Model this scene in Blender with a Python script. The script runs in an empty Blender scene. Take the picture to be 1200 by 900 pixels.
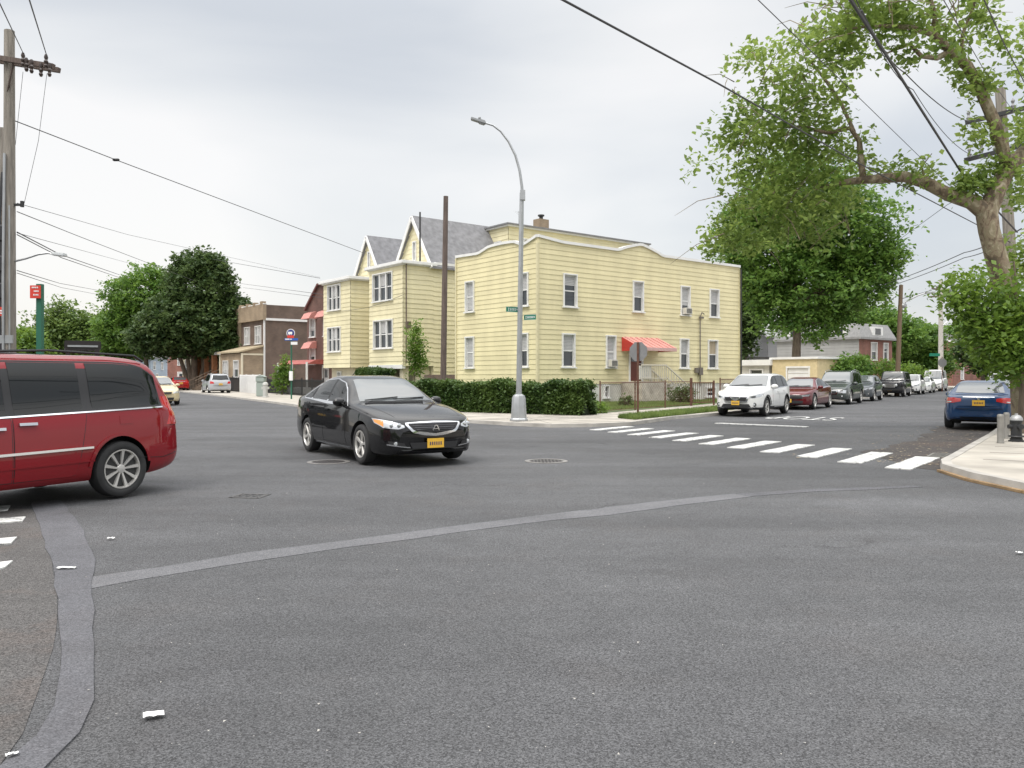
import bpy, bmesh, math, random
import numpy as np
from mathutils import Vector, Matrix
R = math.radians
random.seed(7)
rng = np.random.default_rng(11)
S = bpy.context.scene
C = S.collection

# ---------------------------------------------------------------- camera
F_PX, HZ, EYE = 950.0, 441.0, 1.5          # focal length in photo pixels, horizon row, eye height
cam = bpy.data.cameras.new('camera')
cam.sensor_width = 36.0
cam.lens = F_PX / 1200 * 36
cam.shift_y = -(450 - HZ) / 1200
cam.clip_end = 3000
cam_o = bpy.data.objects.new('camera', cam)
cam_o.location = (0, 0, EYE)
cam_o.rotation_euler = (R(90), 0, 0)
C.objects.link(cam_o)
S.camera = cam_o

# ---------------------------------------------------------------- sky and sun
W = bpy.data.worlds.new('World'); S.world = W; W.use_nodes = True
nt = W.node_tree; nt.nodes.clear()
def N(tree, kind, **kw):
    n = tree.nodes.new(kind)
    for k, v in kw.items():
        if k in n.inputs.keys() if isinstance(k, str) else False: n.inputs[k].default_value = v
        else: setattr(n, k, v)
    return n
SUN_EL, SUN_AZ = R(58), R(215)            # azimuth from +Y clockwise
sky = nt.nodes.new('ShaderNodeTexSky'); sky.sky_type = 'NISHITA'; sky.sun_disc = False
sky.sun_elevation = SUN_EL; sky.sun_rotation = SUN_AZ
sky.air_density = 1.0; sky.dust_density = 4.0; sky.ozone_density = 1.0
bg1 = nt.nodes.new('ShaderNodeBackground'); bg1.inputs['Strength'].default_value = 0.035
nt.links.new(sky.outputs[0], bg1.inputs[0])
tc = nt.nodes.new('ShaderNodeTexCoord')
mp = nt.nodes.new('ShaderNodeMapping'); mp.inputs['Scale'].default_value = (1.0, 1.0, 2.6)
mp.inputs['Location'].default_value = (0.35, 0.1, 0.2)
nt.links.new(tc.outputs['Generated'], mp.inputs[0])
n1 = nt.nodes.new('ShaderNodeTexNoise'); n1.inputs['Scale'].default_value = 1.7
n1.inputs['Detail'].default_value = 6; n1.inputs['Roughness'].default_value = 0.42; n1.inputs['Distortion'].default_value = 0.4
nt.links.new(mp.outputs[0], n1.inputs['Vector'])
cr = nt.nodes.new('ShaderNodeValToRGB')
e = cr.color_ramp.elements
e[0].position = 0.33; e[0].color = (0.62, 0.64, 0.66, 1)
e[1].position = 0.64; e[1].color = (0.93, 0.905, 0.87, 1)
m_ = cr.color_ramp.elements.new(0.5); m_.color = (0.80, 0.80, 0.785, 1)
# one broad darker cloud bank up in the left half of the view and brighter breaks beneath it
def bank(px, py, wx, wy, amt, prev, tilt=0.0):
    v = Vector(((px-600)/F_PX, 1, -(py-HZ)/F_PX)).normalized()
    s0 = nt.nodes.new('ShaderNodeVectorMath'); s0.operation = 'SUBTRACT'; s0.inputs[1].default_value = v
    nt.links.new(tc.outputs['Generated'], s0.inputs[0])
    m0 = nt.nodes.new('ShaderNodeMapping'); m0.inputs['Rotation'].default_value = (0, tilt, 0); m0.inputs['Scale'].default_value = (1/wx, .8, 1/wy); nt.links.new(s0.outputs[0], m0.inputs[0])
    l0 = nt.nodes.new('ShaderNodeVectorMath'); l0.operation = 'LENGTH'; nt.links.new(m0.outputs[0], l0.inputs[0])
    r0 = nt.nodes.new('ShaderNodeMapRange'); r0.interpolation_type = 'SMOOTHSTEP'; r0.inputs['From Min'].default_value = 0; r0.inputs['From Max'].default_value = 1
    r0.inputs['To Min'].default_value = amt; r0.inputs['To Max'].default_value = 0; nt.links.new(l0.outputs['Value'], r0.inputs[0])
    a0 = nt.nodes.new('ShaderNodeMath'); a0.operation = 'ADD'; nt.links.new(prev, a0.inputs[0]); nt.links.new(r0.outputs[0], a0.inputs[1]); return a0.outputs[0]
q0 = bank(390, 40, .42, .17, -.17, n1.outputs[0], R(-10))
q0 = bank(130, 190, .34, .17, .15, q0, R(-14))
q0 = bank(700, 160, .45, .16, .06, q0)
q0 = bank(1000, 60, .4, .2, .08, q0)
q0 = bank(1080, 300, .3, .16, -.07, q0)
nt.links.new(q0, cr.inputs[0])
# overcast luminance gradient: the layer is thinner and brighter overhead
sp = nt.nodes.new('ShaderNodeSeparateXYZ'); nt.links.new(tc.outputs['Generated'], sp.inputs[0])
mr = nt.nodes.new('ShaderNodeMapRange'); mr.interpolation_type = 'SMOOTHSTEP'
for k, v in (('From Min', 0.38), ('From Max', 0.95), ('To Min', 0.86), ('To Max', 3.4)): mr.inputs[k].default_value = v
nt.links.new(sp.outputs[2], mr.inputs[0])
bg2 = nt.nodes.new('ShaderNodeBackground')
nt.links.new(cr.outputs[0], bg2.inputs[0]); nt.links.new(mr.outputs[0], bg2.inputs[1])
ad = nt.nodes.new('ShaderNodeAddShader'); wo = nt.nodes.new('ShaderNodeOutputWorld')
nt.links.new(bg1.outputs[0], ad.inputs[0]); nt.links.new(bg2.outputs[0], ad.inputs[1]); nt.links.new(ad.outputs[0], wo.inputs[0])

sun = bpy.data.lights.new('sun', 'SUN'); sun.energy = 1.3; sun.angle = R(18); sun.color = (1, 0.96, 0.9)
sun_o = bpy.data.objects.new('sun', sun); C.objects.link(sun_o)
d_ = Vector((math.sin(SUN_AZ) * math.cos(SUN_EL), math.cos(SUN_AZ) * math.cos(SUN_EL), math.sin(SUN_EL)))
sun_o.rotation_euler = d_.to_track_quat('Z', 'Y').to_euler()
sun_o.location = (0, 0, 60)
vs = S.view_settings
S.display_settings.display_device = 'sRGB'
vs.view_transform = 'Standard'; vs.look = 'None'; vs.exposure = 0.15; vs.gamma = 1.0; vs.use_curve_mapping = False
S.render.engine = 'CYCLES'
S.cycles.max_bounces = 6; S.cycles.diffuse_bounces = 3; S.cycles.glossy_bounces = 3; S.cycles.transmission_bounces = 3
S.cycles.transparent_max_bounces = 6

# ---------------------------------------------------------------- helpers
def G(px, py, z=0.0):                       # ground point seen at a photo pixel
    Y = (EYE - z) * F_PX / (py - HZ)
    return Vector(((px - 600) / F_PX * Y, Y, z))
def P(px, py, Y):                           # point at a photo pixel and a depth
    return Vector(((px - 600) / F_PX * Y, Y, EYE - (py - HZ) / F_PX * Y))

def tag(o, label=None, cat=None, group=None, kind=None):
    if label: o['label'] = label
    if cat: o['category'] = cat
    if group: o['group'] = group
    if kind: o['kind'] = kind
    return o
def empty(name, loc=(0, 0, 0), rz=0.0, label=None, cat=None, group=None):
    o = bpy.data.objects.new(name, None); C.objects.link(o)
    o.location = loc; o.rotation_euler = (0, 0, rz); o.empty_display_size = 0.3
    return tag(o, label, cat, group)
def children(o): return [c for c in bpy.data.objects if c.parent == o]
def copy_tree(o, parent=None):
    c = o.copy(); C.objects.link(c)
    if parent: c.parent = parent
    for ch in children(o): copy_tree(ch, c)
    return c

class MB:
    def __init__(s): s.v = []; s.f = []; s.m = []
    def add(s, vs, fs, m=0):
        b = len(s.v); s.v += [tuple(v) for v in vs]
        for f in fs: s.f.append([i + b for i in f]); s.m.append(m)
        return s
    def box(s, c, d, rz=0.0, m=0, rot=None):
        x, y, z = d[0] / 2, d[1] / 2, d[2] / 2
        M = rot if rot is not None else Matrix.Rotation(rz, 3, 'Z')
        vs = [Vector(c) + M @ Vector((a * x, b * y, e * z)) for a, b, e in ((-1,-1,-1),(1,-1,-1),(1,1,-1),(-1,1,-1),(-1,-1,1),(1,-1,1),(1,1,1),(-1,1,1))]
        return s.add(vs, [(0,3,2,1),(4,5,6,7),(0,1,5,4),(1,2,6,5),(2,3,7,6),(3,0,4,7)], m)
    def bar(s, a, b, w, h=None, m=0):        # box between two points
        a = Vector(a); b = Vector(b); d = b - a; L = d.length
        q = d.to_track_quat('X', 'Z').to_matrix()
        return s.box((a + b) / 2, (L, w, h or w), rot=q, m=m)
    def tube(s, pts, r, n=8, m=0, cap=True):
        pts = [Vector(p) for p in pts]; k = len(pts)
        rr = r if hasattr(r, '__len__') else [r] * k
        vs = []; up = Vector((0, 0, 1)); prev = None
        for i in range(k):
            t = (pts[min(i + 1, k - 1)] - pts[max(i - 1, 0)]).normalized()
            if prev is None:
                a = t.cross(up)
                if a.length < 0.05: a = t.cross(Vector((1, 0, 0)))
            else: a = prev - t * prev.dot(t)
            a.normalize(); prev = a; b = t.cross(a)
            for j in range(n):
                th = 2 * math.pi * j / n
                vs.append(pts[i] + (a * math.cos(th) + b * math.sin(th)) * rr[i])
        fs = [(i*n+j, i*n+(j+1) % n, (i+1)*n+(j+1) % n, (i+1)*n+j) for i in range(k-1) for j in range(n)]
        if cap: fs += [tuple(range(n-1, -1, -1)), tuple((k-1)*n + j for j in range(n))]
        return s.add(vs, fs, m)
    def lathe(s, prof, c=(0, 0, 0), axis='Z', n=24, m=0, caps=True):   # prof: (radius, height)
        c = Vector(c); vs = []
        for r, h in prof:
            for j in range(n):
                t = 2 * math.pi * j / n; x, y = r * math.cos(t), r * math.sin(t)
                vs.append(c + (Vector((x, y, h)) if axis == 'Z' else Vector((x, h, y)) if axis == 'Y' else Vector((h, x, y))))
        k = len(prof)
        fs = [(i*n+j, i*n+(j+1) % n, (i+1)*n+(j+1) % n, (i+1)*n+j) for i in range(k-1) for j in range(n)]
        if caps: fs += [tuple(range(n-1, -1, -1)), tuple((k-1)*n + j for j in range(n))]
        return s.add(vs, fs, m)
    def prism(s, poly, z0, z1, m=0):
        n = len(poly)
        return s.add([(p[0], p[1], z0) for p in poly] + [(p[0], p[1], z1) for p in poly],
                     [tuple(range(n-1, -1, -1)), tuple(range(n, 2*n))] + [(i, (i+1) % n, n+(i+1) % n, n+i) for i in range(n)], m)
    def prism3(s, poly, off, m=0):           # 3-D polygon extruded by a vector
        n = len(poly); off = Vector(off); poly = [Vector(p) for p in poly]
        return s.add(poly + [p + off for p in poly],
                     [tuple(range(n-1, -1, -1)), tuple(range(n, 2*n))] + [(i, (i+1) % n, n+(i+1) % n, n+i) for i in range(n)], m)
    def ball(s, c, r, n=10, k=6, m=0):
        rx, ry, rz = r if hasattr(r, '__len__') else (r, r, r); c = Vector(c)
        vs = [c + Vector((0, 0, -rz))]
        for i in range(1, k):
            ph = math.pi * i / k
            for j in range(n):
                t = 2 * math.pi * j / n
                vs.append(c + Vector((rx*math.sin(ph)*math.cos(t), ry*math.sin(ph)*math.sin(t), -rz*math.cos(ph))))
        vs.append(c + Vector((0, 0, rz))); L = len(vs) - 1
        fs = [(0, 1+(j+1) % n, 1+j) for j in range(n)]
        for i in range(k-2):
            for j in range(n): fs.append((1+i*n+j, 1+i*n+(j+1) % n, 1+(i+1)*n+(j+1) % n, 1+(i+1)*n+j))
        fs += [(L, 1+(k-2)*n+j, 1+(k-2)*n+(j+1) % n) for j in range(n)]
        return s.add(vs, fs, m)
    def build(s, name, mats, parent=None, smooth=35, bevel=0.0):
        me = bpy.data.meshes.new(name)
        me.from_pydata(s.v, [], s.f)
        mats = mats if isinstance(mats, (list, tuple)) else [mats]
        for x in mats: me.materials.append(x)
        if len(mats) > 1: me.polygons.foreach_set('material_index', s.m)
        bm = bmesh.new(); bm.from_mesh(me)
        if bevel:
            bmesh.ops.recalc_face_normals(bm, faces=bm.faces)
            es = [q for q in bm.edges if len(q.link_faces) == 2 and q.calc_face_angle(0) > 0.6]
            bmesh.ops.bevel(bm, geom=es, offset=bevel, segments=2, affect='EDGES', clamp_overlap=True)
        bmesh.ops.recalc_face_normals(bm, faces=bm.faces)
        bm.to_mesh(me); bm.free()
        if smooth:
            me.polygons.foreach_set('use_smooth', [True] * len(me.polygons))
            me.set_sharp_from_angle(angle=R(smooth))
        me.update()
        o = bpy.data.objects.new(name, me); C.objects.link(o)
        if parent: o.parent = parent
        return o

# ---------------------------------------------------------------- materials
MATS = {}
def mat(name, col, rough=0.6, metal=0.0, spec=0.5, coat=0.0, noise=0.0, nscale=4.0, bump=0.0, bscale=30.0, emit=None, stretch=(1, 1, 1)):
    if name in MATS: return MATS[name]
    m = bpy.data.materials.new(name); m.use_nodes = True; t = m.node_tree; b = t.nodes['Principled BSDF']
    b.inputs['Base Color'].default_value = (*col, 1); b.inputs['Roughness'].default_value = rough
    b.inputs['Metallic'].default_value = metal; b.inputs['Specular IOR Level'].default_value = spec
    b.inputs['Coat Weight'].default_value = coat; b.inputs['Coat Roughness'].default_value = 0.04
    if emit:
        b.inputs['Emission Color'].default_value = (*emit[0], 1); b.inputs['Emission Strength'].default_value = emit[1]
    if noise or bump:
        tcn = t.nodes.new('ShaderNodeTexCoord'); mpn = t.nodes.new('ShaderNodeMapping'); mpn.inputs['Scale'].default_value = stretch
        t.links.new(tcn.outputs['Object'], mpn.inputs[0])
    if noise:
        n = t.nodes.new('ShaderNodeTexNoise'); n.inputs['Scale'].default_value = nscale; n.inputs['Detail'].default_value = 5
        t.links.new(mpn.outputs[0], n.inputs['Vector'])
        r = t.nodes.new('ShaderNodeMapRange'); r.inputs['From Min'].default_value = .3; r.inputs['From Max'].default_value = .7
        r.inputs['To Min'].default_value = 1 - noise; r.inputs['To Max'].default_value = 1 + noise
        mx = t.nodes.new('ShaderNodeVectorMath'); mx.operation = 'SCALE'; mx.inputs[0].default_value = col
        t.links.new(n.outputs[0], r.inputs[0]); t.links.new(r.outputs[0], mx.inputs['Scale']); t.links.new(mx.outputs[0], b.inputs['Base Color'])
    if bump:
        n = t.nodes.new('ShaderNodeTexNoise'); n.inputs['Scale'].default_value = bscale; n.inputs['Detail'].default_value = 3
        t.links.new(mpn.outputs[0], n.inputs['Vector'])
        bp = t.nodes.new('ShaderNodeBump'); bp.inputs['Strength'].default_value = bump; bp.inputs['Distance'].default_value = 0.02
        t.links.new(n.outputs[0], bp.inputs['Height']); t.links.new(bp.outputs[0], b.inputs['Normal'])
    MATS[name] = m; return m

def brick_mat(name, c1, c2, mortar, bw=0.22, rh=0.08):
    m = bpy.data.materials.new(name); m.use_nodes = True; t = m.node_tree; b = t.nodes['Principled BSDF']
    tcn = t.nodes.new('ShaderNodeTexCoord'); s_ = t.nodes.new('ShaderNodeSeparateXYZ'); c_ = t.nodes.new('ShaderNodeCombineXYZ')
    a_ = t.nodes.new('ShaderNodeMath'); a_.operation = 'ADD'
    t.links.new(tcn.outputs['Object'], s_.inputs[0]); t.links.new(s_.outputs[0], a_.inputs[0]); t.links.new(s_.outputs[1], a_.inputs[1])
    t.links.new(a_.outputs[0], c_.inputs[0]); t.links.new(s_.outputs[2], c_.inputs[1])
    k = t.nodes.new('ShaderNodeTexBrick'); k.inputs['Scale'].default_value = 1.0
    k.inputs['Color1'].default_value = (*c1, 1); k.inputs['Color2'].default_value = (*c2, 1); k.inputs['Mortar'].default_value = (*mortar, 1)
    k.inputs['Brick Width'].default_value = bw; k.inputs['Row Height'].default_value = rh; k.inputs['Mortar Size'].default_value = 0.008
    t.links.new(c_.outputs[0], k.inputs['Vector'])
    n = t.nodes.new('ShaderNodeTexNoise'); n.inputs['Scale'].default_value = 0.9; n.inputs['Detail'].default_value = 6
    t.links.new(tcn.outputs['Object'], n.inputs['Vector'])
    r = t.nodes.new('ShaderNodeMapRange'); r.inputs['From Min'].default_value = .3; r.inputs['From Max'].default_value = .7
    r.inputs['To Min'].default_value = .75; r.inputs['To Max'].default_value = 1.2
    mx = t.nodes.new('ShaderNodeVectorMath'); mx.operation = 'SCALE'
    t.links.new(k.outputs[0], mx.inputs[0]); t.links.new(n.outputs[0], r.inputs[0]); t.links.new(r.outputs[0], mx.inputs['Scale'])
    t.links.new(mx.outputs[0], b.inputs['Base Color']); b.inputs['Roughness'].default_value = .85
    bp = t.nodes.new('ShaderNodeBump'); bp.inputs['Strength'].default_value = .5; bp.inputs['Distance'].default_value = .01; bp.invert = True
    t.links.new(k.outputs['Fac'], bp.inputs['Height']); t.links.new(bp.outputs[0], b.inputs['Normal'])
    return m

def siding_mat(name, col, rough=.55):
    m = bpy.data.materials.new(name); m.use_nodes = True; t = m.node_tree; b = t.nodes['Principled BSDF']
    tcn = t.nodes.new('ShaderNodeTexCoord')
    n = t.nodes.new('ShaderNodeTexNoise'); n.inputs['Scale'].default_value = 0.6; n.inputs['Detail'].default_value = 8; n.inputs['Roughness'].default_value = .6
    mpn = t.nodes.new('ShaderNodeMapping'); mpn.inputs['Scale'].default_value = (1.6, 1.6, .5)
    t.links.new(tcn.outputs['Object'], mpn.inputs[0]); t.links.new(mpn.outputs[0], n.inputs['Vector'])
    # faint board to board difference
    s_ = t.nodes.new('ShaderNodeSeparateXYZ'); t.links.new(tcn.outputs['Object'], s_.inputs[0])
    w = t.nodes.new('ShaderNodeTexWhiteNoise'); w.noise_dimensions = '1D'
    q = t.nodes.new('ShaderNodeMath'); q.operation = 'SNAP'; q.inputs[1].default_value = .25
    t.links.new(s_.outputs[2], q.inputs[0]); t.links.new(q.outputs[0], w.inputs['W'])
    r = t.nodes.new('ShaderNodeMapRange'); r.inputs['From Min'].default_value = .3; r.inputs['From Max'].default_value = .7
    r.inputs['To Min'].default_value = .86; r.inputs['To Max'].default_value = 1.06; t.links.new(n.outputs[0], r.inputs[0])
    r2 = t.nodes.new('ShaderNodeMapRange'); r2.inputs['To Min'].default_value = .96; r2.inputs['To Max'].default_value = 1.03; t.links.new(w.outputs[0], r2.inputs[0])
    mu = t.nodes.new('ShaderNodeMath'); mu.operation = 'MULTIPLY'; t.links.new(r.outputs[0], mu.inputs[0]); t.links.new(r2.outputs[0], mu.inputs[1])
    mx = t.nodes.new('ShaderNodeVectorMath'); mx.operation = 'SCALE'; mx.inputs[0].default_value = col
    t.links.new(mu.outputs[0], mx.inputs['Scale']); t.links.new(mx.outputs[0], b.inputs['Base Color'])
    b.inputs['Roughness'].default_value = rough; b.inputs['Specular IOR Level'].default_value = .35
    return m

def leaf_mat(name, ca, cb, trans=0.3):
    m = bpy.data.materials.new(name); m.use_nodes = True; t = m.node_tree; b = t.nodes['Principled BSDF']
    g = t.nodes.new('ShaderNodeNewGeometry'); r = t.nodes.new('ShaderNodeValToRGB')
    r.color_ramp.elements[0].color = (*ca, 1); r.color_ramp.elements[1].color = (*cb, 1)
    tcn = t.nodes.new('ShaderNodeTexCoord'); n = t.nodes.new('ShaderNodeTexNoise'); n.inputs['Scale'].default_value = .8; n.inputs['Detail'].default_value = 2
    t.links.new(tcn.outputs['Object'], n.inputs['Vector'])
    ma = t.nodes.new('ShaderNodeMath'); ma.operation = 'MULTIPLY_ADD'; ma.inputs[1].default_value = .45
    t.links.new(g.outputs['Random Per Island'], ma.inputs[0])
    m2 = t.nodes.new('ShaderNodeMapRange'); m2.inputs['From Min'].default_value = .35; m2.inputs['From Max'].default_value = .65; m2.inputs['To Max'].default_value = .55
    t.links.new(n.outputs[0], m2.inputs[0]); t.links.new(m2.outputs[0], ma.inputs[2]); t.links.new(ma.outputs[0], r.inputs[0])
    t.links.new(r.outputs[0], b.inputs['Base Color']); b.inputs['Roughness'].default_value = .5; b.inputs['Specular IOR Level'].default_value = .35
    tr = t.nodes.new('ShaderNodeBsdfTranslucent'); mx = t.nodes.new('ShaderNodeMixShader'); mx.inputs[0].default_value = trans
    hs = t.nodes.new('ShaderNodeHueSaturation'); hs.inputs['Value'].default_value = 1.5; hs.inputs['Hue'].default_value = .485
    t.links.new(r.outputs[0], hs.inputs['Color']); t.links.new(hs.outputs[0], tr.inputs[0])
    t.links.new(b.outputs[0], mx.inputs[1]); t.links.new(tr.outputs[0], mx.inputs[2]); t.links.new(mx.outputs[0], t.nodes['Material Output'].inputs[0])
    return m

def asphalt_mat(name, base, warm=0.0, fine=1.0, blot=.16):
    m = bpy.data.materials.new(name); m.use_nodes = True; t = m.node_tree; b = t.nodes['Principled BSDF']
    tcn = t.nodes.new('ShaderNodeTexCoord')
    def noise(scale, det, ro=.5, st=None):
        n = t.nodes.new('ShaderNodeTexNoise'); n.inputs['Scale'].default_value = scale; n.inputs['Detail'].default_value = det; n.inputs['Roughness'].default_value = ro
        if st:
            mpn = t.nodes.new('ShaderNodeMapping'); mpn.inputs['Scale'].default_value = st; mpn.inputs['Rotation'].default_value = (0, 0, R(35))
            t.links.new(tcn.outputs['Object'], mpn.inputs[0]); t.links.new(mpn.outputs[0], n.inputs['Vector'])
        else: t.links.new(tcn.outputs['Object'], n.inputs['Vector'])
        return n
    def rng_(n, lo, hi, a=.3, c=.7):
        r = t.nodes.new('ShaderNodeMapRange'); r.inputs['From Min'].default_value = a; r.inputs['From Max'].default_value = c
        r.inputs['To Min'].default_value = lo; r.inputs['To Max'].default_value = hi; t.links.new(n.outputs[0], r.inputs[0]); return r
    def mul(a, c):
        q = t.nodes.new('ShaderNodeMath'); q.operation = 'MULTIPLY'; t.links.new(a.outputs[0], q.inputs[0]); t.links.new(c.outputs[0], q.inputs[1]); return q
    big = rng_(noise(.12, 5, .6), 1 - blot, 1 + blot)
    tracks = rng_(noise(.5, 4, .6, (.12, 1.6, 1)), 1 - blot * .7, 1 + blot * .7)
    mid = rng_(noise(3.0, 6, .7), .92, 1.08)
    v = t.nodes.new('ShaderNodeTexVoronoi'); v.inputs['Scale'].default_value = 160; t.links.new(tcn.outputs['Object'], v.inputs['Vector'])
    vr = t.nodes.new('ShaderNodeSeparateColor'); t.links.new(v.outputs['Color'], vr.inputs[0])
    gr = t.nodes.new('ShaderNodeMapRange'); gr.inputs['To Min'].default_value = 1 - .55 * fine; gr.inputs['To Max'].default_value = 1 + .62 * fine; t.links.new(vr.outputs[0], gr.inputs[0])
    gr2 = rng_(noise(70, 3, .8), 1 - .28 * fine, 1 + .28 * fine, .35, .65)
    k = mul(mul(mul(mul(big, tracks), mid), gr), gr2)
    # fine wandering cracks where the surface is worn, and rubbery dark stains
    ve = t.nodes.new('ShaderNodeTexVoronoi'); ve.feature = 'DISTANCE_TO_EDGE'; ve.inputs['Scale'].default_value = .55
    dn = noise(1.6, 5, .6); dm = t.nodes.new('ShaderNodeMixRGB'); dm.inputs[0].default_value = .35
    t.links.new(tcn.outputs['Object'], dm.inputs[1]); t.links.new(dn.outputs['Color'], dm.inputs[2]); t.links.new(dm.outputs[0], ve.inputs['Vector'])
    crk = t.nodes.new('ShaderNodeMapRange'); crk.inputs['From Min'].default_value = .0015; crk.inputs['From Max'].default_value = .006; crk.inputs['To Min'].default_value = .62
    t.links.new(ve.outputs['Distance'], crk.inputs[0])
    msk = rng_(noise(.16, 3, .5), 0, 1, .53, .60)
    cmx = t.nodes.new('ShaderNodeMixRGB'); cmx.inputs[1].default_value = (1, 1, 1, 1); t.links.new(msk.outputs[0], cmx.inputs[0]); t.links.new(crk.outputs[0], cmx.inputs[2])
    stn = rng_(noise(.9, 4, .55), 1.0, .80, .60, .74)
    lgt = rng_(noise(.33, 5, .6), 1.0, 1.22, .56, .72)
    k = mul(mul(mul(k, stn), lgt), cmx)
    mx = t.nodes.new('ShaderNodeVectorMath'); mx.operation = 'SCALE'
    cm = t.nodes.new('ShaderNodeMixRGB'); cm.inputs[1].default_value = (*base, 1); cm.inputs[2].default_value = (base[0]*1.25, base[1]*1.03, base[2]*.92, 1)
    wr = rng_(noise(.7, 6, .65), 0, .8, .52, .68); t.links.new(wr.outputs[0], cm.inputs[0]); 
    if not warm: cm.inputs[2].default_value = (base[0]*1.03, base[1], base[2]*.98, 1)
    t.links.new(cm.outputs[0], mx.inputs[0]); t.links.new(k.outputs[0], mx.inputs['Scale']); t.links.new(mx.outputs[0], b.inputs['Base Color'])
    b.inputs['Roughness'].default_value = .82; b.inputs['Specular IOR Level'].default_value = .25
    bp = t.nodes.new('ShaderNodeBump'); bp.inputs['Strength'].default_value = .55 * fine; bp.inputs['Distance'].default_value = .006
    t.links.new(v.outputs['Distance'], bp.inputs['Height']); t.links.new(bp.outputs[0], b.inputs['Normal'])
    return m

M_ASPH = asphalt_mat('asphalt', (.088, .0885, .092), blot=.24)
M_WORN = asphalt_mat('worn_asphalt', (.094, .090, .088), warm=1, blot=.24)
M_GUTT = asphalt_mat('gutter_asphalt', (.070, .063, .060), warm=1, blot=.26)
M_SEAL2 = asphalt_mat('dark_seam_asphalt', (.106, .106, .115), fine=.6, blot=.16)
M_SEAL = asphalt_mat('seam_asphalt', (.134, .134, .141), fine=.6, blot=.16)
M_CONC = mat('concrete', (.375, .345, .30), .85, noise=.26, nscale=.9, bump=.2, bscale=60)
M_KERB = mat('kerb_concrete', (.36, .34, .31), .85, noise=.22, nscale=2.0, bump=.2)
M_KERBY = mat('kerb_worn_paint', (.25, .165, .085), .85, noise=.35, nscale=3.0)
M_GRASS = leaf_mat('grass', (.075, .13, .03), (.22, .29, .09), .35)
M_LAWN = mat('lawn_soil', (.075, .10, .035), .95, noise=.4, nscale=3, bump=.4)
M_GLASS = mat('window_glass', (.035, .042, .05), .04, spec=.9)
M_BLIND = mat('window_blind', (.50, .50, .50), .7, noise=.05)
M_CURTN = mat('window_curtain', (.42, .35, .25), .8, noise=.2, nscale=6, stretch=(8, 8, .3))
M_WHITE = mat('white_trim', (.74, .74, .73), .5, noise=.05, nscale=2)
M_CREAM = mat('cream_stucco', (.66, .60, .46), .8, noise=.08, nscale=2)
M_FOUND = mat('painted_foundation', (.60, .59, .55), .85, noise=.12, nscale=1.5, bump=.25)
M_YEL = siding_mat('yellow_siding', (.735, .665, .415))
M_CREAMS = siding_mat('pale_yellow_siding', (.74, .68, .455))
M_GREYS = siding_mat('grey_siding', (.34, .34, .35))
M_LGREY = siding_mat('light_grey_siding', (.38, .38, .375))
M_BLUES = siding_mat('pale_blue_siding', (.33, .40, .48))
M_SHING = mat('grey_shingles', (.20, .20, .21), .9, noise=.22, nscale=3, bump=.5, bscale=14)
M_SHINB = mat('dark_shingles', (.10, .095, .09), .9, noise=.25, nscale=3, bump=.5, bscale=14)
M_MAROON = mat('maroon_mansard', (.13, .055, .05), .8, noise=.2, nscale=3)
M_BRB = brick_mat('brown_brick', (.150, .098, .075), (.115, .078, .062), (.17, .145, .12))
M_BRT = brick_mat('tan_brick', (.33, .245, .16), (.27, .20, .13), (.34, .29, .23))
M_BRR = brick_mat('red_brick', (.25, .095, .07), (.20, .075, .055), (.27, .20, .17))
M_AWN = mat('red_awning', (.50, .045, .035), .55, noise=.12, nscale=2)
M_AWNS = mat('sun_bleached_awning', (.60, .27, .235), .6, noise=.1, nscale=2)
M_WOOD = mat('weathered_pole_wood', (.25, .225, .195), .85, noise=.3, nscale=3, stretch=(6, 6, .5), bump=.4)
M_WOODD = mat('dark_pole_wood', (.125, .095, .082), .9, noise=.3, nscale=3, stretch=(6, 6, .5), bump=.4)
M_GALV = mat('galvanised_steel', (.42, .43, .44), .42, .65, noise=.12, nscale=3)
M_RUST = mat('rusty_iron', (.13, .062, .042), .85, noise=.35, nscale=8)
M_BLKI = mat('black_iron', (.025, .026, .028), .5)
M_BLK = mat('black_plastic', (.018, .018, .02), .55)
M_WIRE = mat('black_cable', (.035, .035, .04), .6)
M_GREENP = mat('green_pole_paint', (.02, .12, .075), .5)
M_SIGNG = mat('green_sign_face', (.012, .20, .125), .45)
M_SIGNW = mat('sign_white', (.80, .80, .80), .5)
M_SIGNR = mat('red_sign_face', (.62, .05, .03), .45)
M_SIGNB = mat('blue_sign_face', (.02, .10, .42), .45)
M_ALUM = mat('sign_back_aluminium', (.25, .25, .255), .5, .4, noise=.1)
M_CHROME = mat('chrome', (.72, .73, .75), .12, 1.0)
M_PAINTW = mat('road_paint', (.60, .60, .58), .7, bump=.3, bscale=60)
def worn_paint(m):
    t = m.node_tree; b = t.nodes['Principled BSDF']; tcn = t.nodes.new('ShaderNodeTexCoord')
    n = t.nodes.new('ShaderNodeTexNoise'); n.inputs['Scale'].default_value = 9; n.inputs['Detail'].default_value = 8; n.inputs['Roughness'].default_value = .75
    t.links.new(tcn.outputs['Object'], n.inputs['Vector']); r = t.nodes.new('ShaderNodeValToRGB')
    e = r.color_ramp.elements; e[0].position = .39; e[0].color = (.15, .15, .15, 1); e[1].position = .475; e[1].color = (.57, .57, .55, 1); q = e.new(.7); q.color = (.68, .68, .66, 1)
    t.links.new(n.outputs[0], r.inputs[0]); t.links.new(r.outputs[0], b.inputs['Base Color'])
worn_paint(M_PAINTW)
M_BARK = mat('bark', (.16, .125, .095), .9, noise=.35, nscale=3, stretch=(3, 3, .8), bump=.7, bscale=9)
M_PLANE = mat('plane_tree_bark', (.27, .215, .16), .85, noise=.62, nscale=3.6, stretch=(2, 2, .8), bump=.5, bscale=7)

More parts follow.
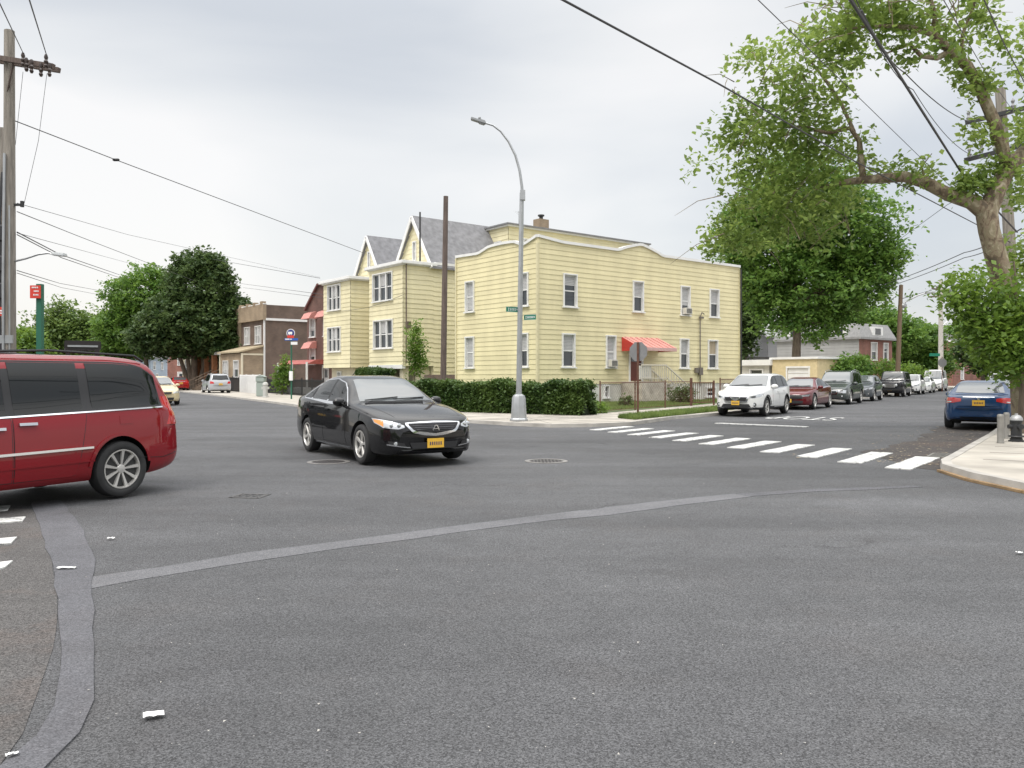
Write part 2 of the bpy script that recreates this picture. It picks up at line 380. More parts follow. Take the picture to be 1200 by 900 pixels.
def plane_bark(m):
    t = m.node_tree; b = t.nodes['Principled BSDF']; tcn = t.nodes.new('ShaderNodeTexCoord')
    mp_ = t.nodes.new('ShaderNodeMapping'); mp_.inputs['Scale'].default_value = (1, 1, .55); t.links.new(tcn.outputs['Object'], mp_.inputs[0])
    n = t.nodes.new('ShaderNodeTexNoise'); n.inputs['Scale'].default_value = 5; n.inputs['Detail'].default_value = 7; n.inputs['Roughness'].default_value = .65; n.inputs['Distortion'].default_value = .8
    t.links.new(mp_.outputs[0], n.inputs['Vector']); r = t.nodes.new('ShaderNodeValToRGB'); e = r.color_ramp.elements
    e[0].position = .38; e[0].color = (.11, .085, .06, 1); e[1].position = .62; e[1].color = (.36, .31, .23, 1)
    for p_, c_ in ((.47, (.17, .125, .085, 1)), (.50, (.27, .21, .15, 1)), (.56, (.22, .19, .12, 1))): q = e.new(p_); q.color = c_
    t.links.new(n.outputs[0], r.inputs[0]); t.links.new(r.outputs[0], b.inputs['Base Color'])
plane_bark(M_PLANE)
# ================================================================ GROUND
def sheet(name, poly, z, m, label=None, kind='structure'):
    me = bpy.data.meshes.new(name); me.from_pydata([(p[0], p[1], z) for p in poly], [], [tuple(range(len(poly)))])
    bm = bmesh.new(); bm.from_mesh(me); bmesh.ops.triangulate(bm, faces=bm.faces); bmesh.ops.recalc_face_normals(bm, faces=bm.faces)
    skirt = 0 < z < .03
    if bm.faces and bm.faces[:][0].normal.z < 0: bmesh.ops.reverse_faces(bm, faces=bm.faces)
    if skirt:
        r0 = bmesh.ops.extrude_edge_only(bm, edges=[e_ for e_ in bm.edges if len(e_.link_faces) == 1])
        for v_ in r0['geom']:
            if isinstance(v_, bmesh.types.BMVert): v_.co.z = -.002
    bm.to_mesh(me); bm.free(); me.materials.append(m)
    o = bpy.data.objects.new(name, me); C.objects.link(o); return tag(o, kind=kind)
sheet('ground', [(-1500, -400), (1500, -400), (1500, 2200), (-1500, 2200)], -0.004, M_LAWN)
sheet('road', [(-260, -60), (200, -60), (420, 420), (-420, 420)], 0.0, M_ASPH)

DR = Vector((.560, .828, 0)).normalized()        # right street, heading away
DL = Vector((-.500, .866, 0)).normalized()       # left street, heading away
def sidewalk(poly, front_n, z=.10, kw=.16, kerb_mat=M_KERB, nm=''):
    """pavement slab with a kerb stone along its first front_n points"""
    sheetmb = MB(); sheetmb.prism([(p[0], p[1]) for p in poly], -.05, z); o = sheetmb.build('sidewalk', M_CONC, smooth=0); tag(o, kind='structure')
    k = MB()
    pts = [Vector((p[0], p[1], 0)) for p in poly[:front_n]]
    off = []
    for i, p in enumerate(pts):
        d = (pts[min(i+1, front_n-1)] - pts[max(i-1, 0)]).normalized(); off.append(Vector((d.y, -d.x, 0)))
    for i in range(front_n - 1):
        a, b = pts[i], pts[i+1]; ao, bo = a + off[i] * kw, b + off[i+1] * kw
        ai, bi = a - off[i]*.005, b - off[i+1]*.005
        zt = z + .006
        k.add([(ao.x, ao.y, -.02), (bo.x, bo.y, -.02), (bo.x - off[i+1].x*.02, bo.y - off[i+1].y*.02, zt), (ao.x - off[i].x*.02, ao.y - off[i].y*.02, zt), (bi.x, bi.y, zt), (ai.x, ai.y, zt)],
              [(0, 1, 2, 3), (3, 2, 4, 5)])
    o = k.build('kerb', kerb_mat, smooth=0); tag(o, kind='structure'); return off
# block A (yellow corner house), kerb from far left street round the corner to far right street
cA = [G(*p) for p in ((271, 466), (318, 472), (354, 477), (420, 484.6), (490, 491), (560, 496), (600, 498.6), (647, 500.7), (692, 500.2), (735, 498.4), (785, 491.2), (840, 486.6))]
start = cA[0]; end = cA[-1]
farL = [start + DL * d for d in (330, 120, 30)]
farR = [end + DR * d for d in (30, 120, 330)]
front = [(p.x, p.y) for p in farL] + [(p.x, p.y) for p in cA] + [(p.x, p.y) for p in farR]
polyA = front + [(150, 330), (-150, 350)]
offA = sidewalk(polyA, len(front))
# block B (right near corner)
cB = [(8.6, 2.0), (7.3, 7.0), (6.75, 10.4), (6.72, 11.6), (6.9, 12.7), (7.25, 13.4), (7.7, 14.0), (9.2, 16.1), (11.5, 19.3), (14.75, 24.0)]
cB = [(9.5, -20)] + cB + [(14.75 + DR.x*40, 24 + DR.y*40), (14.75 + DR.x*330, 24 + DR.y*330)]
polyB = cB[::-1] ; polyB = polyB + [(60, -20), (400, 250)]
offB = sidewalk([(p[0], p[1]) for p in polyB], len(cB), z=.12)
# block C (far side of the left street)
c0 = G(150, 478); 
cC = [c0 + DL * d for d in (-6, 0, 20, 60, 330)]
polyC = [(p.x, p.y) for p in cC][::-1]
polyC = polyC + [(-60, 20), (-330, 250)]
sidewalk(polyC, 5, z=.12)
# concrete joints in the pavements as fine grooves
jm = mat('pavement_joint', (.17, .16, .145), .95)
jb = MB()
for p, q in zip(cA[3:11], cA[4:12]):
    p = Vector(p); q = Vector(q); d = (q - p); n = Vector((-d.y, d.x, 0)).normalized()
    L = d.length; k = 0.0
    while k < L:
        a = p + d.normalized() * k + n * .05; jb.bar((a.x, a.y, .1), (a.x + n.x * 4.2, a.y + n.y * 4.2, .1), .02, .008); k += 1.5
for t_ in range(-2, 9):
    a = Vector((7.5, 13.7, 0)) + DR * 1.5 * t_ ; n = Vector((DR.y, -DR.x, 0)); a = a + n * (.4 if t_ >= 0 else 1.2)
    jb.bar((a.x, a.y, .12), (a.x + n.x * 6, a.y + n.y * 6, .12), .02, .008)
for t_ in (2.0, 3.6, 5.2):
    n = Vector((DR.y, -DR.x, 0)); a = Vector((7.5, 13.7, 0)) + n * t_ - DR * 1.2
    jb.bar((a.x, a.y, .12), (a.x + DR.x * 14, a.y + DR.y * 14, .12), .02, .008)
tag(jb.build('pavement_joint', jm, smooth=0), kind='structure')
ks_ = MB()
kp = [Vector((6.75, 10.4, 0)), Vector((6.72, 11.6, 0)), Vector((6.9, 12.7, 0)), Vector((7.25, 13.4, 0))]
kp = [Vector((7.3, 7.0, 0))] + kp
for a, b in zip(kp[:4], kp[1:4]):
    d = (b-a).normalized(); n = Vector((-d.y, d.x, 0)); a2 = a + n*.19; b2 = b + n*.19
    ks_.bar((a2.x, a2.y, .02), (b2.x, b2.y, .02), .075, .035)
tag(ks_.build('gutter_strip', M_KERBY, smooth=0), kind='structure')

# worn strip of rough asphalt by the right corner and by the left crosswalk
def wob(pts, amp, step=.35, seed=0):
    r = random.Random(seed); out = []
    for a, b in zip(pts, pts[1:] + pts[:1]):
        a = Vector(a); b = Vector(b); n = max(1, int((b - a).length / step)); d = (b - a).normalized(); nn = Vector((-d.y, d.x, 0))
        for i in range(n): out.append(a + (b - a) * i / n + nn * (r.random() - .5) * 2 * amp)
    return out
g = lambda px, py: G(px, py)
sheet('worn_asphalt', wob([g(1112, 553.5), g(1060, 545), g(1010, 530), g(1075, 515), g(1100, 500), Vector((14.6, 23.9, 0)), Vector((11.3, 19.2, 0)), Vector((9.05, 16.1, 0)), Vector((7.5, 14, 0)), Vector((7.05, 13.4, 0))], .12, .5, 1), .004, M_GUTT)
sheet('worn_asphalt', wob([g(0, 596), g(46, 598), g(60, 640), g(66, 700), g(62, 760), g(30, 860), g(0, 900), Vector((-2.4, 2.6, 0)), Vector((-6.0, 3.2, 0))], .012, .3, 2), .004, M_WORN)
# seam patches
def band(pts, ws, z, seed, m, amp=.012):
    r = random.Random(seed); L = []; Rr = []
    P3 = [G(*p) for p in pts]
    # densify
    dp = []; dw = []
    for i in range(len(P3) - 1):
        n = max(1, int((P3[i+1] - P3[i]).length / .3))
        for k in range(n): dp.append(P3[i].lerp(P3[i+1], k / n)); dw.append(ws[i] + (ws[i+1] - ws[i]) * k / n)
    dp.append(P3[-1]); dw.append(ws[-1])
    for i, p in enumerate(dp):
        d = (dp[min(i+1, len(dp)-1)] - dp[max(i-1, 0)]).normalized(); n = Vector((-d.y, d.x, 0))
        L.append(p + n * (dw[i]/2 + (r.random()-.5)*amp*2)); Rr.append(p - n * (dw[i]/2 + (r.random()-.5)*amp*2))
    v = [(p.x, p.y, z) for p in L + Rr]; k = len(L)
    v += [(p[0], p[1], -.002) for p in v]; q2 = 2*k
    mb = MB(); mb.add(v, [(i, i+1, k+i+1, k+i) for i in range(k-1)] + [(i, i+1, q2+i+1, q2+i) for i in range(k-1)] + [(k+i, k+i+1, q2+k+i+1, q2+k+i) for i in range(k-1)])
    o = mb.build('asphalt_seam', m, smooth=0)
    if o.data.polygons[0].normal.z < 0: o.data.flip_normals()
    return tag(o, kind='structure')
band([(82, 687), (100, 684), (200, 668), (300, 652), (400, 638.5), (480, 628), (560, 617), (640, 607), (700, 600.5), (780, 590.5), (870, 580.5)], [.34, .36, .30, .34, .28, .30, .30, .32, .40, .36, .30], .004, 3, M_SEAL)
band([(870, 580.5), (950, 575), (1010, 573), (1075, 570)], [.26, .2, .22, .16], .0045, 4, asphalt_mat('faint_seam', (.104, .104, .112), fine=.8))
band([(54, 588), (74, 625), (86, 660), (88, 700), (91, 740), (93, 780), (88, 825), (66, 862), (20, 905)], [.30, .35, .30, .21, .16, .145, .145, .16, .19], .009, 5, M_SEAL2, amp=.012)

# road paint
pw = [0]
def stripe(a, b, w, name='crosswalk_stripe'):
    a = Vector(a); b = Vector(b); d = (b - a).normalized(); n = Vector((-d.y, d.x, 0)) * w / 2
    return sheet(name, wob([a - n, b - n, b + n, a + n], .012, .35, len(bpy.data.objects)), .017, M_PAINTW)
near0, near1 = Vector((2.3, 22.5, 0)), Vector((6.22, 13.07, 0))
for i in range(11):
    p = near0.lerp(near1, i / 10); L = 1.95 + .4 * i / 10
    stripe(p, p + Vector((.61, .79, 0)) * L, .34 + .06 * i / 10)
stripe(G(840, 496.2), G(946, 500.6), .30, 'stop_line')
for (a, b, c, d) in (((-60, 597.5), (-60, 605.5), (8, 599), (12, 593.5)), ((-60, 612), (-60, 619), (25, 612.5), (30, 607)), ((-60, 638), (-60, 648), (12, 638), (20, 631)), ((-60, 668), (-60, 682), (4, 667), (15, 659))):
    sheet('crosswalk_stripe', wob([G(*a), G(*b), G(*c), G(*d)], .008, .2, 9), .017, M_PAINTW)

def text_mesh(s, size, m, name, depth=.003, align='CENTER'):
    cu = bpy.data.curves.new(name, 'FONT'); cu.body = s; cu.size = size; cu.extrude = depth; cu.align_x = align; cu.align_y = 'CENTER'
    o = bpy.data.objects.new(name + '_tmp', cu); C.objects.link(o); bpy.context.view_layer.update()
    dg = bpy.context.evaluated_depsgraph_get(); me = bpy.data.meshes.new_from_object(o.evaluated_get(dg)); bpy.data.objects.remove(o)
    me.materials.clear(); me.materials.append(m); me.name = name
    return me
me = text_mesh('STOP', 1.0, M_PAINTW, 'road_lettering', depth=.001)
o = bpy.data.objects.new('road_lettering', me); C.objects.link(o); tag(o, kind='structure')
o.location = (10.45, 28.85, .018); o.rotation_euler = (0, 0, math.atan2(.56, -.83)); o.scale = (1.0, 3.1, 1)

# manholes and grates
def manhole(px, py, r, label):
    t = empty('manhole_cover', G(px, py), label=label, cat='manhole cover')
    MB().lathe([(r + .07, 0), (r + .07, .008), (r, .009), (r, .004)], n=36).build('rim', mat('manhole_rim', (.22, .21, .20), .6, .3, noise=.2), t)
    m = MB().lathe([(r - .015, 0), (r - .015, .006)], n=36)
    for i in range(-4, 5):
        for j in range(-4, 5):
            if i*i + j*j < 18: m.box((i*r*.2, j*r*.2, .008), (r*.11, r*.11, .004))
    m.build('lid', mat('cast_iron_lid', (.075, .07, .07), .55, .4, noise=.2), t)
manhole(640, 540.5, .31, 'round iron manhole cover with pale rim, right of the black sedan')
manhole(385, 541.5, .30, 'dark round manhole cover beside the front wheel of the black sedan')
def grate(loc, w, d, rz, label, col=(.095, .092, .09)):
    t = empty('drain_grate', loc, rz, label=label, cat='drain grate')
    MB().box((0, 0, .008), (w, d, .006)).build('pit', M_BLK, t)
    m = MB()
    for s in (-1, 1): m.box((0, s*d/2, .006), (w, .04, .02)); m.box((s*w/2, 0, .006), (.04, d + .04, .02))
    n = int(w / .09)
    for i in range(n): m.box((-w/2 + (i+.5)*w/n, 0, .006), (.03, d - .04, .016))
    m.box((0, 0, .006), (w - .04, .03, .016))
    m.build('bars', mat('grate_iron%.2f' % col[0], col, .6, .4, noise=.2), t)
grate(G(293, 581.5) + Vector((0, 0, -.009)), .36, .30, R(-8), 'small dark iron grate in the road between the red minivan and the sedan')
grate(G(1108, 535) + Vector((0, 0, .008)), .85, .5, R(55), 'storm drain grate strewn with debris beside the kerb at the right corner', (.2, .19, .17))

# litter
lit = [(180, 842, .085, .05, 25, 'torn white paper card lying on the foreground asphalt'), (14, 889, .045, .025, 40, 'small white scrap of paper at the bottom left corner of the road'),
       (78, 668, .14, .045, 5, 'flattened white wrapper on the bluish seam patch'), (130, 633, .06, .04, 15, 'pale crumpled paper on the road below the minivan wheel'),
       (1195, 650, .05, .04, 0, 'tiny white scrap on the road at the right edge')]
for px, py, w, d, a, lb in lit:
    m = MB(); n = 6; r = random.Random(px)
    vs = [(-w/2 + w*i/n, -d/2 + d*j/3, .004 + r.random()*.009) for j in range(4) for i in range(n+1)]
    m.add(vs, [(j*(n+1)+i, j*(n+1)+i+1, (j+1)*(n+1)+i+1, (j+1)*(n+1)+i) for j in range(3) for i in range(n)])
    o = m.build('paper_scrap', mat('litter_paper', (.75, .75, .73), .7, noise=.1), smooth=0)
    o.location = G(px, py) + Vector((0, 0, .014)); o.rotation_euler = (0, 0, R(a)); tag(o, lb, 'litter')
# loose grit and small leaves by the right corner kerb: one uncountable scatter
m = MB(); r = random.Random(5)
for i in range(420):
    p = Vector((7.1, 13.5, 0)).lerp(Vector((14.0, 23.6, 0)), r.random() ** 1.3) - Vector((DR.y, -DR.x, 0)) * abs(r.gauss(0, 1.1))
    s = .015 + .04 * r.random() ** 3; a = r.random() * 3
    m.add([(p.x + s*math.cos(a+k*2.1), p.y + s*math.sin(a+k*2.1), .012 + .008*r.random()) for k in range(3)], [(0, 1, 2)])
tag(m.build('street_debris', mat('dry_leaf_bits', (.34, .28, .19), .9, noise=.4), smooth=0), 'dry leaves and grit scattered on the asphalt beside the right corner kerb', 'debris', kind='stuff')
m = MB(); r = random.Random(15)
for i in range(260):
    px = 60 + 900 * r.random(); py = 560 + 330 * r.random() ** 1.5
    p = G(px, py); s = .003 + .006 * r.random() ** 3; a = r.random() * 3
    m.add([(p.x + s*math.cos(a+k*2.1), p.y + s*math.sin(a+k*2.1), .012 + .006*r.random()) for k in range(3)], [(0, 1, 2)])
tag(m.build('road_grit', mat('pale_grit', (.4, .38, .35), .9), smooth=0), 'tiny pale grit scattered over the foreground asphalt', 'grit', kind='stuff')
sheet('tar_stain', wob([G(600, 548), G(560, 552), G(700, 560), G(760, 556)], .2, .5, 4), .003, asphalt_mat('tar_stain', (.092, .092, .096), fine=.9)) if False else None

# ================================================================ HOUSES
def wallfn(mb, p0, p1, zb, topf, ops=(), lap=.026, row=.30, m=0, rev=.14, rm=0):
    """outer skin of a wall from p0 to p1 (outside on the right hand), boards as real laps, openings with reveals"""
    p0 = Vector((p0[0], p0[1], 0)); p1 = Vector((p1[0], p1[1], 0)); d = p1 - p0; L = d.length; d.normalize(); n = Vector((d.y, -d.x, 0))
    if not callable(topf): zt_ = topf; topf = lambda x: zt_
    xs = {0.0, L}
    k = max(1, int(L / .35)); xs |= {L*i/k for i in range(k+1)}
    for o in ops: xs |= {o[0], o[1]}
    xs = sorted(x for x in xs if 0 <= x <= L)
    zmax = max(topf(x) for x in xs)
    rows = []
    if lap:
        z = zb
        while z < zmax: rows.append((z, z + row)); z += row
    else: rows = [(zb, zmax + .01)]
    def Q(x, o, z): p = p0 + d * x + n * o; return (p.x, p.y, z)
    for xa, xb in zip(xs, xs[1:]):
        if xb - xa < 1e-4: continue
        xm = (xa + xb) / 2; cut = [(o[2], o[3]) for o in ops if o[0] - 1e-5 <= xa and xb <= o[1] + 1e-5]
        ta, tb = topf(xa + 1e-4), topf(xb - 1e-4)
        for z0, z1 in rows:
            segs = [(z0, z1)]
            for c0, c1 in cut:
                new = []
                for s0, s1 in segs:
                    if c1 <= s0 or c0 >= s1: new.append((s0, s1)); continue
                    if c0 > s0: new.append((s0, c0))
                    if c1 < s1: new.append((c1, s1))
                segs = new
            for s0, s1 in segs:
                if s0 >= max(ta, tb): continue
                s1a, s1b = min(s1, ta), min(s1, tb); s0a, s0b = min(s0, ta), min(s0, tb)
                of = lambda zz: (lap * (1 - (zz - z0) / row) if lap else 0) + .004
                mb.add([Q(xa, of(s0a), s0a), Q(xb, of(s0b), s0b), Q(xb, of(s1b), s1b), Q(xa, of(s1a), s1a)], [(0, 1, 2, 3)], m)
                if lap and abs(s0 - z0) < 1e-6: mb.add([Q(xa, .004, s0a), Q(xb, .004, s0b), Q(xb, of(s0b), s0b), Q(xa, of(s0a), s0a)], [(0, 1, 2, 3)], m)
    for o in ops:   # reveals
        a, b, c0, c1 = o[:4]; q = lap + .004
        for vs in ([Q(a, q, c0), Q(a, -rev, c0), Q(a, -rev, c1), Q(a, q, c1)], [Q(b, q, c0), Q(b, -rev, c0), Q(b, -rev, c1), Q(b, q, c1)],
                   [Q(a, q, c0), Q(b, q, c0), Q(b, -rev, c0), Q(a, -rev, c0)], [Q(a, q, c1), Q(b, q, c1), Q(b, -rev, c1), Q(a, -rev, c1)]):
            mb.add(vs, [(0, 1, 2, 3)], m)

def window_at(root, p0, p1, op, blind=M_BLIND):
    a, b, z0, z1, kind = op[:5]
    p0 = Vector((p0[0], p0[1], 0)); p1 = Vector((p1[0], p1[1], 0)); d = (p1 - p0).normalized(); n = Vector((d.y, -d.x, 0))
    w = b - a; h = z1 - z0; c = p0 + d * (a + b) / 2; rot = Matrix((d, -n, Vector((0, 0, 1)))).transposed()
    def X(m_, x, o, z, sx, so, sz, mi=0): m_.box(c + d * x + n * o + Vector((0, 0, z)), (sx, so, sz), rot=rot, m=mi)
    cw = .065
    if kind == 'door':
        m1 = MB()
        for s in (-1, 1): X(m1, s*(w/2 + .02), .03, z0 + h/2, .1, .09, h + .1)
        X(m1, 0, .03, z1 + .04, w + .16, .09, .1)
        f = m1.build('door', [M_WHITE], root)
        X(m2 := MB(), 0, -.08, z0 + h/2, w, .05, h); m2.build('door_leaf', op[5] if len(op) > 5 else M_WHITE, f)
        X(m3 := MB(), 0, -.05, z0 + h*.68, w*.6, .03, h*.36); m3.build('pane', M_GLASS, f)
        X(m4 := MB(), w*.36, -.03, z0 + h*.45, .05, .08, .05); m4.build('handle', M_CHROME, f)
        return f
    if kind == 'garage':
        m1 = MB(); X(m1, 0, .02, z1 + .05, w + .2, .06, .12)
        for s in (-1, 1): X(m1, s*(w/2 + .04), .02, z0 + h/2, .1, .06, h)
        f = m1.build('garage_door', [M_WHITE], root); m2 = MB()
        for i in range(5): X(m2, 0, -.09, z0 + h*(i+.5)/5, w, .05, h/5 - .025)
        m2.build('panel', M_WHITE, f); return f
    m1 = MB()
    bars = 3 if kind == 'triple' else 1
    for s in (-1, 1): X(m1, s*(w/2 + cw/2 - .03), .035, z0 + h/2, cw, .12, h + .06)
    X(m1, 0, .035, z1 + cw/2 - .01, w + cw*1.6, .13, cw)
    for i in range(1, bars): X(m1, -w/2 + w*i/bars, .0, z0 + h/2, .11, .10, h)
    X(m1, 0, -.055, z0 + h*.5, w, .05, .06)
    for i in range(bars):
        x0 = -w/2 + w*i/bars; ww = w / bars
        for s in (0, 1): X(m1, x0 + (.03 if s == 0 else ww - .03), -.06, z0 + h/2, .05, .05, h)
        X(m1, x0 + ww/2, -.06, z1 - .03, ww, .05, .06); X(m1, x0 + ww/2, -.06, z0 + .03, ww, .05, .06)
    f = m1.build('window', M_WHITE, root)
    m2 = MB(); X(m2, 0, -.075, z0 + h/2, w, .02, h)
    m2.build('pane', M_GLASS, f)
    m5 = MB(); X(m5, 0, .06, z0 - .035, w + .2, .18, .06); m5.build('sill', M_WHITE, f)
    if kind in ('dh', 'dh_ac', 'triple', 'curtain'):
        for i in range(bars):
            x0 = -w/2 + w*(i + .5)/bars; hh = h * (random.choice((.48, .48, .30, .62, .9)) if kind != 'triple' else (.95, .42, .8)[i])
            if kind == 'triple' and i != 1:
                continue
            m3 = MB()
            if kind == 'curtain': X(m3, x0, -.062, z1 - h*.5/2, w*.86/bars, .012, h*.46)
            else:
                nb = int(hh / .07)
                for k in range(nb): X(m3, x0, -.062, z1 - .05 - hh*(k+.5)/nb, w*.86/bars, .014, hh/nb*.82)
            m3.build('blind', M_CURTN if kind == 'curtain' else M_BLIND, f)
    if kind == 'dh_ac':
        X(m4 := MB(), 0, .12, z0 + .22, w*.72, .42, .36)
        for k in range(7): X(m4, 0, .335, z0 + .10 + k*.04, w*.6, .012, .018, 1)
        m4.build('air_conditioner', [mat('ac_housing', (.62, .60, .55), .6), M_BLK], f, bevel=0)
    return f

def house(name, loc, rz, label, cat='house', group=None): return empty(name, loc, rz, label, cat, group)
def simple_box_house(root, x0, x1, y0, y1, z0, z1, m, ops=None, lap=.026, row=.30, nm='wall', topf=None, sides='RFBL'):
    """four skins and a core. R: y=y0, F: x=x0, L: y=y1, B: x=x1. ops: dict side -> list"""
    ops = ops or {}; topf = topf or {}
    W_ = {'R': ((x0, y0), (x1, y0)), 'B': ((x1, y0), (x1, y1)), 'L': ((x1, y1), (x0, y1)), 'F': ((x0, y1), (x0, y0))}
    mb = MB()
    for k in sides:
        wallfn(mb, *W_[k], z0, topf.get(k, z1), ops.get(k, ()), lap, row)
    mb.box(((x0+x1)/2, (y0+y1)/2, (z0+z1)/2 - .01), (x1-x0-.34, y1-y0-.34, z1-z0-.04))
    w = mb.build(nm, m, root, smooth=0)
    for k in sides:
        for o in ops.get(k, ()): window_at(root, *W_[k], o)
    return w
def gable_roof(root, x0, x1, y0, y1, ze, zr, over=.35, th=.14, m=None, nm='roof', axis='x', trim=True):
    mb = MB()
    if axis == 'x':
        ym = (y0 + y1) / 2; sl = (zr - ze) / ((y1 - y0) / 2); yo = over
        prof = [(y0 - yo, ze - sl*yo), (ym, zr), (y1 + yo, ze - sl*yo)]
        up = [(x, z + th) for x, z in prof]
        poly = prof + up[::-1]
        mb.prism3([(x0 - over, a, b) for a, b in poly], (x1 - x0 + 2*over, 0, 0))
        r = mb.build(nm, m or M_SHING, root, smooth=0)
        if trim:
            t = MB()
            for s in (0, 2):
                a = Vector((x0 - over - .03, prof[s][0], prof[s][1] + th*.2)); b = Vector((x0 - over - .03, ym, zr + th*.2))
                t.bar(a, b, .06, .24)
            t.build('bargeboard', M_WHITE, r)
    return r

# ---- A: yellow corner house
rzA = math.atan2(.62, .785)
A = house('corner_house', (1.26, 40, .1), rzA, 'two storey pale yellow clapboard corner house with flat white trimmed parapet and red awning')
def kx(px): k = (px - 600) / 950; return (40*k - 1.26) / (.785 - .62*k)       # along the right face
def ks(px): k = (px - 600) / 950; return (1.26 - 40*k) / (.62 + .785*k)       # along the left face
def zA(v): return v - .1
LX, LY = 16.3, 7.06
up = (5.04, 6.67); lo = (1.975, 3.63)
def opr(pa, pb, zz, kind='dh'): return (kx(pa), kx(pb), zA(zz[0]), zA(zz[1]), kind)
opsR = [opr(660, 675, up), opr(741.5, 753, up), opr(797.5, 807.5, up, 'dh_ac'), opr(831.5, 841.5, up),
        opr(658.5, 672.5, lo), opr(710, 720.5, lo, 'dh_ac'), opr(796.5, 806, lo), opr(829.5, 840, lo, 'curtain'),
        (kx(737.5), kx(752), 1.15, 3.25, 'door', mat('brown_door', (.16, .045, .03), .5))]
opsL = [(LY - ks(546.5), LY - ks(556), zA(up[0]), zA(up[1]), 'dh'), (LY - ks(610), LY - ks(619.5), zA(up[0]), zA(up[1]), 'dh'),
        (LY - ks(546.5), LY - ks(556), zA(lo[0]), zA(lo[1]), 'dh'), (LY - ks(610), LY - ks(619.5), zA(lo[0]), zA(lo[1]), 'dh')]
def topR(x):
    z = 8.20
    if x < 1.6: z += .16 * (1 - x/1.6)
    if 5.7 < x < 9.1:
        t = (x - 5.7) / 3.4; z += .48 * (1 - abs(t - .5)*2) ** .75
    return z
def topL(x):            # x from the far end to the corner
    s = LY - x; z = 8.08
    if s < 1.1: z = 8.05 + .31 * (1 - s/1.1) ** 1.2
    elif s < 1.8: z = 8.05 + .25 * (s - 1.1) / .7
    elif s < 4.0: z = 8.30 + .04 * math.sin((s-1.8) * 1.4)
    elif s < 4.9: z = 8.30 - .24 * (s - 4) / .9
    else: z = 8.06 + .03 * (s - 4.9)
    return z
simple_box_house(A, 0, LX, 0, LY, 1.0, 7.9, M_YEL, {'R': opsR, 'F': opsL}, topf={'R': topR, 'F': topL, 'B': 8.2, 'L': 8.05}, row=.25, lap=.02)
# parapet caps follow the tops
cap = MB()
def capline(fn, p0, p1, L, h=.09):
    d = (Vector(p1) - Vector(p0)).normalized(); n = Vector((d.y, -d.x, 0)); k = int(L / .25); P0 = Vector(p0)
    for i in range(k):
        xa, xb = L*i/k, L*(i+1)/k
        a = P0 + d*xa + Vector((0, 0, fn(xa + 1e-3))); b = P0 + d*xb + Vector((0, 0, fn(xb - 1e-3)))
        vs = []
        for q in (a, b):
            vs += [q + n*.10 - Vector((0, 0, h)), q + n*.10 + Vector((0, 0, .05)), q - n*.22 + Vector((0, 0, .05)), q - n*.22 - Vector((0, 0, h))]
        cap.add(vs, [(0, 1, 5, 4), (1, 2, 6, 5), (2, 3, 7, 6), (3, 0, 4, 7), (0, 3, 2, 1), (4, 5, 6, 7)])
capline(topR, (0, 0, 0), (LX, 0, 0), LX); capline(topL, (0, LY, 0), (0, 0, 0), LY)
capline(lambda x: 8.2, (LX, 0, 0), (LX, LY, 0), LY); capline(lambda x: 8.05, (LX, LY, 0), (0, LY, 0), LX)
cap.build('parapet_trim', M_WHITE, A, smooth=0)
MB().box((LX/2, LY/2, 7.75), (LX-.5, LY-.5, .1)).build('roof', M_SHINB, A, smooth=0)
mb = MB(); wallfn(mb, (0.02, 0.02), (LX, .02), 0, 1.02, [(kx(708), kx(713), .28, .88, 'b'), (kx(827.5), kx(838), .2, .72, 'b')], lap=0)
wallfn(mb, (0.02, LY), (0.02, 0.02), 0, 1.02, (), lap=0); wallfn(mb, (LX-.02, 0), (LX-.02, LY), 0, 1.02, (), lap=0); mb.box((LX/2, LY/2, .5), (LX-.4, LY-.4, 1))
mb.build('foundation', M_FOUND, A, smooth=0)
for a, b, c, d in ((708, 713, .28, .88), (827.5, 838, .2, .72)): window_at(A, (0, .02), (LX, .02), (kx(a), kx(b), c, d, 'base'))
cbm = siding_mat('corner_board_yellow', (.66, .60, .39))
for x, y in ((.0, .0), (LX, 0), (0, LY)): MB().box((x, y, 4.5), (.13, .13, 7.0)).build('corner_board', cbm, A, smooth=0)
# awning with red end and bleached slats
ax0, ax1 = kx(728.5), kx(771)
m = MB(); zt, zl, out = 3.62 - .1, 3.02 - .1, 1.35
n = 14
for i in range(n):
    xa = ax0 + (ax1-ax0)*i/n; xb = ax0 + (ax1-ax0)*(i+1)/n - .02
    hi = .03 * (i % 2)
    m.add([(xa, -.03, zt+hi), (xb, -.03, zt+hi), (xb, -out, zl+hi), (xa, -out, zl+hi), (xa, -.03, zt+hi-.03), (xb, -.03, zt+hi-.03), (xb, -out, zl+hi-.03), (xa, -out, zl+hi-.03)],
          [(0, 1, 2, 3), (7, 6, 5, 4), (0, 3, 7, 4), (1, 5, 6, 2), (3, 2, 6, 7)], 0)
for xe in (ax0 - .02, ax1):
    m.prism3([(xe, -.03, zt), (xe, -out, zl), (xe, -out, zl - .16), (xe, -.03, zl - .16)], (.03, 0, 0), 1)
m.box(((ax0+ax1)/2, -out, zl - .07), (ax1-ax0, .03, .17), m=0)
for i in range(4): m.box(((ax0+ax1)/2, -out - .018, zl + .0 - .045*i), (ax1-ax0, .01, .012), m=2)
m.build('awning', [M_AWNS, M_AWN, M_SIGNW], A, smooth=0)
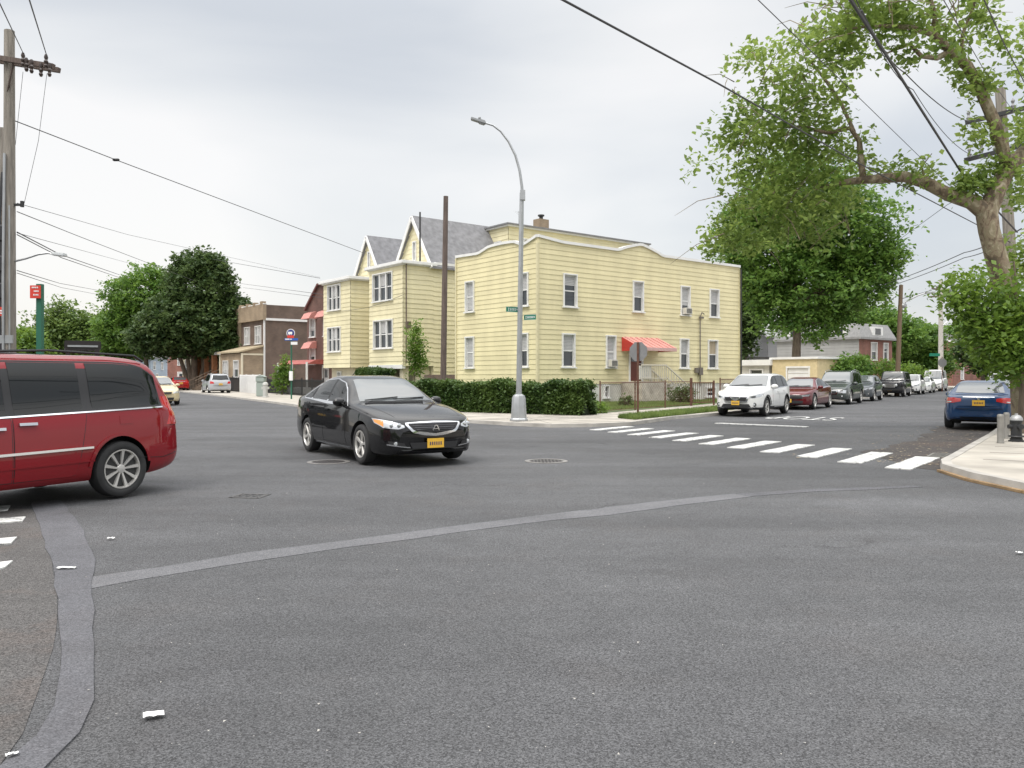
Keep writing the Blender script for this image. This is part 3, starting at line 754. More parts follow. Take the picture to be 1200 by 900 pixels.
# stoop with landing, railings and steps
st = MB(); lx0, lx1 = kx(728), kx(757)
st.box(((lx0+lx1)/2, -.75, .56), (lx1-lx0, 1.5, 1.12)); ns = 6
for i in range(ns):
    h = 1.12 * (1 - (i+1)/(ns+1)); st.box((lx1 + .14 + .29*i, -.75, h/2), (.30, 1.4, h))
for i in range(ns): st.box((lx1 + .14 + .29*i, -.75, 1.12*(1 - (i+1)/(ns+1)) + .015), (.36, 1.5, .04))
st.build('stoop', mat('stoop_concrete', (.46, .42, .36), .9, noise=.25, nscale=3), A, smooth=0)
rl = MB(); ex = lx1 + .29*ns
rl.box(((lx0+lx1)/2, -1.47, 2.0), (lx1-lx0, .05, .06)); rl.box(((lx0+lx1)/2, -1.47, 1.3), (lx1-lx0, .04, .04))
k = int((lx1-lx0)/.14)
for i in range(k+1): rl.box((lx0 + (lx1-lx0)*i/k, -1.47, 1.6), (.025, .025, .9))
for y in (-1.45, -.06):
    a = Vector((lx1, y, 2.0)); b = Vector((ex, y, .95)); rl.bar(a, b, .06); rl.bar(a - Vector((0, 0, .62)), b - Vector((0, 0, .62)), .04)
    for i in range(9):
        q = a.lerp(b, i/8); rl.box((q.x, q.y, q.z - .4), (.03, .03, .8))
rl.build('railing', mat('cream_railing', (.60, .56, .47), .6), A, smooth=0)
m = MB(); m.box((lx0 + .35, -1.40, 1.60), (.9, .04, .72)); m.build('railing_panel', M_FOUND, A)
# service pipe and meter box by the windows
xp = kx(819)
m = MB(); m.tube([(xp, -.1, .8), (xp, -.1, 4.9), (xp + .1, -.16, 5.15), (xp + .25, -.2, 5.05)], .035, 6); m.box((xp, -.12, 1.7), (.3, .16, .45)); m.box((xp - .35, -.12, 1.75), (.22, .14, .3)); m.box((xp + .08, -.13, 4.85), (.3, .12, .12))
m.build('service_pipe', mat('pipe_grey_brown', (.16, .14, .12), .7), A)
m = MB(); m.tube([(LX + .02, -.12, 8.0), (LX + .02, -.12, .3)], .05, 6); m.build('downpipe', M_BLKI, A)

# ---- yard, hedge and fences of A are things
sheet('yard', [(p.x, p.y) for p in (G(498, 482.5), G(600, 484.5, .1), G(690, 485.5, .1), G(812, 475, .1), Vector((15.5, 49, 0)), Vector((4, 58, 0)), Vector((-14, 60, 0)), G(440, 474, .1))], .108, M_LAWN)
def grass_strip(name, quad, n, h, label, seed=3, m=M_GRASS):
    r = np.random.default_rng(seed); a, b, c, d = [np.array(q[:2]) for q in quad]
    u, v = r.random(n), r.random(n)
    p = (a*(1-u)[:, None] + b*u[:, None])*(1-v)[:, None] + (d*(1-u)[:, None] + c*u[:, None])*v[:, None]
    th = r.random(n) * 6.28; hh = h * (.4 + r.random(n)*.9); w = .012 + .01*r.random(n)
    vs = np.zeros((n, 3, 3)); z = quad[0][2]
    vs[:, 0, 0] = p[:, 0] - np.cos(th)*w; vs[:, 0, 1] = p[:, 1] - np.sin(th)*w; vs[:, 0, 2] = z
    vs[:, 1, 0] = p[:, 0] + np.cos(th)*w; vs[:, 1, 1] = p[:, 1] + np.sin(th)*w; vs[:, 1, 2] = z
    vs[:, 2, 0] = p[:, 0] + r.normal(0, .04, n); vs[:, 2, 1] = p[:, 1] + r.normal(0, .04, n); vs[:, 2, 2] = z + hh
    me = bpy.data.meshes.new(name); me.from_pydata(vs.reshape(-1, 3).tolist(), [], np.arange(3*n).reshape(-1, 3).tolist()); me.materials.append(m)
    o = bpy.data.objects.new(name, me); C.objects.link(o); return tag(o, label, 'grass', kind='stuff')
ga, gb = G(724, 495.3, .1), G(838, 486.4, .1)
n_ = Vector((-DR.y, DR.x, 0))
q = [Vector((3.95, 26.1, .102)), Vector((3.95, 26.1, .102)) + DR*13, Vector((3.95, 26.1, .102)) + DR*13 + n_*.9, Vector((3.95, 26.1, .102)) + n_*.9 + DR*.6]
q = [Vector((v.x, v.y, .108)) for v in q]
sheet('verge', [(v.x, v.y) for v in q], .104, M_LAWN)
grass_strip('grass', q, 20000, .15, 'bright green grass verge between the kerb and the pavement by the stop sign')
yq = [G(640, 484.5, .11), G(808, 475.3, .11), Vector((12.9, 47.5, .11)), Vector((3.0, 41.0, .11))]
yq = [Vector((v.x, v.y, .11)) for v in yq]
grass_strip('grass', yq, 26000, .12, 'unmown grass in the front yard of the yellow corner house', 4)

# ---- B and C: pair of tall yellow houses on the same row; local frame of A
def hpt(x, y): return Vector((1.26 + .785*x - .62*y, 40 + .62*x + .785*y, .1))
B = house('gabled_house', hpt(0, 12.9), rzA, 'tall yellow house with steep grey gable and front bay, nearest the corner house')
BH = 8.62
fb = {'F': [(.55, 3.05, 6.25, 8.0, 'triple'), (.65, 3.1, 3.2, 4.98, 'triple')]}
simple_box_house(B, 0, 2.2, 0, 4.3, 2.05, 8.35, M_CREAMS, fb, row=.30, nm='bay_wall')
m = MB(); m.box((1.05, 2.15, 8.47), (2.6, 4.9, .22)); m.box((1.05, 2.15, 8.35), (2.3, 4.6, .1)); m.build('bay_roof', M_WHITE, B, bevel=.03)
def gabf(w, ze, zr): return lambda x: ze + (zr - ze) * (1 - abs(x - w/2) / (w/2))
tm = {'F': gabf(4.3, 8.6, 11.75), 'B': gabf(4.3, 8.6, 11.75)}
simple_box_house(B, 2.2, 22, 0, 4.3, .5, 8.6, M_CREAMS, {'F': [(1.95, 2.3, 9.0, 10.2, 'slit')]}, topf=tm, row=.30)
gable_roof(B, 2.2, 8.6, 0, 4.3, 8.62, 11.78, over=.28)
m = MB(); m.box((11, -.12, 8.55), (17.6, .2, .16)); m.build('gutter', M_WHITE, B)
m = MB(); m.box((11, 2.15, .3), (21.9, 4.2, .6)); m.build('foundation', M_FOUND, B)
# raised rear storey
simple_box_house(B, 8.0, 21.6, -.35, 4.3, 8.6, 11.6, M_CREAMS, {'F': [(3.2, 3.9, 9.9, 10.6, 'slit')], 'R': [(1.3, 2.3, 9.9, 10.8, 'dh')]}, nm='rear_storey')
m = MB(); m.box((14.8, 1.95, 11.70), (14.2, 5.2, .10)); m.box((14.8, 1.95, 11.60), (14.0, 5.0, .12), m=1); rr_ = m.build('rear_roof', [M_SHING, M_WHITE], B, smooth=0)
m = MB(); m.box((12.3, 1.3, 12.25), (.9, .7, 1.0)); m.tube([(12.3, 1.3, 12.7), (12.3, 1.3, 13.0)], .14, 8, m=1); m.tube([(12.3, 1.3, 13.0), (12.3, 1.3, 13.1)], .24, 8, m=1)
m.build('chimney', [M_BRT, M_BLKI], rr_)
m = MB(); m.tube([(1.2, -.05, 8.6), (1.2, -.05, 11.7)], .055, 7); m.build('vent_pipe', M_BLKI, B)
m = MB(); m.tube([(9.5, .4, 11.8), (9.5, .4, 12.9)], .02, 5); m.tube([(9.2, .4, 12.8), (9.9, .4, 12.8)], .015, 5); m.tube([(9.3, .2, 12.6), (9.3, .7, 12.9)], .012, 5); m.build('antenna', M_GALV, B)
for y in (.45, 3.85): MB().box((.35, y, 1.05), (.42, .42, 2.1)).build('porch_post', M_CREAM, B, bevel=.02)
m = MB(); m.box((.05, 2.15, 2.0), (.25, 4.3, .24)); m.build('porch_beam', M_WHITE, B)
m = MB(); m.tube([(.15, -.14, 8.4), (.15, -.14, 2.2)], .04, 6); m.tube([(6.5, -.14, 8.4), (6.5, -.14, 2.2)], .04, 6); m.box((.3, -.14, 4.6), (.3, .16, .4)); m.build('downpipe', mat('drain_brown', (.13, .10, .08), .7), B)
m = MB(); m.box((5.6, -.16, 4.2), (.22, .16, 4.6)); m.build('conduit', mat('drain_brown', (.13, .10, .08), .7), B)

Cc = house('gabled_house', hpt(0, 19.9), rzA, 'yellow house with smaller grey gable and front bay, left of its taller twin')
simple_box_house(Cc, 0, 2.6, 0, 4.2, 2.0, 8.05, M_CREAMS, {'F': [(.75, 2.75, 6.1, 7.85, 'triple'), (.75, 2.75, 3.15, 4.85, 'triple')]}, row=.30, nm='bay_wall')
m = MB(); m.box((1.2, 2.1, 8.17), (3.0, 4.8, .22)); m.box((1.2, 2.1, 8.05), (2.7, 4.5, .1)); m.build('bay_roof', M_WHITE, Cc, bevel=.03)
tm = {'F': gabf(4.2, 8.3, 11.45), 'B': gabf(4.2, 8.3, 11.45)}
simple_box_house(Cc, 2.6, 16, 0, 4.2, .1, 8.3, M_CREAMS, {'F': [(1.95, 2.25, 9.1, 10.4, 'slit')]}, topf=tm, row=.30)
gable_roof(Cc, 2.6, 9.5, 0, 4.2, 8.32, 11.48, over=.28)
simple_box_house(Cc, .5, 2.58, .35, 3.9, 0, 1.98, M_CREAM, {'F': [(1.0, 1.6, .9, 1.7, 'dh')]}, lap=0, nm='entrance_wall')
m = MB(); m.bar((.2, -.6, 1.9), (-.9, -.6, .5), .05); m.bar((.2, -2.0, 1.9), (-.9, -2.0, .5), .05)
for i in range(6): m.box((-.75 + i*.26, -1.3, .14 + .13*i), (.28, 1.5, .28 + .26*i), m=1)
m.build('front_steps', [M_BLKI, M_CREAM], Cc, smooth=0)
# linking wall between the twins
simple_box_house(B, 3.1, 16, 4.3, 6.99, .1, 8.2, M_CREAMS, {}, nm='link_wall')
m = MB(); m.box((9.5, 5.65, 8.3), (13.2, 2.9, .2)); m.build('link_roof', M_SHING, B)
# ground-floor recess behind the bay of B
m = MB(); m.box((1.6, 2.15, 1.0), (1.0, 3.8, 2.0)); m.build('garage_wall', M_CREAM, B)
# low brown-stone garden wall between B and the corner house
o = MB().box((0, 0, .75), (5.0, .35, 1.5)).build('garden_wall', M_BRB, smooth=0, bevel=0.02); o.location = hpt(1.0, 9.3) ; o.rotation_euler = (0, 0, rzA + R(90)); tag(o, 'low dark brown garden wall behind the hedge beside the corner house', 'wall')
# tag

M_BRM = brick_mat('maroon_brick', (.15, .075, .06), (.12, .06, .05), (.16, .12, .10))
# ---- E: maroon gabled house with red awnings
fE = Vector((-.62, .785, 0)); bE = Vector((.785, .62, 0)); rzE = math.atan2(.62, .785)
E = house('awning_house', (-13.8, 63, .1), rzE, 'narrow dark red house with red window awnings beside the twin yellow gabled houses')
simple_box_house(E, 0, 12, 0, 5, 0, 7.0, M_BRM, {'F': [(.6, 1.6, 4.6, 6.1, 'dh'), (3.2, 4.2, 4.6, 6.1, 'dh'), (.6, 1.6, 2.4, 3.7, 'dh'), (3.0, 4.0, .4, 2.2, 'door')]}, lap=0, topf={'F': lambda x: 7.0 + 1.7 * min(1, x/2.2)})
m = MB(); m.prism3([(-.2, 5.3, 6.95), (-.2, 2.8, 8.85), (-.2, .1, 8.85), (-.2, .1, 8.7), (-.2, 2.75, 8.7), (-.2, 5.2, 6.8)], (12, 0, 0)); m.build('roof', M_MAROON, E, smooth=0)
def awning(root, xw, y0, y1, zt, zl, out, mm):
    m = MB(); n = 6
    for i in range(n):
        ya = y0 + (y1-y0)*i/n; yb = y0 + (y1-y0)*(i+1)/n - .02
        hi = .02*(i % 2)
        m.add([(xw, ya, zt+hi), (xw, yb, zt+hi), (xw-out*.6, yb, (zt*.6+zl*.4)+.1), (xw-out*.6, ya, (zt*.6+zl*.4)+.1), (xw-out, yb, zl), (xw-out, ya, zl)], [(0, 1, 2, 3), (3, 2, 4, 5)])
    for y in (y0, y1): m.prism3([(xw, y, zt), (xw-out*.6, y, zt*.6+zl*.4+.1), (xw-out, y, zl), (xw, y, zl)], (0, .02, 0))
    m.build('awning', mm, root, smooth=0)
W7 = 5
for (a, b, z) in ((.5, 1.7, 6.2), (3.1, 4.3, 6.2), (.5, 1.7, 3.8)): awning(E, -.03, W7-b-.15, W7-a+.15, z+.45, z-.15, .7, M_AWNS)
awning(E, -.03, .6, 6.3, 2.75, 2.35, 2.0, mat('faded_dark_red_awning', (.36, .09, .075), .6, noise=.15))
m = MB()
for y in (.4, 3.2, 6.0): m.box((-2.1, y, 1.25), (.12, .12, 2.5))
m.box((-1.1, 3.2, .25), (2.2, 6.2, .5)); m.build('porch', M_WHITE, E)

# ---- F: brown brick building with tan front
Fh = house('brick_building', (-23.7, 78, .1), rzE, 'flat roofed dark brown brick building with tan parapet front and one storey tan porch')
simple_box_house(Fh, 0, 16, 0, 6.5, 0, 8.3, M_BRB, {'F': [(1.0, 2.4, 4.6, 6.3, 'triple'), (3.9, 5.4, 4.6, 6.3, 'triple')], 'R': [(12.5, 13.4, 4.6, 6, 'dh')]}, lap=0)
m = MB(); m.box((8, -.06, 6.9), (16, .12, .22)); m.box((-.1, 3.3, 8.35), (.3, 6.7, .18)); m.build('white_band', M_WHITE, Fh, smooth=0)
m = MB(); m.box((-.12, 3.25, 7.6), (.36, 6.6, 1.5)); 
for i in range(4): m.box((-.12, .4 + i*1.9, 8.45), (.42, .5, .35))
m.build('parapet_front', M_BRT, Fh, smooth=0)
m = MB(); m.box((8, 3.25, 8.2), (15.7, 6.2, .1)); m.build('roof', M_SHINB, Fh)
m = MB(); m.box((-.06, .16, 3.6), (.16, .18, 6.9)); m.build('corner_trim', M_WHITE, Fh)
simple_box_house(Fh, -2.2, -.1, .3, 6.3, 0, 3.6, M_BRT, {'F': [(3.9, 5.2, 1.3, 2.9, 'dh'), (.9, 2.3, 1.2, 2.9, 'triple')]}, lap=0, nm='porch_wall', topf={'R': lambda x: 3.75 + .24*x, 'L': lambda x: 4.25 - .24*x})
m = MB(); m.add([(-2.5, .1, 3.65), (-2.5, 6.5, 3.65), (0, 6.5, 4.28), (0, .1, 4.28), (-2.5, .1, 3.8), (-2.5, 6.5, 3.8), (0, 6.5, 4.43), (0, .1, 4.43)], [(0, 1, 2, 3), (7, 6, 5, 4), (0, 3, 7, 4), (1, 5, 6, 2), (0, 4, 5, 1), (3, 2, 6, 7)])
m2_ = MB().box((-2.2, 6.3, 1.8), (.2, .2, 3.6)).build('porch_post', M_CREAM, Fh, smooth=0); m2_ = MB(); m2_.box((-1.15, .27, 1.45), (2.1, .06, .12)); m2_.box((-2.2, .27, 1.8), (.16, .16, 3.6)); m2_.box((-1.15, .27, 3.5), (2.1, .06, .16)); m2_.build('porch_trim', M_CREAM, Fh, smooth=0)
m.build('porch_roof', mat('tan_porch_roof', (.40, .33, .22), .85, noise=.15), Fh, smooth=0)
# G: next tan row houses with steps
Gh = house('row_house', tuple(Vector((-23.7, 78, .1)) + fE * 6.8), rzE, 'tan brick row house with orange brown porch pillars and long front steps')
simple_box_house(Gh, 0, 14, 0, 8, 0, 8.4, M_BRT, {'F': [(1, 2.4, 4.6, 6.2, 'dh'), (5, 6.4, 4.6, 6.2, 'dh'), (4.8, 6.6, 1.6, 3.2, 'triple'), (2.2, 3.1, 1.2, 3.3, 'door')]}, lap=0)
m = MB(); m.box((-.9, 4, 3.75), (2.2, 8.2, .3)); 
m.build('porch_roof', M_WHITE, Gh)
m = MB()
for y in (.2, 2.6, 5.2, 7.8): m.box((-1.8, y, 2.4), (.45, .45, 2.4))
m.box((-1.0, 4, .6), (2.0, 8, 1.2)); m.build('porch_pillar', mat('orange_brown_brick', (.34, .15, .07), .8, noise=.2, nscale=4), Gh)
m = MB()
for i in range(7): m.box((-2.2 - i*.3, 1.4, .6 - i*.08), (.3, 1.6, 1.2 - i*.16))
for y in (.5, 2.3): m.bar((-2.0, y, 2.1), (-4.4, y, .95), .09); m.bar((-2.0, y, 1.6), (-4.4, y, .45), .05)
m.build('front_steps', mat('brown_steps', (.20, .15, .11), .8, noise=.2), Gh, smooth=0)
Hh = house('row_house', tuple(Vector((-23.7, 78, .1)) + fE * 15.4), rzE, 'farthest row house behind the big trees, orange red brick with cream bay')
simple_box_house(Hh, 0, 14, 0, 10, 0, 8.0, M_BRR, {'F': [(1, 2.4, 4.6, 6.2, 'dh'), (6, 7.4, 4.6, 6.2, 'dh')]}, lap=0)
simple_box_house(Hh, -1.8, -.05, 1, 5, 0, 4.6, M_CREAM, {'F': [(1.2, 2.8, 1.6, 3.2, 'dh')]}, lap=0, nm='bay_wall')
m = MB(); m.box((-.85, 3, 4.7), (2.2, 4.4, .25)); m.build('bay_roof', M_WHITE, Hh)
# far left background houses
def bg_house(px, Y, w, d, h, rz, m, label, roofm=M_SHING, gable=2.2, name='house'):
    p = P(px, 441, Y); r_ = house(name, (p.x, p.y, .1), rz, label)
    ops = {'F': [(w*.12, w*.3, h*.58, h*.84, 'dh'), (w*.6, w*.8, h*.58, h*.84, 'dh'), (w*.12, w*.3, h*.15, h*.42, 'dh'), (w*.6, w*.72, h*.03, h*.36, 'door')],
           'R': [(d*.15, d*.27, h*.58, h*.84, 'dh'), (d*.6, d*.72, h*.58, h*.84, 'dh'), (d*.3, d*.42, h*.15, h*.42, 'dh')]}
    tf = {'F': gabf(w, h, h + gable), 'B': gabf(w, h, h + gable)} if gable else {}
    simple_box_house(r_, 0, d, 0, w, 0, h, m, ops, topf=tf, row=.35)
    if gable: gable_roof(r_, 0, d, 0, w, h + .02, h + gable + .03, over=.4, m=roofm)
    else: MB().box((d/2, w/2, h + .1), (d + .4, w + .4, .25)).build('roof', M_WHITE, r_, bevel=.03)
    return r_
bg_house(176, 118, 9, 9, 4.2, rzE + R(60), M_BLUES, 'pale blue sided house glimpsed between the red minivan and the big dark tree', gable=1.8)
bg_house(126, 135, 9, 12, 5.0, rzE + R(60), M_LGREY, 'white house mostly hidden by pale trees beyond the red minivan', gable=2)
bg_house(232, 150, 12, 12, 6.0, rzE + R(30), M_BRR, 'small red brick house seen under the crown of the big dark tree', gable=2)
# ---- right hand background buildings
Gk = house('garage', (21.1, 56, .1), rzA, 'small cream garage with white roller door, behind the dark red parked sedan', 'garage')
simple_box_house(Gk, 0, 6, 0, 3.6, 0, 2.6, mat('cream_garage_wall', (.60, .50, .30), .8, noise=.1), {'F': [(1.25, 2.95, 0, 2.0, 'garage')]}, lap=0)
m = MB(); m.box((3, 1.8, 2.68), (6.3, 3.9, .16)); m.build('roof', M_WHITE, Gk, bevel=.02)
Gj = house('garage', (18.7, 59, .1), rzA, 'low white flat roofed garage between the yellow corner house and the cream garage', 'garage')
simple_box_house(Gj, 0, 7, 0, 6.5, 0, 2.2, M_FOUND, {'F': [(4.9, 6.0, .4, 1.9, 'slit')]}, lap=0)
m = MB(); m.box((3.5, 3.25, 2.4), (7.6, 7.1, .42)); m.build('roof', M_WHITE, Gj, bevel=.02)
Gi = house('house', (29.0, 92, .1), rzA, 'grey sided gabled house behind the garages, right of the yellow corner house')
simple_box_house(Gi, 0, 12, 0, 10, 0, 6.0, M_GREYS, {'F': [(3.5, 4.6, 3.6, 5.2, 'dh'), (6.5, 7.6, 3.6, 5.2, 'dh'), (1, 2, 3.6, 5.2, 'dh')]}, topf={'F': gabf(10, 6, 9), 'B': gabf(10, 6, 9)})
gable_roof(Gi, 0, 12, 0, 10, 6.02, 9.05, over=.4, m=M_LGREY)
simple_box_house(Gi, -5, -.1, 0, 9, 0, 3.4, M_GREYS, {'F': [(3.5, 4.6, 1.6, 2.9, 'dh')]}, nm='annex_wall')
m = MB(); m.box((-2.5, 4.5, 3.5), (5.2, 9.3, .2)); m.build('annex_roof', M_SHINB, Gi)
J = house('mansard_house', (33.4, 78, .1), rzA, 'pale grey house with mansard roof, white dormers and red brick street side')
simple_box_house(J, 0, 6.4, 0, 9, 0, 5.1, M_LGREY, {'F': [(4.8, 5.6, 1.6, 2.9, 'dh')]}, sides='FLB')
mb = MB(); opj = [(2.2, 3.3, 3.0, 4.7, 'dh'), (4.6, 5.5, 3.0, 4.7, 'dh'), (.5, 1.3, .9, 2.2, 'dh')]
wallfn(mb, (0, 0), (6.4, 0), 0, 5.1, opj, lap=0); mb.build('brick_wall', M_BRR, J, smooth=0)
for q_ in opj: window_at(J, (0, 0), (6.4, 0), q_)
m = MB(); a = [(-.3, -.3), (6.7, -.3), (6.7, 9.3), (-.3, 9.3)]; b_ = [(.3, .3), (6.1, .3), (6.1, 8.7), (.3, 8.7)]
m.add([(x, y, 5.0) for x, y in a] + [(x, y, 6.55) for x, y in b_] + [(x, y, 5.2) for x, y in a], [(0, 1, 2, 3), (4, 5, 6, 7), (8, 9, 5, 4), (9, 10, 6, 5), (10, 11, 7, 6), (11, 8, 4, 7), (0, 1, 9, 8), (1, 2, 10, 9), (2, 3, 11, 10), (3, 0, 8, 11)])
rj = m.build('mansard_roof', mat('pale_mansard', (.27, .27, .27), .85, noise=.15, nscale=5), J, smooth=0)
for (x, y, rot) in ((.1, 6.9, 0), (.1, 2.0, 0), (3.2, .05, 1)):
    m = MB(); sx, sy = (.9, 1.6) if not rot else (2.0, .9)
    m.box((x + (.2 if not rot else 0), y + (.2 if rot else 0), 5.75), (sx, sy, 1.0)); dm = m.build('dormer', M_WHITE, rj)
    m = MB(); m.box((x - .27, y, 5.8), (.04, .8, .7)) if not rot else m.box((x, y - .27, 5.8), (1.0, .04, .6)); m.build('pane', M_GLASS, dm)
bg_house(1117, 118, 9, 8, 6.4, rzA, M_BRR, 'dark red brick house far up the right street, half hidden by trees', gable=1.6, roofm=M_SHINB)
bg_house(1150, 150, 9, 8, 3.2, rzA, M_BRR, 'low brownish red house at the far end of the right street', gable=1.2, roofm=M_SHINB)

# ================================================================ CARS
def pchip(xs, ys):
    xs = np.array(xs, float); ys = np.array(ys, float); h = np.diff(xs); d = np.diff(ys) / h
    m = np.zeros(len(xs)); m[0] = d[0]; m[-1] = d[-1]
    for i in range(1, len(xs) - 1):
        if d[i-1] * d[i] > 0:
            w1 = 2*h[i] + h[i-1]; w2 = h[i] + 2*h[i-1]; m[i] = (w1 + w2) / (w1/d[i-1] + w2/d[i])
    def f(x):
        x = np.clip(x, xs[0], xs[-1]); i = np.clip(np.searchsorted(xs, x, side='right') - 1, 0, len(h) - 1)
        t = (x - xs[i]) / h[i]
        return (2*t**3-3*t**2+1)*ys[i] + (t**3-2*t**2+t)*h[i]*m[i] + (-2*t**3+3*t**2)*ys[i+1] + (t**3-t**2)*h[i]*m[i+1]
    return f
SFT = ([0, .06, .18, .34, .55, .74, .9, 1], [.90, .955, .985, 1.0, .992, .985, .968, .945])

class Car:
    def __init__(s, L, W, H, top, belt, bot, hw, wheels, rt, tum=.28, bowf=.16, bowr=.10, pexp=8, well=True, sft=SFT):
        s.L, s.W, s.H = L, W, H; s.rt = rt; s.wheels = wheels; s.tum = tum; s.bf, s.br = bowf, bowr; s.pe = pexp; s.sft = sft
        s.top = pchip(*zip(*top)); s.belt = pchip(*zip(*belt)); s.bot = pchip(*zip(*bot)); s.hw = pchip(*zip(*hw))
    def sec(s, x):
        zb, be, to, w = s.bot(x), s.belt(x), s.top(x), s.hw(x); be = np.maximum(be, zb + .05); to = np.maximum(to, be + .012)
        h = to - be; hf = np.clip(h / .42, 0, 1); p = 2.2 + (s.pe - 2.2) * hf
        return zb, be, to, w, hf, p
    def Y(s, x, z):
        x = np.asarray(x, float); z = np.asarray(z, float)
        zb, be, to, w, hf, p = s.sec(x)
        t = np.clip((z - zb) / (be - zb), 0, 1); y1 = w * np.interp(t, *s.sft)
        q = np.clip((z - be) / (to - be), 0, 1)
        y2 = w * s.sft[1][-1] * (1 - s.tum*q*hf) * (1 - .03*hf*np.clip(q*10, 0, 1)) * np.power(np.maximum(1 - q**p, 0), 1/p)
        y = np.where(z <= be, y1, y2)
        return np.where((z < zb - 1e-6) | (z > to + 1e-6), -1, y)
    def bow(s, x, y):
        c = 1 - 2 * x / s.L
        k = np.where(c > 0, s.bf, s.br)
        return x + k * np.sign(c) * np.abs(c)**1.2 * (np.abs(y) / (s.W/2))**2
    def W3(s, x, y, z): return np.stack([s.L/2 - s.bow(x, y), y, z], -1)
    def side(s, sg):
        def f(u, v, off): y = np.maximum(s.Y(u, v), .02) + off; return s.W3(u, sg * y, v)
        return f
    def front(s, rear=False):
        grid = np.linspace(0, 1.9, 500)
        def f(u, v, off):
            u = np.asarray(u, float); v = np.asarray(v, float); out = np.zeros(u.shape)
            for idx in np.ndindex(u.shape):
                xs = s.L - grid if rear else grid
                ok = s.Y(xs, np.full_like(xs, v[idx])) >= abs(u[idx])
                k = int(np.argmax(ok)) if ok.any() else 0
                out[idx] = xs[k]
            return s.W3(out, u, v) + np.array([(-off if rear else off), 0, 0])
        return f
    def topz(s):
        q = np.linspace(0, 1, 160)
        def f(u, v, off):
            u = np.asarray(u, float); v = np.asarray(v, float); out = np.zeros(u.shape)
            for idx in np.ndindex(u.shape):
                x = np.full_like(q, u[idx]); zb, be, to, w, hf, p = s.sec(u[idx]); z = be + (to - be) * q
                ok = s.Y(x, z) >= abs(v[idx]) - 1e-9
                out[idx] = z[len(q) - 1 - int(np.argmax(ok[::-1]))] if ok.any() else be
            r_ = s.W3(u, v, out); r_[..., 2] += off; return r_
        return f
    def body(s, name, mats, parent, well=.30, wr=.055, clad=0.0):
        L = s.L
        xs = np.unique(np.round(np.concatenate([L*.5*(1 - np.cos(np.linspace(0, np.pi, 60))), np.linspace(0, .12, 6), np.linspace(L-.12, L, 6), np.linspace(L*.1, L*.9, 60)]), 4))
        tt = np.array([0, .05, .1, .16, .24, .34, .45, .56, .67, .78, .88, .95, 1]); th = [('q', q) for q in (.03, .07, .11, .2, .32, .45)] + [('a', a) for a in np.linspace(.22, np.pi/2, 11)]
        rings = []
        for x in xs:
            zb, be, to, w, hf, p = s.sec(x)
            pts = [(0, zb), (w*.45, zb), (w*.82, zb)]
            for t in tt: pts.append((float(w * np.interp(t, *s.sft)), zb + (be - zb) * t))
            for a in th:
                kd, a = a
                if kd == 'q': a = math.asin(min(1, (a * math.sin(.2) ** (2/p) / .5) ** (p/2)))
                q = math.sin(a) ** (2/p); z = be + (to - be) * q
                y = w * s.sft[1][-1] * (1 - s.tum*q*hf) * (1 - .03*hf*min(1, q*10)) * max(math.cos(a), 0) ** (2/p)
                pts.append((y if a < math.pi/2 - 1e-6 else 0.0, z))
            full = pts + [(-y, z) for y, z in pts[-2:0:-1]]
            rings.append([tuple(s.W3(np.float64(x), np.float64(y), np.float64(z))) for y, z in full])
        n = len(rings[0]); mb = MB(); vs = [v for r_ in rings for v in r_]
        fs = [(i*n+j, i*n+(j+1) % n, (i+1)*n+(j+1) % n, (i+1)*n+j) for i in range(len(rings)-1) for j in range(n)]
        h = n // 2
        c0 = len(vs)
        for i0 in (0, (len(rings)-1)*n):                 # end caps as quad strips
            fs.append((i0, i0+1, i0+n-1))
            for j in range(1, h-1): fs.append((i0+j, i0+j+1, i0+n-j-1, i0+n-j))
            fs.append((i0+h-1, i0+h, i0+h+1))
        mb.add(vs, fs); o = mb.build(name, mats, parent, smooth=40)
        cut = MB()
        for xw in s.wheels:
            for sg in (-1, 1):
                r_ = s.rt + wr; a = sg * (s.W/2 + .2); b = sg * (s.W/2 - well)
                cut.lathe([(r_, min(a, b)), (r_, max(a, b))], (L/2 - xw, 0, s.rt + .01), 'Y', 40)
        co = cut.build('cutter', mats, None, smooth=0)
        co.parent = parent
        md = o.modifiers.new('b', 'BOOLEAN'); md.object = co; md.operation = 'DIFFERENCE'; md.solver = 'EXACT'
        bpy.context.view_layer.update(); dg = bpy.context.evaluated_depsgraph_get()
        me = bpy.data.meshes.new_from_object(o.evaluated_get(dg)); o.modifiers.clear(); old = o.data; o.data = me; me.name = name
        bpy.data.objects.remove(co)
        if len(mats) > 1:
            for pl in me.polygons:
                c = pl.center
                for xw in s.wheels:
                    if math.hypot(c.x - (L/2 - xw), c.z - s.rt - .01) < s.rt + wr - .001 + .004 and abs(c.y) < s.W/2 + .1 :
                        rr = math.hypot(c.x - (L/2 - xw), c.z - s.rt - .01)
                        if abs(pl.normal.y) < .3 or abs(c.y) < s.W/2 - well + .02: pl.material_index = 1
                if c.z < clad or pl.normal.z < -.9: pl.material_index = 1
        me.set_sharp_from_angle(angle=R(40))
        return o

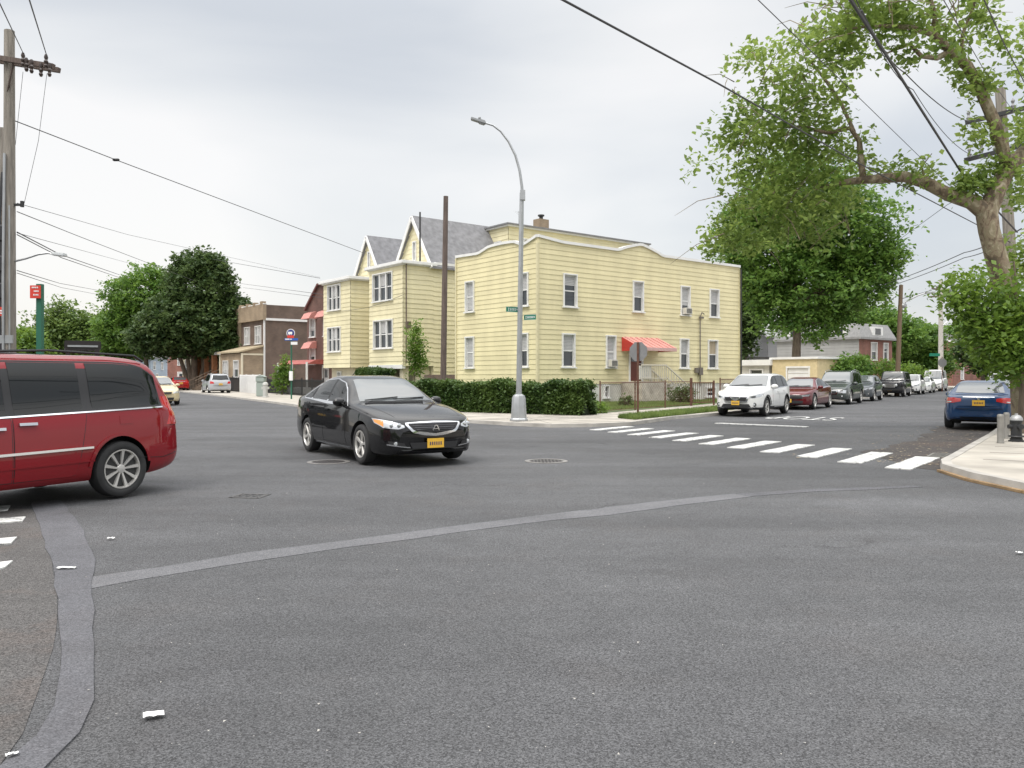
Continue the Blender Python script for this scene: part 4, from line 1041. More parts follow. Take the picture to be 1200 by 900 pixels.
def resamp(pts, n):
    pts = np.array(pts, float); d = np.concatenate([[0], np.cumsum(np.hypot(*np.diff(pts, axis=0).T))])
    t = np.linspace(0, d[-1], n + 1); return np.stack([np.interp(t, d, pts[:, 0]), np.interp(t, d, pts[:, 1])], -1)
def patch(mb, A, B, proj, off=.006, n=12, m=5, mi=0, skirt=.02):
    a, b = resamp(A, n), resamp(B, n); g_ = np.stack([a + (b - a) * j / m for j in range(m + 1)], 0)
    v = proj(g_[..., 0], g_[..., 1], off).reshape(-1, 3); k = n + 1
    fs = [(j*k+i, j*k+i+1, (j+1)*k+i+1, (j+1)*k+i) for j in range(m) for i in range(n)]
    bd = [(0, i) for i in range(n)] + [(j, n) for j in range(m)] + [(m, i) for i in range(n, 0, -1)] + [(j, 0) for j in range(m, 0, -1)]
    sk = proj(np.array([g_[j, i, 0] for j, i in bd]), np.array([g_[j, i, 1] for j, i in bd]), off - skirt)
    base = len(v); vs = [tuple(q) for q in v] + [tuple(q) for q in sk]; L_ = len(bd)
    for q in range(L_):
        j0, i0 = bd[q]; j1, i1 = bd[(q+1) % L_]; fs.append((j0*k+i0, j1*k+i1, base+(q+1) % L_, base+q))
    mb.add(vs, fs, mi)
def ringpts(cx, cz, r, a0, a1, n=24): return [(cx + r*math.cos(R(a0 + (a1-a0)*i/n)), cz + r*math.sin(R(a0 + (a1-a0)*i/n))) for i in range(n+1)]

def paint(name, col, flake=.25, rough=.32):
    return mat(name, col, .6, flake*.3, spec=.08, coat=1.0)
M_CGLASS = mat('car_glass', (.008, .01, .011), .03, spec=.6)
M_CGLASSL = mat('windscreen_glass', (.085, .095, .10), .03, spec=1.0)  # pale base colour carries reflected sky and interior
for g__ in (M_CGLASS, M_CGLASSL): g__.node_tree.nodes['Principled BSDF'].inputs['IOR'].default_value = (1.45 if g__ is M_CGLASS else 1.6)
M_TYRE = mat('tyre_rubber', (.028, .028, .029), .8, noise=.2, nscale=8)
M_RIM = mat('alloy_rim', (.60, .585, .56), .38, .6)
M_RIMD = mat('wheel_inner', (.03, .03, .03), .6)
M_LAMP = mat('headlamp_lens', (.62, .64, .66), .08, .55, coat=1)
M_LAMPA = mat('amber_lens', (.75, .30, .06), .12, coat=1)
M_TAIL = mat('tail_lamp_lens', (.48, .012, .012), .12, coat=1)
M_PLATE = mat('gold_licence_plate', (.78, .46, .05), .5)
M_PLATEN = mat('plate_characters', (.03, .03, .12), .5)

def wheel(c, parent, xw, sg, spokes=5, double=True, tw=.22, steer=0, rim=M_RIM, rr_=.70):
    wz = c.rt
    m = MB(); yo = 0
    m.lathe([(c.rt*.30, -tw*.3), (c.rt*.62, -tw*.3), (c.rt*.62, -tw*.25), (c.rt*.30, -tw*.25)], axis='Y', n=20)
    w = m.build('wheel', M_RIMD, parent); w.location = (c.L/2 - xw, sg * (c.W/2 - tw/2 - .015), wz)
    w.rotation_euler = (0, random.random()*1.2, (0 if sg < 0 else math.pi) + steer)
    # local -Y is the outside
    t = c.rt; h = tw/2
    m = MB(); m.lathe([(t*rr_*.97, -h*.82), (t*(rr_+.06), -h*.98), (t*.88, -h), (t*.965, -h*.86), (t, -h*.6), (t, h*.6), (t*.965, h*.86), (t*.88, h), (t*rr_*.97, h*.8)], axis='Y', n=40, caps=False)
    m.build('tyre', M_TYRE, w)
    m = MB(); q = t*rr_
    m.lathe([(q, -h*.80), (q*.99, -h*.93), (q*.94, -h*.93), (q*.90, -h*.74), (q*.88, h*.5), (q*.98, h*.6)], axis='Y', n=36, caps=False)
    m.lathe([(q*.05, -h*.80), (q*.20, -h*.76), (q*.24, -h*.66), (q*.24, -h*.3)], axis='Y', n=16)
    for i in range(spokes):
        a = 2*math.pi*i/spokes
        for d in ((-.17, .17) if double else (0,)):
            a1, a2 = a + d*.55, a + d*1.25
            w1, w2 = (q*.065, q*.115) if double else ((q*.10, q*.15) if spokes < 7 else (q*.05, q*.105))
            p1 = Vector((math.cos(a1)*q*.18, 0, math.sin(a1)*q*.18)); p2 = Vector((math.cos(a2)*q*.93, 0, math.sin(a2)*q*.93))
            dr = (p2-p1).normalized(); nn = Vector((-dr.z, 0, dr.x)); y1, y2 = -h*.72, -h*.86
            vs = []
            for p_, ww, yy in ((p1, w1, y1), (p2, w2, y2)):
                for s_, dy in ((-1, .022), (-.75, 0), (.75, 0), (1, .022)): vs.append(p_ + nn*ww*s_ + Vector((0, yy + dy, 0)))
            m.add(vs, [(0, 1, 5, 4), (1, 2, 6, 5), (2, 3, 7, 6)])
    m.build('rim', rim, w)
    m = MB(); m.lathe([(q*.12, -.005), (q*.86, -.005), (q*.86, .01)], axis='Y', n=24); m.build('brake_disc', M_RIMD, w)
    return w
def plate(c, parent, rear, z, w=.30):
    pr = c.front(rear); m = MB(); x = float(pr(np.array([0.0]), np.array([z]), .015)[0, 0]); sg = -1 if rear else 1
    m.box((x, 0, z), (.015, w, .155)); 
    for i in range(6): m.box((x + sg*.009, -w*.33 + i*w*.13, z - .005), (.003, w*.065, .055), m=1)
    m.build('license_plate', [M_PLATE, M_PLATEN], parent)
def mirror(c, parent, x, z, mt, s=1.0):
    for sg in (-1, 1):
        y = sg * (float(c.Y(x, z)) + .09*s); m = MB(); X = c.L/2 - x
        m.ball((X, y, z + .05), (.075*s, .12*s, .08*s), 12, 8); m.bar((X + .02, y - sg*.12*s, z), (X, y, z + .02), .05, .03)
        o_ = m.build('mirror', mt, parent)
        m = MB(); m.box((X - .068*s, y, z + .05), (.012, .15*s, .10*s)); m.build('mirror_glass', M_CHROME, o_)
def door(c, root, lo, up, mt, handle=None, win=None, winm=M_CGLASS, n=14):
    """lo, up: outlines (x,z) of the door skin; win: (lower, upper) outline"""
    out = []
    for sg in (-1, 1):
        pr = c.side(sg); m = MB()
        lo2 = [(lo[0][0] - .008, lo[0][1] - .008)] + list(lo[1:-1]) + [(lo[-1][0] + .008, lo[-1][1] - .008)]
        up2 = [(up[0][0] - .008, up[0][1] + .006)] + list(up[1:-1]) + [(up[-1][0] + .008, up[-1][1] + .006)]
        patch(m, lo2, up2, pr, .002, n, 8, 1, .01); patch(m, lo, up, pr, .0055, n, 8, 0, .004)
        d = m.build('door', [mt, M_BLK], root)
        if handle:
            hx, hz, hm = handle; h = MB(); patch(h, [(hx, hz), (hx + .20, hz)], [(hx, hz + .03), (hx + .20, hz + .03)], pr, .035, 6, 2, 0, .035); h.build('handle', hm, d)
        if win:
            w = MB(); patch(w, win[0], win[1], pr, .008, n, 6, 0, .012); w.build('window', winm, d)
        out.append(d)
    return out
def side_parts(c, root, name, A, B, mt, off=.008, n=14, m=4, skirt=.015):
    for sg in (-1, 1):
        q = MB(); patch(q, A, B, c.side(sg), off, n, m, 0, skirt); q.build(name, mt, root)
def one(c, root, name, A, B, proj, mt, off=.008, n=14, m=5, skirt=.02):
    q = MB(); patch(q, A, B, proj, off, n, m, 0, skirt); return q.build(name, mt, root)
def place(root, c, pt, head, which, side):
    """put the car so that wheel contact `which` (0 front, 1 rear) on `side` (+1 left) stands at pt"""
    a = math.atan2(head.y, head.x); root.rotation_euler = (0, 0, a)
    loc = Vector((c.L/2 - c.wheels[which], side * (c.W/2 - .12), 0)); o_ = Vector((pt.x, pt.y, 0)) - Matrix.Rotation(a, 3, 'Z') @ loc
    root.location = (o_.x, o_.y, 0.018)

def sedan(label, mt, group=None, L=4.9, W=1.86, H=1.45, wb=2.78, fo=.98, k=1.0, glass=M_CGLASS, wind=M_CGLASSL, chrome=M_CHROME, style='beak', rt=.335, lampc=M_LAMP, bumperdark=True, plate_f=True, plate_r=True, trunk=1.08, spokes=5, double=False):
    h = H / 1.45; l = L / 4.9
    top = [(0, .60*h), (.05, .70*h), (.14, .765*h), (.5, .86*h), (1.0, .945*h), (1.38, .99*h), (1.55, 1.03*h), (2.0, 1.27*h), (2.35, 1.40*h), (2.7, 1.445*h), (3.05, H), (3.5, 1.41*h), (3.9, 1.29*h), (4.35, trunk*h + .03), (4.65, trunk*h), (4.82, (trunk-.03)*h), (4.88, .88*h), (4.9, .72*h)]
    belt = [(0, .50*h), (.06, .62*h), (.15, .69*h), (.5, .77*h), (1.0, .85*h), (1.5, .91*h), (2.5, .935*h), (3.5, .965*h), (4.2, 1.0*h), (4.7, .98*h), (4.84, .9*h), (4.9, .62*h)]
    bot = [(0, .27), (.15, .20), (.7, .19), (2.5, .19), (4.2, .20), (4.75, .27), (4.9, .34)]
    hw = [(0, .60), (.04, .68), (.12, .76), (.3, .85), (.6, .905), (1.0, .925), (2.4, .93), (3.6, .925), (4.2, .90), (4.6, .85), (4.8, .77), (4.87, .69), (4.9, .62)]
    sc = lambda q: [(x*l, z) for x, z in q]
    c = Car(L, W, H, sc(top), sc(belt), sc(bot), [(x*l, y*W/1.86) for x, y in hw], (fo, fo + wb), rt, tum=.30)
    root = empty('parked_sedan', label=label, cat='car', group=group)
    c.body('body', [mt, M_BLK], root)
    # glazing. u = x from the nose
    X = lambda x: x*l
    beltz = lambda x: float(c.belt(X(x)))
    one(c, root, 'windshield', [(X(1.50), -.70), (X(1.44), 0), (X(1.50), .70)], [(X(2.28), -.53), (X(2.24), 0), (X(2.28), .53)], c.topz(), wind, .008, 14, 10)
    one(c, root, 'rear_window', [(X(3.56), -.50), (X(3.62), 0), (X(3.56), .50)], [(X(4.22), -.60), (X(4.30), 0), (X(4.22), .60)], c.topz(), wind, .008, 14, 8)
    zt = lambda x, d_: float(c.top(X(x))) - d_
    w1 = ([(X(1.78), beltz(1.78) + .035), (X(2.72), beltz(2.72) + .03)], [(X(1.86), beltz(1.86) + .085), (X(2.1), zt(2.1, .145)), (X(2.35), zt(2.35, .10)), (X(2.72), zt(2.72, .075))])
    w2 = ([(X(2.80), beltz(2.8) + .03), (X(3.66), beltz(3.66) + .035)], [(X(2.80), zt(2.8, .075)), (X(3.1), zt(3.1, .078)), (X(3.45), zt(3.45, .095)), (X(3.62), zt(3.62, .14))])
    w3 = ([(X(3.73), beltz(3.73) + .04), (X(4.06), beltz(4.06) + .05)], [(X(3.71), zt(3.71, .16)), (X(4.06), beltz(4.06) + .075)])
    # window surround band
    side_parts(c, root, 'window_trim', [(X(1.62), beltz(1.62) + .015), (X(2.7), beltz(2.7) + .005), (X(4.14), beltz(4.14) + .02)], [(X(1.64), beltz(1.64)+.03), (X(2.05), zt(2.05, .135)), (X(2.35), zt(2.35, .075)), (X(2.8), zt(2.8, .052)), (X(3.3), zt(3.3, .06)), (X(3.7), zt(3.7, .115)), (X(4.14), beltz(4.14) + .055)], chrome, .004, 24, 5)
    side_parts(c, root, 'pillar', [(X(1.68), beltz(1.68) + .03), (X(4.1), beltz(4.1) + .035)], [(X(1.72), beltz(1.72)+.05), (X(2.08), zt(2.08, .15)), (X(2.35), zt(2.35, .09)), (X(2.8), zt(2.8, .066)), (X(3.3), zt(3.3, .074)), (X(3.7), zt(3.7, .13)), (X(4.1), beltz(4.1) + .06)], M_BLK, .006, 24, 5)
    rb = .30
    door(c, root, [(X(1.56), rb), (X(2.74), rb)], [(X(1.62), beltz(1.62) - .0), (X(2.74), beltz(2.74))], mt, (X(2.48), beltz(2.5) - .11, mt), w1, glass)
    door(c, root, [(X(2.76), rb), (X(3.30), rb), (X(3.42), .52), (X(3.66), .72)], [(X(2.76), beltz(2.76)), (X(3.72), beltz(3.72))], mt, (X(3.42), beltz(3.4) - .11, mt), w2, glass)
    side_parts(c, root, 'quarter_window', *w3, glass, .010, 8, 3)
    side_parts(c, root, 'sill_trim', [(X(1.45), .215), (X(3.3), .215)], [(X(1.45), .235), (X(3.3), .235)], chrome if style == 'beak' else M_BLK, .012, 10, 2)
    f = c.front()
    # front end
    ff = lambda A, B, nm, mm, off=.008, n=14, m=4: one(c, root, nm, A, B, f, mm, off, n, m)
    hq = h
    if style == 'beak':
        g_ = ff([(-.13, .50*hq), (0, .475*hq), (.13, .50*hq)][0:3], [(-.13, .50*hq), (0, .475*hq), (.13, .50*hq)], 'x', M_BLK) if False else None
        outer_lo = [(-.50, .66*hq), (-.40, .545*hq), (-.2, .50*hq), (0, .485*hq), (.2, .50*hq), (.40, .545*hq), (.50, .66*hq)]
        outer_up = [(-.50, .70*hq), (-.25, .715*hq), (0, .72*hq), (.25, .715*hq), (.50, .70*hq)]
        gr = ff(outer_lo, outer_up, 'grille', chrome, .012, 20, 5)
        q = MB(); patch(q, [(-.455, .665*hq), (-.36, .57*hq), (0, .525*hq), (.36, .57*hq), (.455, .665*hq)], [(-.455, .692*hq), (0, .70*hq), (.455, .692*hq)], f, .017, 18, 5, 0)
        for i in range(5):
            z = (.56 + .03*i)*hq; hwid = .30 + .032*i
            patch(q, [(-hwid, z), (hwid, z)], [(-hwid, z + .008), (hwid, z + .008)], f, .026, 12, 1, 1, .012)
        q.build('grille_insert', [M_BLK, mat('grille_slat', (.10, .10, .11), .4, .5)], gr)
        q = MB()                                    # caliper shaped badge
        xx = float(f(np.array([0.]), np.array([.62*hq]), .035)[0, 0])
        q.bar((xx, -.055, .575*hq), (xx + .004, -.018, .655*hq), .02, .016); q.bar((xx, .055, .575*hq), (xx + .004, .018, .655*hq), .02, .016); q.bar((xx, -.02, .652*hq), (xx, .02, .652*hq), .016); q.bar((xx, -.04, .60*hq), (xx, .04, .60*hq), .012)
        q.build('badge', chrome, gr)
        for sg in (-1, 1):
            hl = ff([(sg*.52, .625*hq), (sg*.62, .60*hq), (sg*.80, .62*hq), (sg*.865, .69*hq)], [(sg*.52, .655*hq), (sg*.62, .70*hq), (sg*.78, .745*hq), (sg*.868, .765*hq)], 'headlight', lampc, .008, 16, 5)
            q = MB(); patch(q, [(sg*.80, .635*hq), (sg*.862, .70*hq)], [(sg*.79, .735*hq), (sg*.865, .75*hq)], f, .014, 6, 3, 0); q.build('indicator', M_LAMPA, hl)
            q = MB()
            for yy in (.60, .70): 
                p_ = f(np.array([sg*yy]), np.array([.655*hq]), .004)[0]; q.lathe([(.038, -.02), (.040, .010), (.030, .016)], tuple(p_), 'X', 16)
            q.build('headlight_lens', M_CHROME, hl)
            ff([(sg*.50, .335), (sg*.74, .35)], [(sg*.54, .395), (sg*.76, .43)], 'fog_lamp_recess', M_BLK, .006, 8, 3)
            p_ = f(np.array([sg*.66]), np.array([.385]), .006)[0]; q = MB(); q.lathe([(.032, -.02), (.034, .006), (.02, .010)], tuple(p_), 'X', 16); q.build('fog_lamp', M_LAMP, root)
            ff([(sg*.44, .315), (sg*.60, .335), (sg*.77, .36)], [(sg*.44, .330), (sg*.60, .348), (sg*.775, .385)], 'bumper_trim', chrome, .014, 10, 1)
        ff([(-.40, .30), (.40, .30)], [(-.44, .40), (.44, .40)], 'lower_intake', M_BLK, .006, 12, 3)
        ff([(-.62, .245), (.62, .245)], [(-.64, .262), (.64, .262)], 'lower_lip', M_BLK, .02, 12, 1)
        plate(c, root, False, .385)
    elif style == 'muscle':
        ff([(-.62, .50*hq), (.62, .50*hq)], [(-.60, .66*hq), (.60, .66*hq)], 'grille', M_BLK, .008, 16, 4)
        ff([(-.60, .28), (.60, .28)], [(-.64, .40), (.64, .40)], 'lower_intake', M_BLK, .008, 14, 3)
        for sg in (-1, 1):
            hl = ff([(sg*.56, .585*hq), (sg*.84, .60*hq)], [(sg*.56, .66*hq), (sg*.85, .70*hq)], 'headlight', mat('dark_headlamp', (.10, .10, .10), .1, .3, coat=1), .011, 10, 4)
            q = MB(); patch(q, [(sg*.60, .60*hq), (sg*.82, .615*hq)], [(sg*.60, .615*hq), (sg*.82, .632*hq)], f, .016, 8, 1, 0); q.build('daytime_strip', M_LAMP, hl)
        plate(c, root, False, .40)
    else:
        ff([(-.40, .56*hq), (.40, .56*hq)], [(-.44, .66*hq), (.44, .66*hq)], 'grille', M_BLK, .008, 14, 4)
        ff([(-.50, .28), (.50, .28)], [(-.54, .40), (.54, .40)], 'lower_intake', M_BLK, .008, 14, 3)
        for sg in (-1, 1): ff([(sg*.50, .58*hq), (sg*.84, .60*hq)], [(sg*.50, .66*hq), (sg*.85, .74*hq)], 'headlight', M_LAMP, .010, 10, 4)
        plate(c, root, False, .45)
    rr = c.front(True)
    re = lambda A, B, nm, mm, off=.008, n=14, m=4: one(c, root, nm, A, B, rr, mm, off, n, m)
    for sg in (-1, 1):
        tl = re([(sg*.42, .845*hq), (sg*.62, .80*hq), (sg*.84, .78*hq)], [(sg*.42, .93*hq), (sg*.62, .955*hq), (sg*.84, .94*hq)], 'taillight', M_TAIL, .012, 12, 4)
        q = MB(); patch(q, [(sg*.66, .815*hq), (sg*.80, .80*hq)], [(sg*.66, .845*hq), (sg*.80, .84*hq)], rr, .017, 6, 2, 0); q.build('reverse_lamp', M_LAMP, tl)
    re([(-.84, .62*hq), (.84, .62*hq)], [(-.84, .63*hq), (.84, .63*hq)], 'bumper_seam', M_BLK, .004, 20, 1)
    re([(-.38, .965*hq), (.38, .965*hq)], [(-.38, .985*hq), (.38, .985*hq)], 'trunk_trim', chrome, .012, 12, 1)
    re([(-.42, .27), (.42, .27)], [(-.46, .37), (.46, .37)], 'rear_diffuser', M_BLK, .008, 14, 2)
    p_ = rr(np.array([0.]), np.array([.92*hq]), .012)[0]; q = MB(); q.lathe([(.035, -.012), (.035, .004)], tuple(p_), 'X', 14); q.build('badge', chrome, root)
    if plate_r: plate(c, root, True, .80*hq)
    # bonnet and boot seams
    tz = c.topz()
    for sg in (-1, 1):
        one(c, root, 'hood_seam', [(X(.22), sg*.60), (X(1.40), sg*.76)], [(X(.22), sg*.61), (X(1.40), sg*.77)], tz, M_BLK, .002, 16, 1, .01)
    one(c, root, 'hood_seam', [(X(1.41), -.74), (X(1.38), 0), (X(1.41), .74)], [(X(1.432), -.74), (X(1.40), 0), (X(1.432), .74)], tz, M_BLK, .003, 14, 1, .01)
    q = MB()
    for y0, y1 in ((-.62, .05), (-.08, .58)):
        a = tz(np.array([X(1.47)]), np.array([y0]), .03)[0]; b = tz(np.array([X(1.60)]), np.array([y1]), .025)[0]; q.bar(a, b, .018)
    q.build('wiper', M_BLK, root)
    mirror(c, root, X(1.86), beltz(1.86) + .02, mt)
    for i, xw in enumerate(c.wheels):
        for sg in (-1, 1): wheel(c, root, xw, sg, spokes, double, steer=0)
    q = MB(); q.box((0, 0, .27), (L*.8, W*.7, .12)); q.build('underbody', M_BLK, root)
    return root, c

def wagon(label, mt, name='parked_suv', cat='car', group=None, L=4.6, W=1.84, H=1.68, wb=2.70, fo=.93, rt=.345, hood=1.02, kind='suv', glass=M_CGLASS, wind=M_CGLASSL, clad=.36, rails=True, boxy=0.0, chrome=M_CHROME, spokes=5, double=False, rimm=M_RIM, detail=True):
    h = H / 1.68; b_ = hood
    l = L / 4.6; ro = .35*boxy
    if kind == 'van':      # minivan: short sloping bonnet
        top = [(0, .62), (.06, .78), (.2, .90), (.6, 1.02), (.95, 1.10), (1.15, 1.18), (1.75, 1.55), (2.05, H-.045), (2.6, H), (3.6, H), (3.95, H-.02), (4.18, H-.07), (4.33, H-.20), (4.43, H-.46), (4.50, 1.02), (4.545, .88), (4.585, .84), (4.6, .7)]
        belt = [(0, .55), (.08, .68), (.25, .80), (.7, .92), (1.2, .99), (2.5, 1.02), (4.2, 1.09), (4.5, 1.0), (4.6, .68)]
    elif kind == 'boxvan':
        top = [(0, .70), (.05, .88), (.2, .98), (.7, 1.10), (1.0, 1.18), (1.45, 1.80), (1.65, H-.05), (2.0, H), (4.4, H), (4.54, H-.05), (4.58, H-.3), (4.6, 1.0)]
        belt = [(0, .60), (.06, .80), (.25, .90), (.7, 1.00), (1.2, 1.12), (2.5, 1.15), (4.4, 1.15), (4.56, 1.1), (4.6, .8)]
    elif kind == 'jeep':
        top = [(0, .95), (.03, 1.05), (.1, 1.11), (.5, 1.14), (1.3, 1.17), (1.42, 1.19), (1.62, 1.68), (1.70, H-.03), (1.9, H), (4.35, H-.02), (4.45, H-.06), (4.54, 1.35), (4.58, 1.05), (4.6, .9)]
        belt = [(0, .85), (.03, .98), (.12, 1.04), (.6, 1.07), (1.4, 1.10), (4.3, 1.13), (4.55, 1.05), (4.6, .8)]
    else:
        top = [(0, .70), (.04, .80), (.12, .88), (.35, .95), (.9, (b_+.02)), (1.22, (b_+.07)), (1.38, b_+.12), (1.95, 1.50*h), (2.25, 1.63*h), (2.6, H-.01), (3.2, H), (3.9, H-.04), (4.22, H-.10), (4.40, (1.32+.22*boxy)*h), (4.52, 1.08*h), (4.58, .95), (4.6, .8)]
        belt = [(0, .62), (.05, .72), (.15, .80), (.5, .89), (1.0, .95), (1.6, 1.0), (3.0, 1.03), (4.2, 1.10), (4.5, 1.02), (4.6, .72)]
    bot = [(0, .32), (.15, .25), (.7, .24), (2.5, .24), (4.0, .25), (4.5, .33), (4.6, .42)]
    if boxy or kind in ('jeep', 'boxvan'): hw = [(0, .72), (.05, .80), (.15, .855), (.4, .90), (1.0, .918), (3.8, .92), (4.3, .90), (4.5, .86), (4.6, .80)]
    else: hw = [(0, .58), (.05, .68), (.14, .76), (.35, .86), (.7, .905), (1.1, .92), (3.6, .92), (4.1, .90), (4.4, .83), (4.55, .74), (4.6, .66)]
    sc = lambda q: [(x*l, z) for x, z in q]
    c = Car(L, W, H, sc(top), sc(belt), sc(bot), [(x*l, y*W/1.84) for x, y in hw], (fo, fo + wb), rt, tum=(.13 if boxy or kind in ('jeep', 'boxvan') else .20), bowf=.05 if kind == 'jeep' or boxy else .15, bowr=.06, pexp=9)
    root = empty(name, label=label, cat=cat, group=group)
    c.body('body', [mt, M_BLK], root, clad=clad)
    X = lambda x: x*l
    beltz = lambda x: float(c.belt(X(x))); zt = lambda x, d_: float(c.top(X(x))) - d_
    tz = c.topz(); f = c.front(); rr = c.front(True)
    ff = lambda A, B, nm, mm, off=.008, n=14, m=4, par=None: one(c, par or root, nm, A, B, f, mm, off, n, m)
    re = lambda A, B, nm, mm, off=.008, n=14, m=4, par=None: one(c, par or root, nm, A, B, rr, mm, off, n, m)
    sd = {'suv': (1.34, 2.16, 1.62), 'van': (1.14, 1.98, 1.35), 'boxvan': (1.02, 1.60, 1.20), 'jeep': (1.44, 1.68, 1.60)}[kind]
    wy = .74*W/1.84
    one(c, root, 'windshield', [(X(sd[0]) + .02, -wy), (X(sd[0]) - .04, 0), (X(sd[0]) + .02, wy)], [(X(sd[1]), -wy*.82), (X(sd[1]) - .03, 0), (X(sd[1]), wy*.82)], tz, wind, .008, 14, 10)
    # side glass
    r0 = sd[1]
    if kind == 'van': edges = [(1.62, 2.45), (2.53, 3.26), (3.37, 4.24)]
    elif kind == 'boxvan': edges = [(1.42, 2.1)]
    elif kind == 'jeep': edges = [(1.74, 2.45), (2.55, 3.25), (3.35, 4.25)]
    else: edges = [(1.72, 2.50), (2.58, 3.36), (3.44, 4.05)]
    dd = .10
    def upper(a, b):
        n_ = 6; o_ = []
        for i in range(n_ + 1):
            x = a + (b-a)*i/n_; z = zt(x, dd + .0)
            if x < r0 + .2: z = min(z, beltz(x) + (x - (sd[2] - .1)) * ((H - dd - beltz(x)) / max(.2, r0 + .12 - sd[2] + .1)))
            if kind in ('suv',) and b > 3.9 and x > 3.7 and not boxy: z -= (x-3.7)**2*.8
            if kind == 'van' and x > 3.9: z -= (x-3.9)**2*.6
            o_.append((X(x), max(z, beltz(x) + .06)))
        return o_
    wins = [([(X(a), beltz(a) + .03), (X(b), beltz(b) + .03)], upper(a, b)) for a, b in edges]
    if kind in ('suv', 'van', 'jeep'):
        a, b = edges[0][0] - .05, edges[-1][1] + .05
        side_parts(c, root, 'window_trim', [(X(a), beltz(a) + .010), (X(b), beltz(b) + .010)], [(x, z + .022) for x, z in (upper(edges[0][0], edges[0][1]) + upper(edges[1][0], edges[1][1]) + upper(edges[2][0], edges[2][1]))], M_BLK, .004, 30, 5)
        side_parts(c, root, 'belt_trim', [(X(a), beltz(a) + .0), (X(b), beltz(b) + .0)], [(X(a), beltz(a) + .016), (X(b), beltz(b) + .016)], chrome, .012, 30, 1)
    rb = max(clad, .30) + .02
    hm = chrome if kind == 'van' else mt
    e0, e1 = edges[0], edges[1] if len(edges) > 1 else None
    door(c, root, [(X(e0[0]) - .12*l, rb), (X(e0[1]) + .03, rb)], [(X(e0[0]) - .06*l, beltz(e0[0])), (X(e0[1]) + .03, beltz(e0[1]))], mt, (X(e0[1]) - .24, beltz(2.4) - .12, hm), wins[0], glass)
    if e1:
        if kind == 'van': lo2 = [(X(e1[0]) - .03, rb), (X(e1[1]) - .12, rb), (X(e1[1]) - .05, .62)]
        else: lo2 = [(X(e1[0]) - .03, rb), (X(e1[1]) - .30, rb), (X(e1[1]) - .12, .60), (X(e1[1]) - .03, .74)]
        door(c, root, lo2, [(X(e1[0]) - .03, beltz(e1[0])), (X(e1[1]) + .03, beltz(e1[1]))], mt, ((X(e1[0]) + .02 if kind == 'van' else X(e1[1]) - .24), beltz(3.3) - .12, hm), wins[1], glass)
        side_parts(c, root, 'quarter_window', *wins[2], glass, .009, 12, 5)
    if kind == 'van':
        side_parts(c, root, 'side_molding', [(X(1.5), .60), (X(3.34), .63)], [(X(1.5), .632), (X(3.34), .655)], chrome, .028, 16, 2, .03)
        side_parts(c, root, 'body_crease', [(X(1.5), .455), (X(3.36), .475)], [(X(1.5), .475), (X(3.36), .492)], mt, .014, 16, 2, .012)
        side_parts(c, root, 'door_track', [(X(3.38), beltz(3.4) - .14), (X(4.25), beltz(4.2) - .19)], [(X(3.38), beltz(3.4) - .130), (X(4.25), beltz(4.2) - .180)], M_BLK, .003, 16, 1, .006) if False else None
        for sg in (-1, 1):
            q = MB(); patch(q, [(X(3.68), .90), (X(3.84), .90)], [(X(3.68), 1.0), (X(3.84), 1.0)], c.side(sg), .004, 4, 3, 0, .003)
            if sg > 0: q.build('fuel_door', mt, root)
    if kind == 'suv' or kind == 'van':
        arc = mt if kind == 'van' else M_BLK
        for xw in c.wheels:
            side_parts(c, root, 'wheel_arch', ringpts(xw, rt + .01, rt + .055, 8, 172), ringpts(xw, rt + .01, rt + (.10 if kind == 'suv' else .085), 8, 172), arc if clad > .3 or kind == 'van' else mt, .014, 26, 2, .02)
    # front
    hz = .72 if kind != 'jeep' else .86
    if kind == 'jeep':
        gr = ff([(-.34, .68), (.34, .68)], [(-.34, .94), (.34, .94)], 'grille', mat('grille_silver', (.40, .40, .41), .4, .3), .012)
        q = MB()
        for i in range(7):
            y = -.24 + i*.08; patch(q, [(y-.026, .70), (y+.026, .70)], [(y-.026, .92), (y+.026, .92)], f, .016, 3, 5, 0)
        q.build('grille_slot', M_RIMD, gr)
        for i in range(7):
            q = MB(); y = -.24 + i*.08; patch(q, [(y-.034, .692), (y-.028, .692)], [(y-.034, .93), (y-.028, .93)], f, .024, 2, 5, 0); q.build('grille_bar', chrome, gr)
        for sg in (-1, 1):
            p_ = f(np.array([sg*.42]), np.array([.83]), .01)[0]; q = MB(); q.lathe([(.095, -.05), (.095, .012), (.06, .03)], tuple(p_), 'X', 20); q.build('headlight', M_LAMP, root)
            q = MB(); q.box((L/2 - .45, sg*(W/2 - .02), .86), (1.0, .22, .10)); q.box((L/2 + .02, sg*(W/2 - .06), .80), (.10, .20, .12)); q.build('fender', M_BLK, root, bevel=.03)
        q = MB(); q.box((L/2 + .10, 0, .52), (.16, W*.92, .16)); q.build('bumper', M_BLK, root, bevel=.03)
    else:
        gw = .42 if not boxy else .40
        gr = ff([(-gw, .54), (gw, .54)], [(-gw-.05, .74), (gw+.05, .74)], 'grille', chrome, .010, 14, 4)
        q = MB(); patch(q, [(-gw+.05, .57), (gw-.05, .57)], [(-gw, .715), (gw, .715)], f, .016, 12, 3, 0); q.build('grille_insert', M_BLK, gr)
        q = MB(); patch(q, [(-.13, .63), (0, .56), (.13, .63)], [(-.20, .72), (0, .665), (.20, .72)], f, .026, 10, 2, 0); q.build('badge', chrome, gr) if kind == 'suv' and not boxy else None
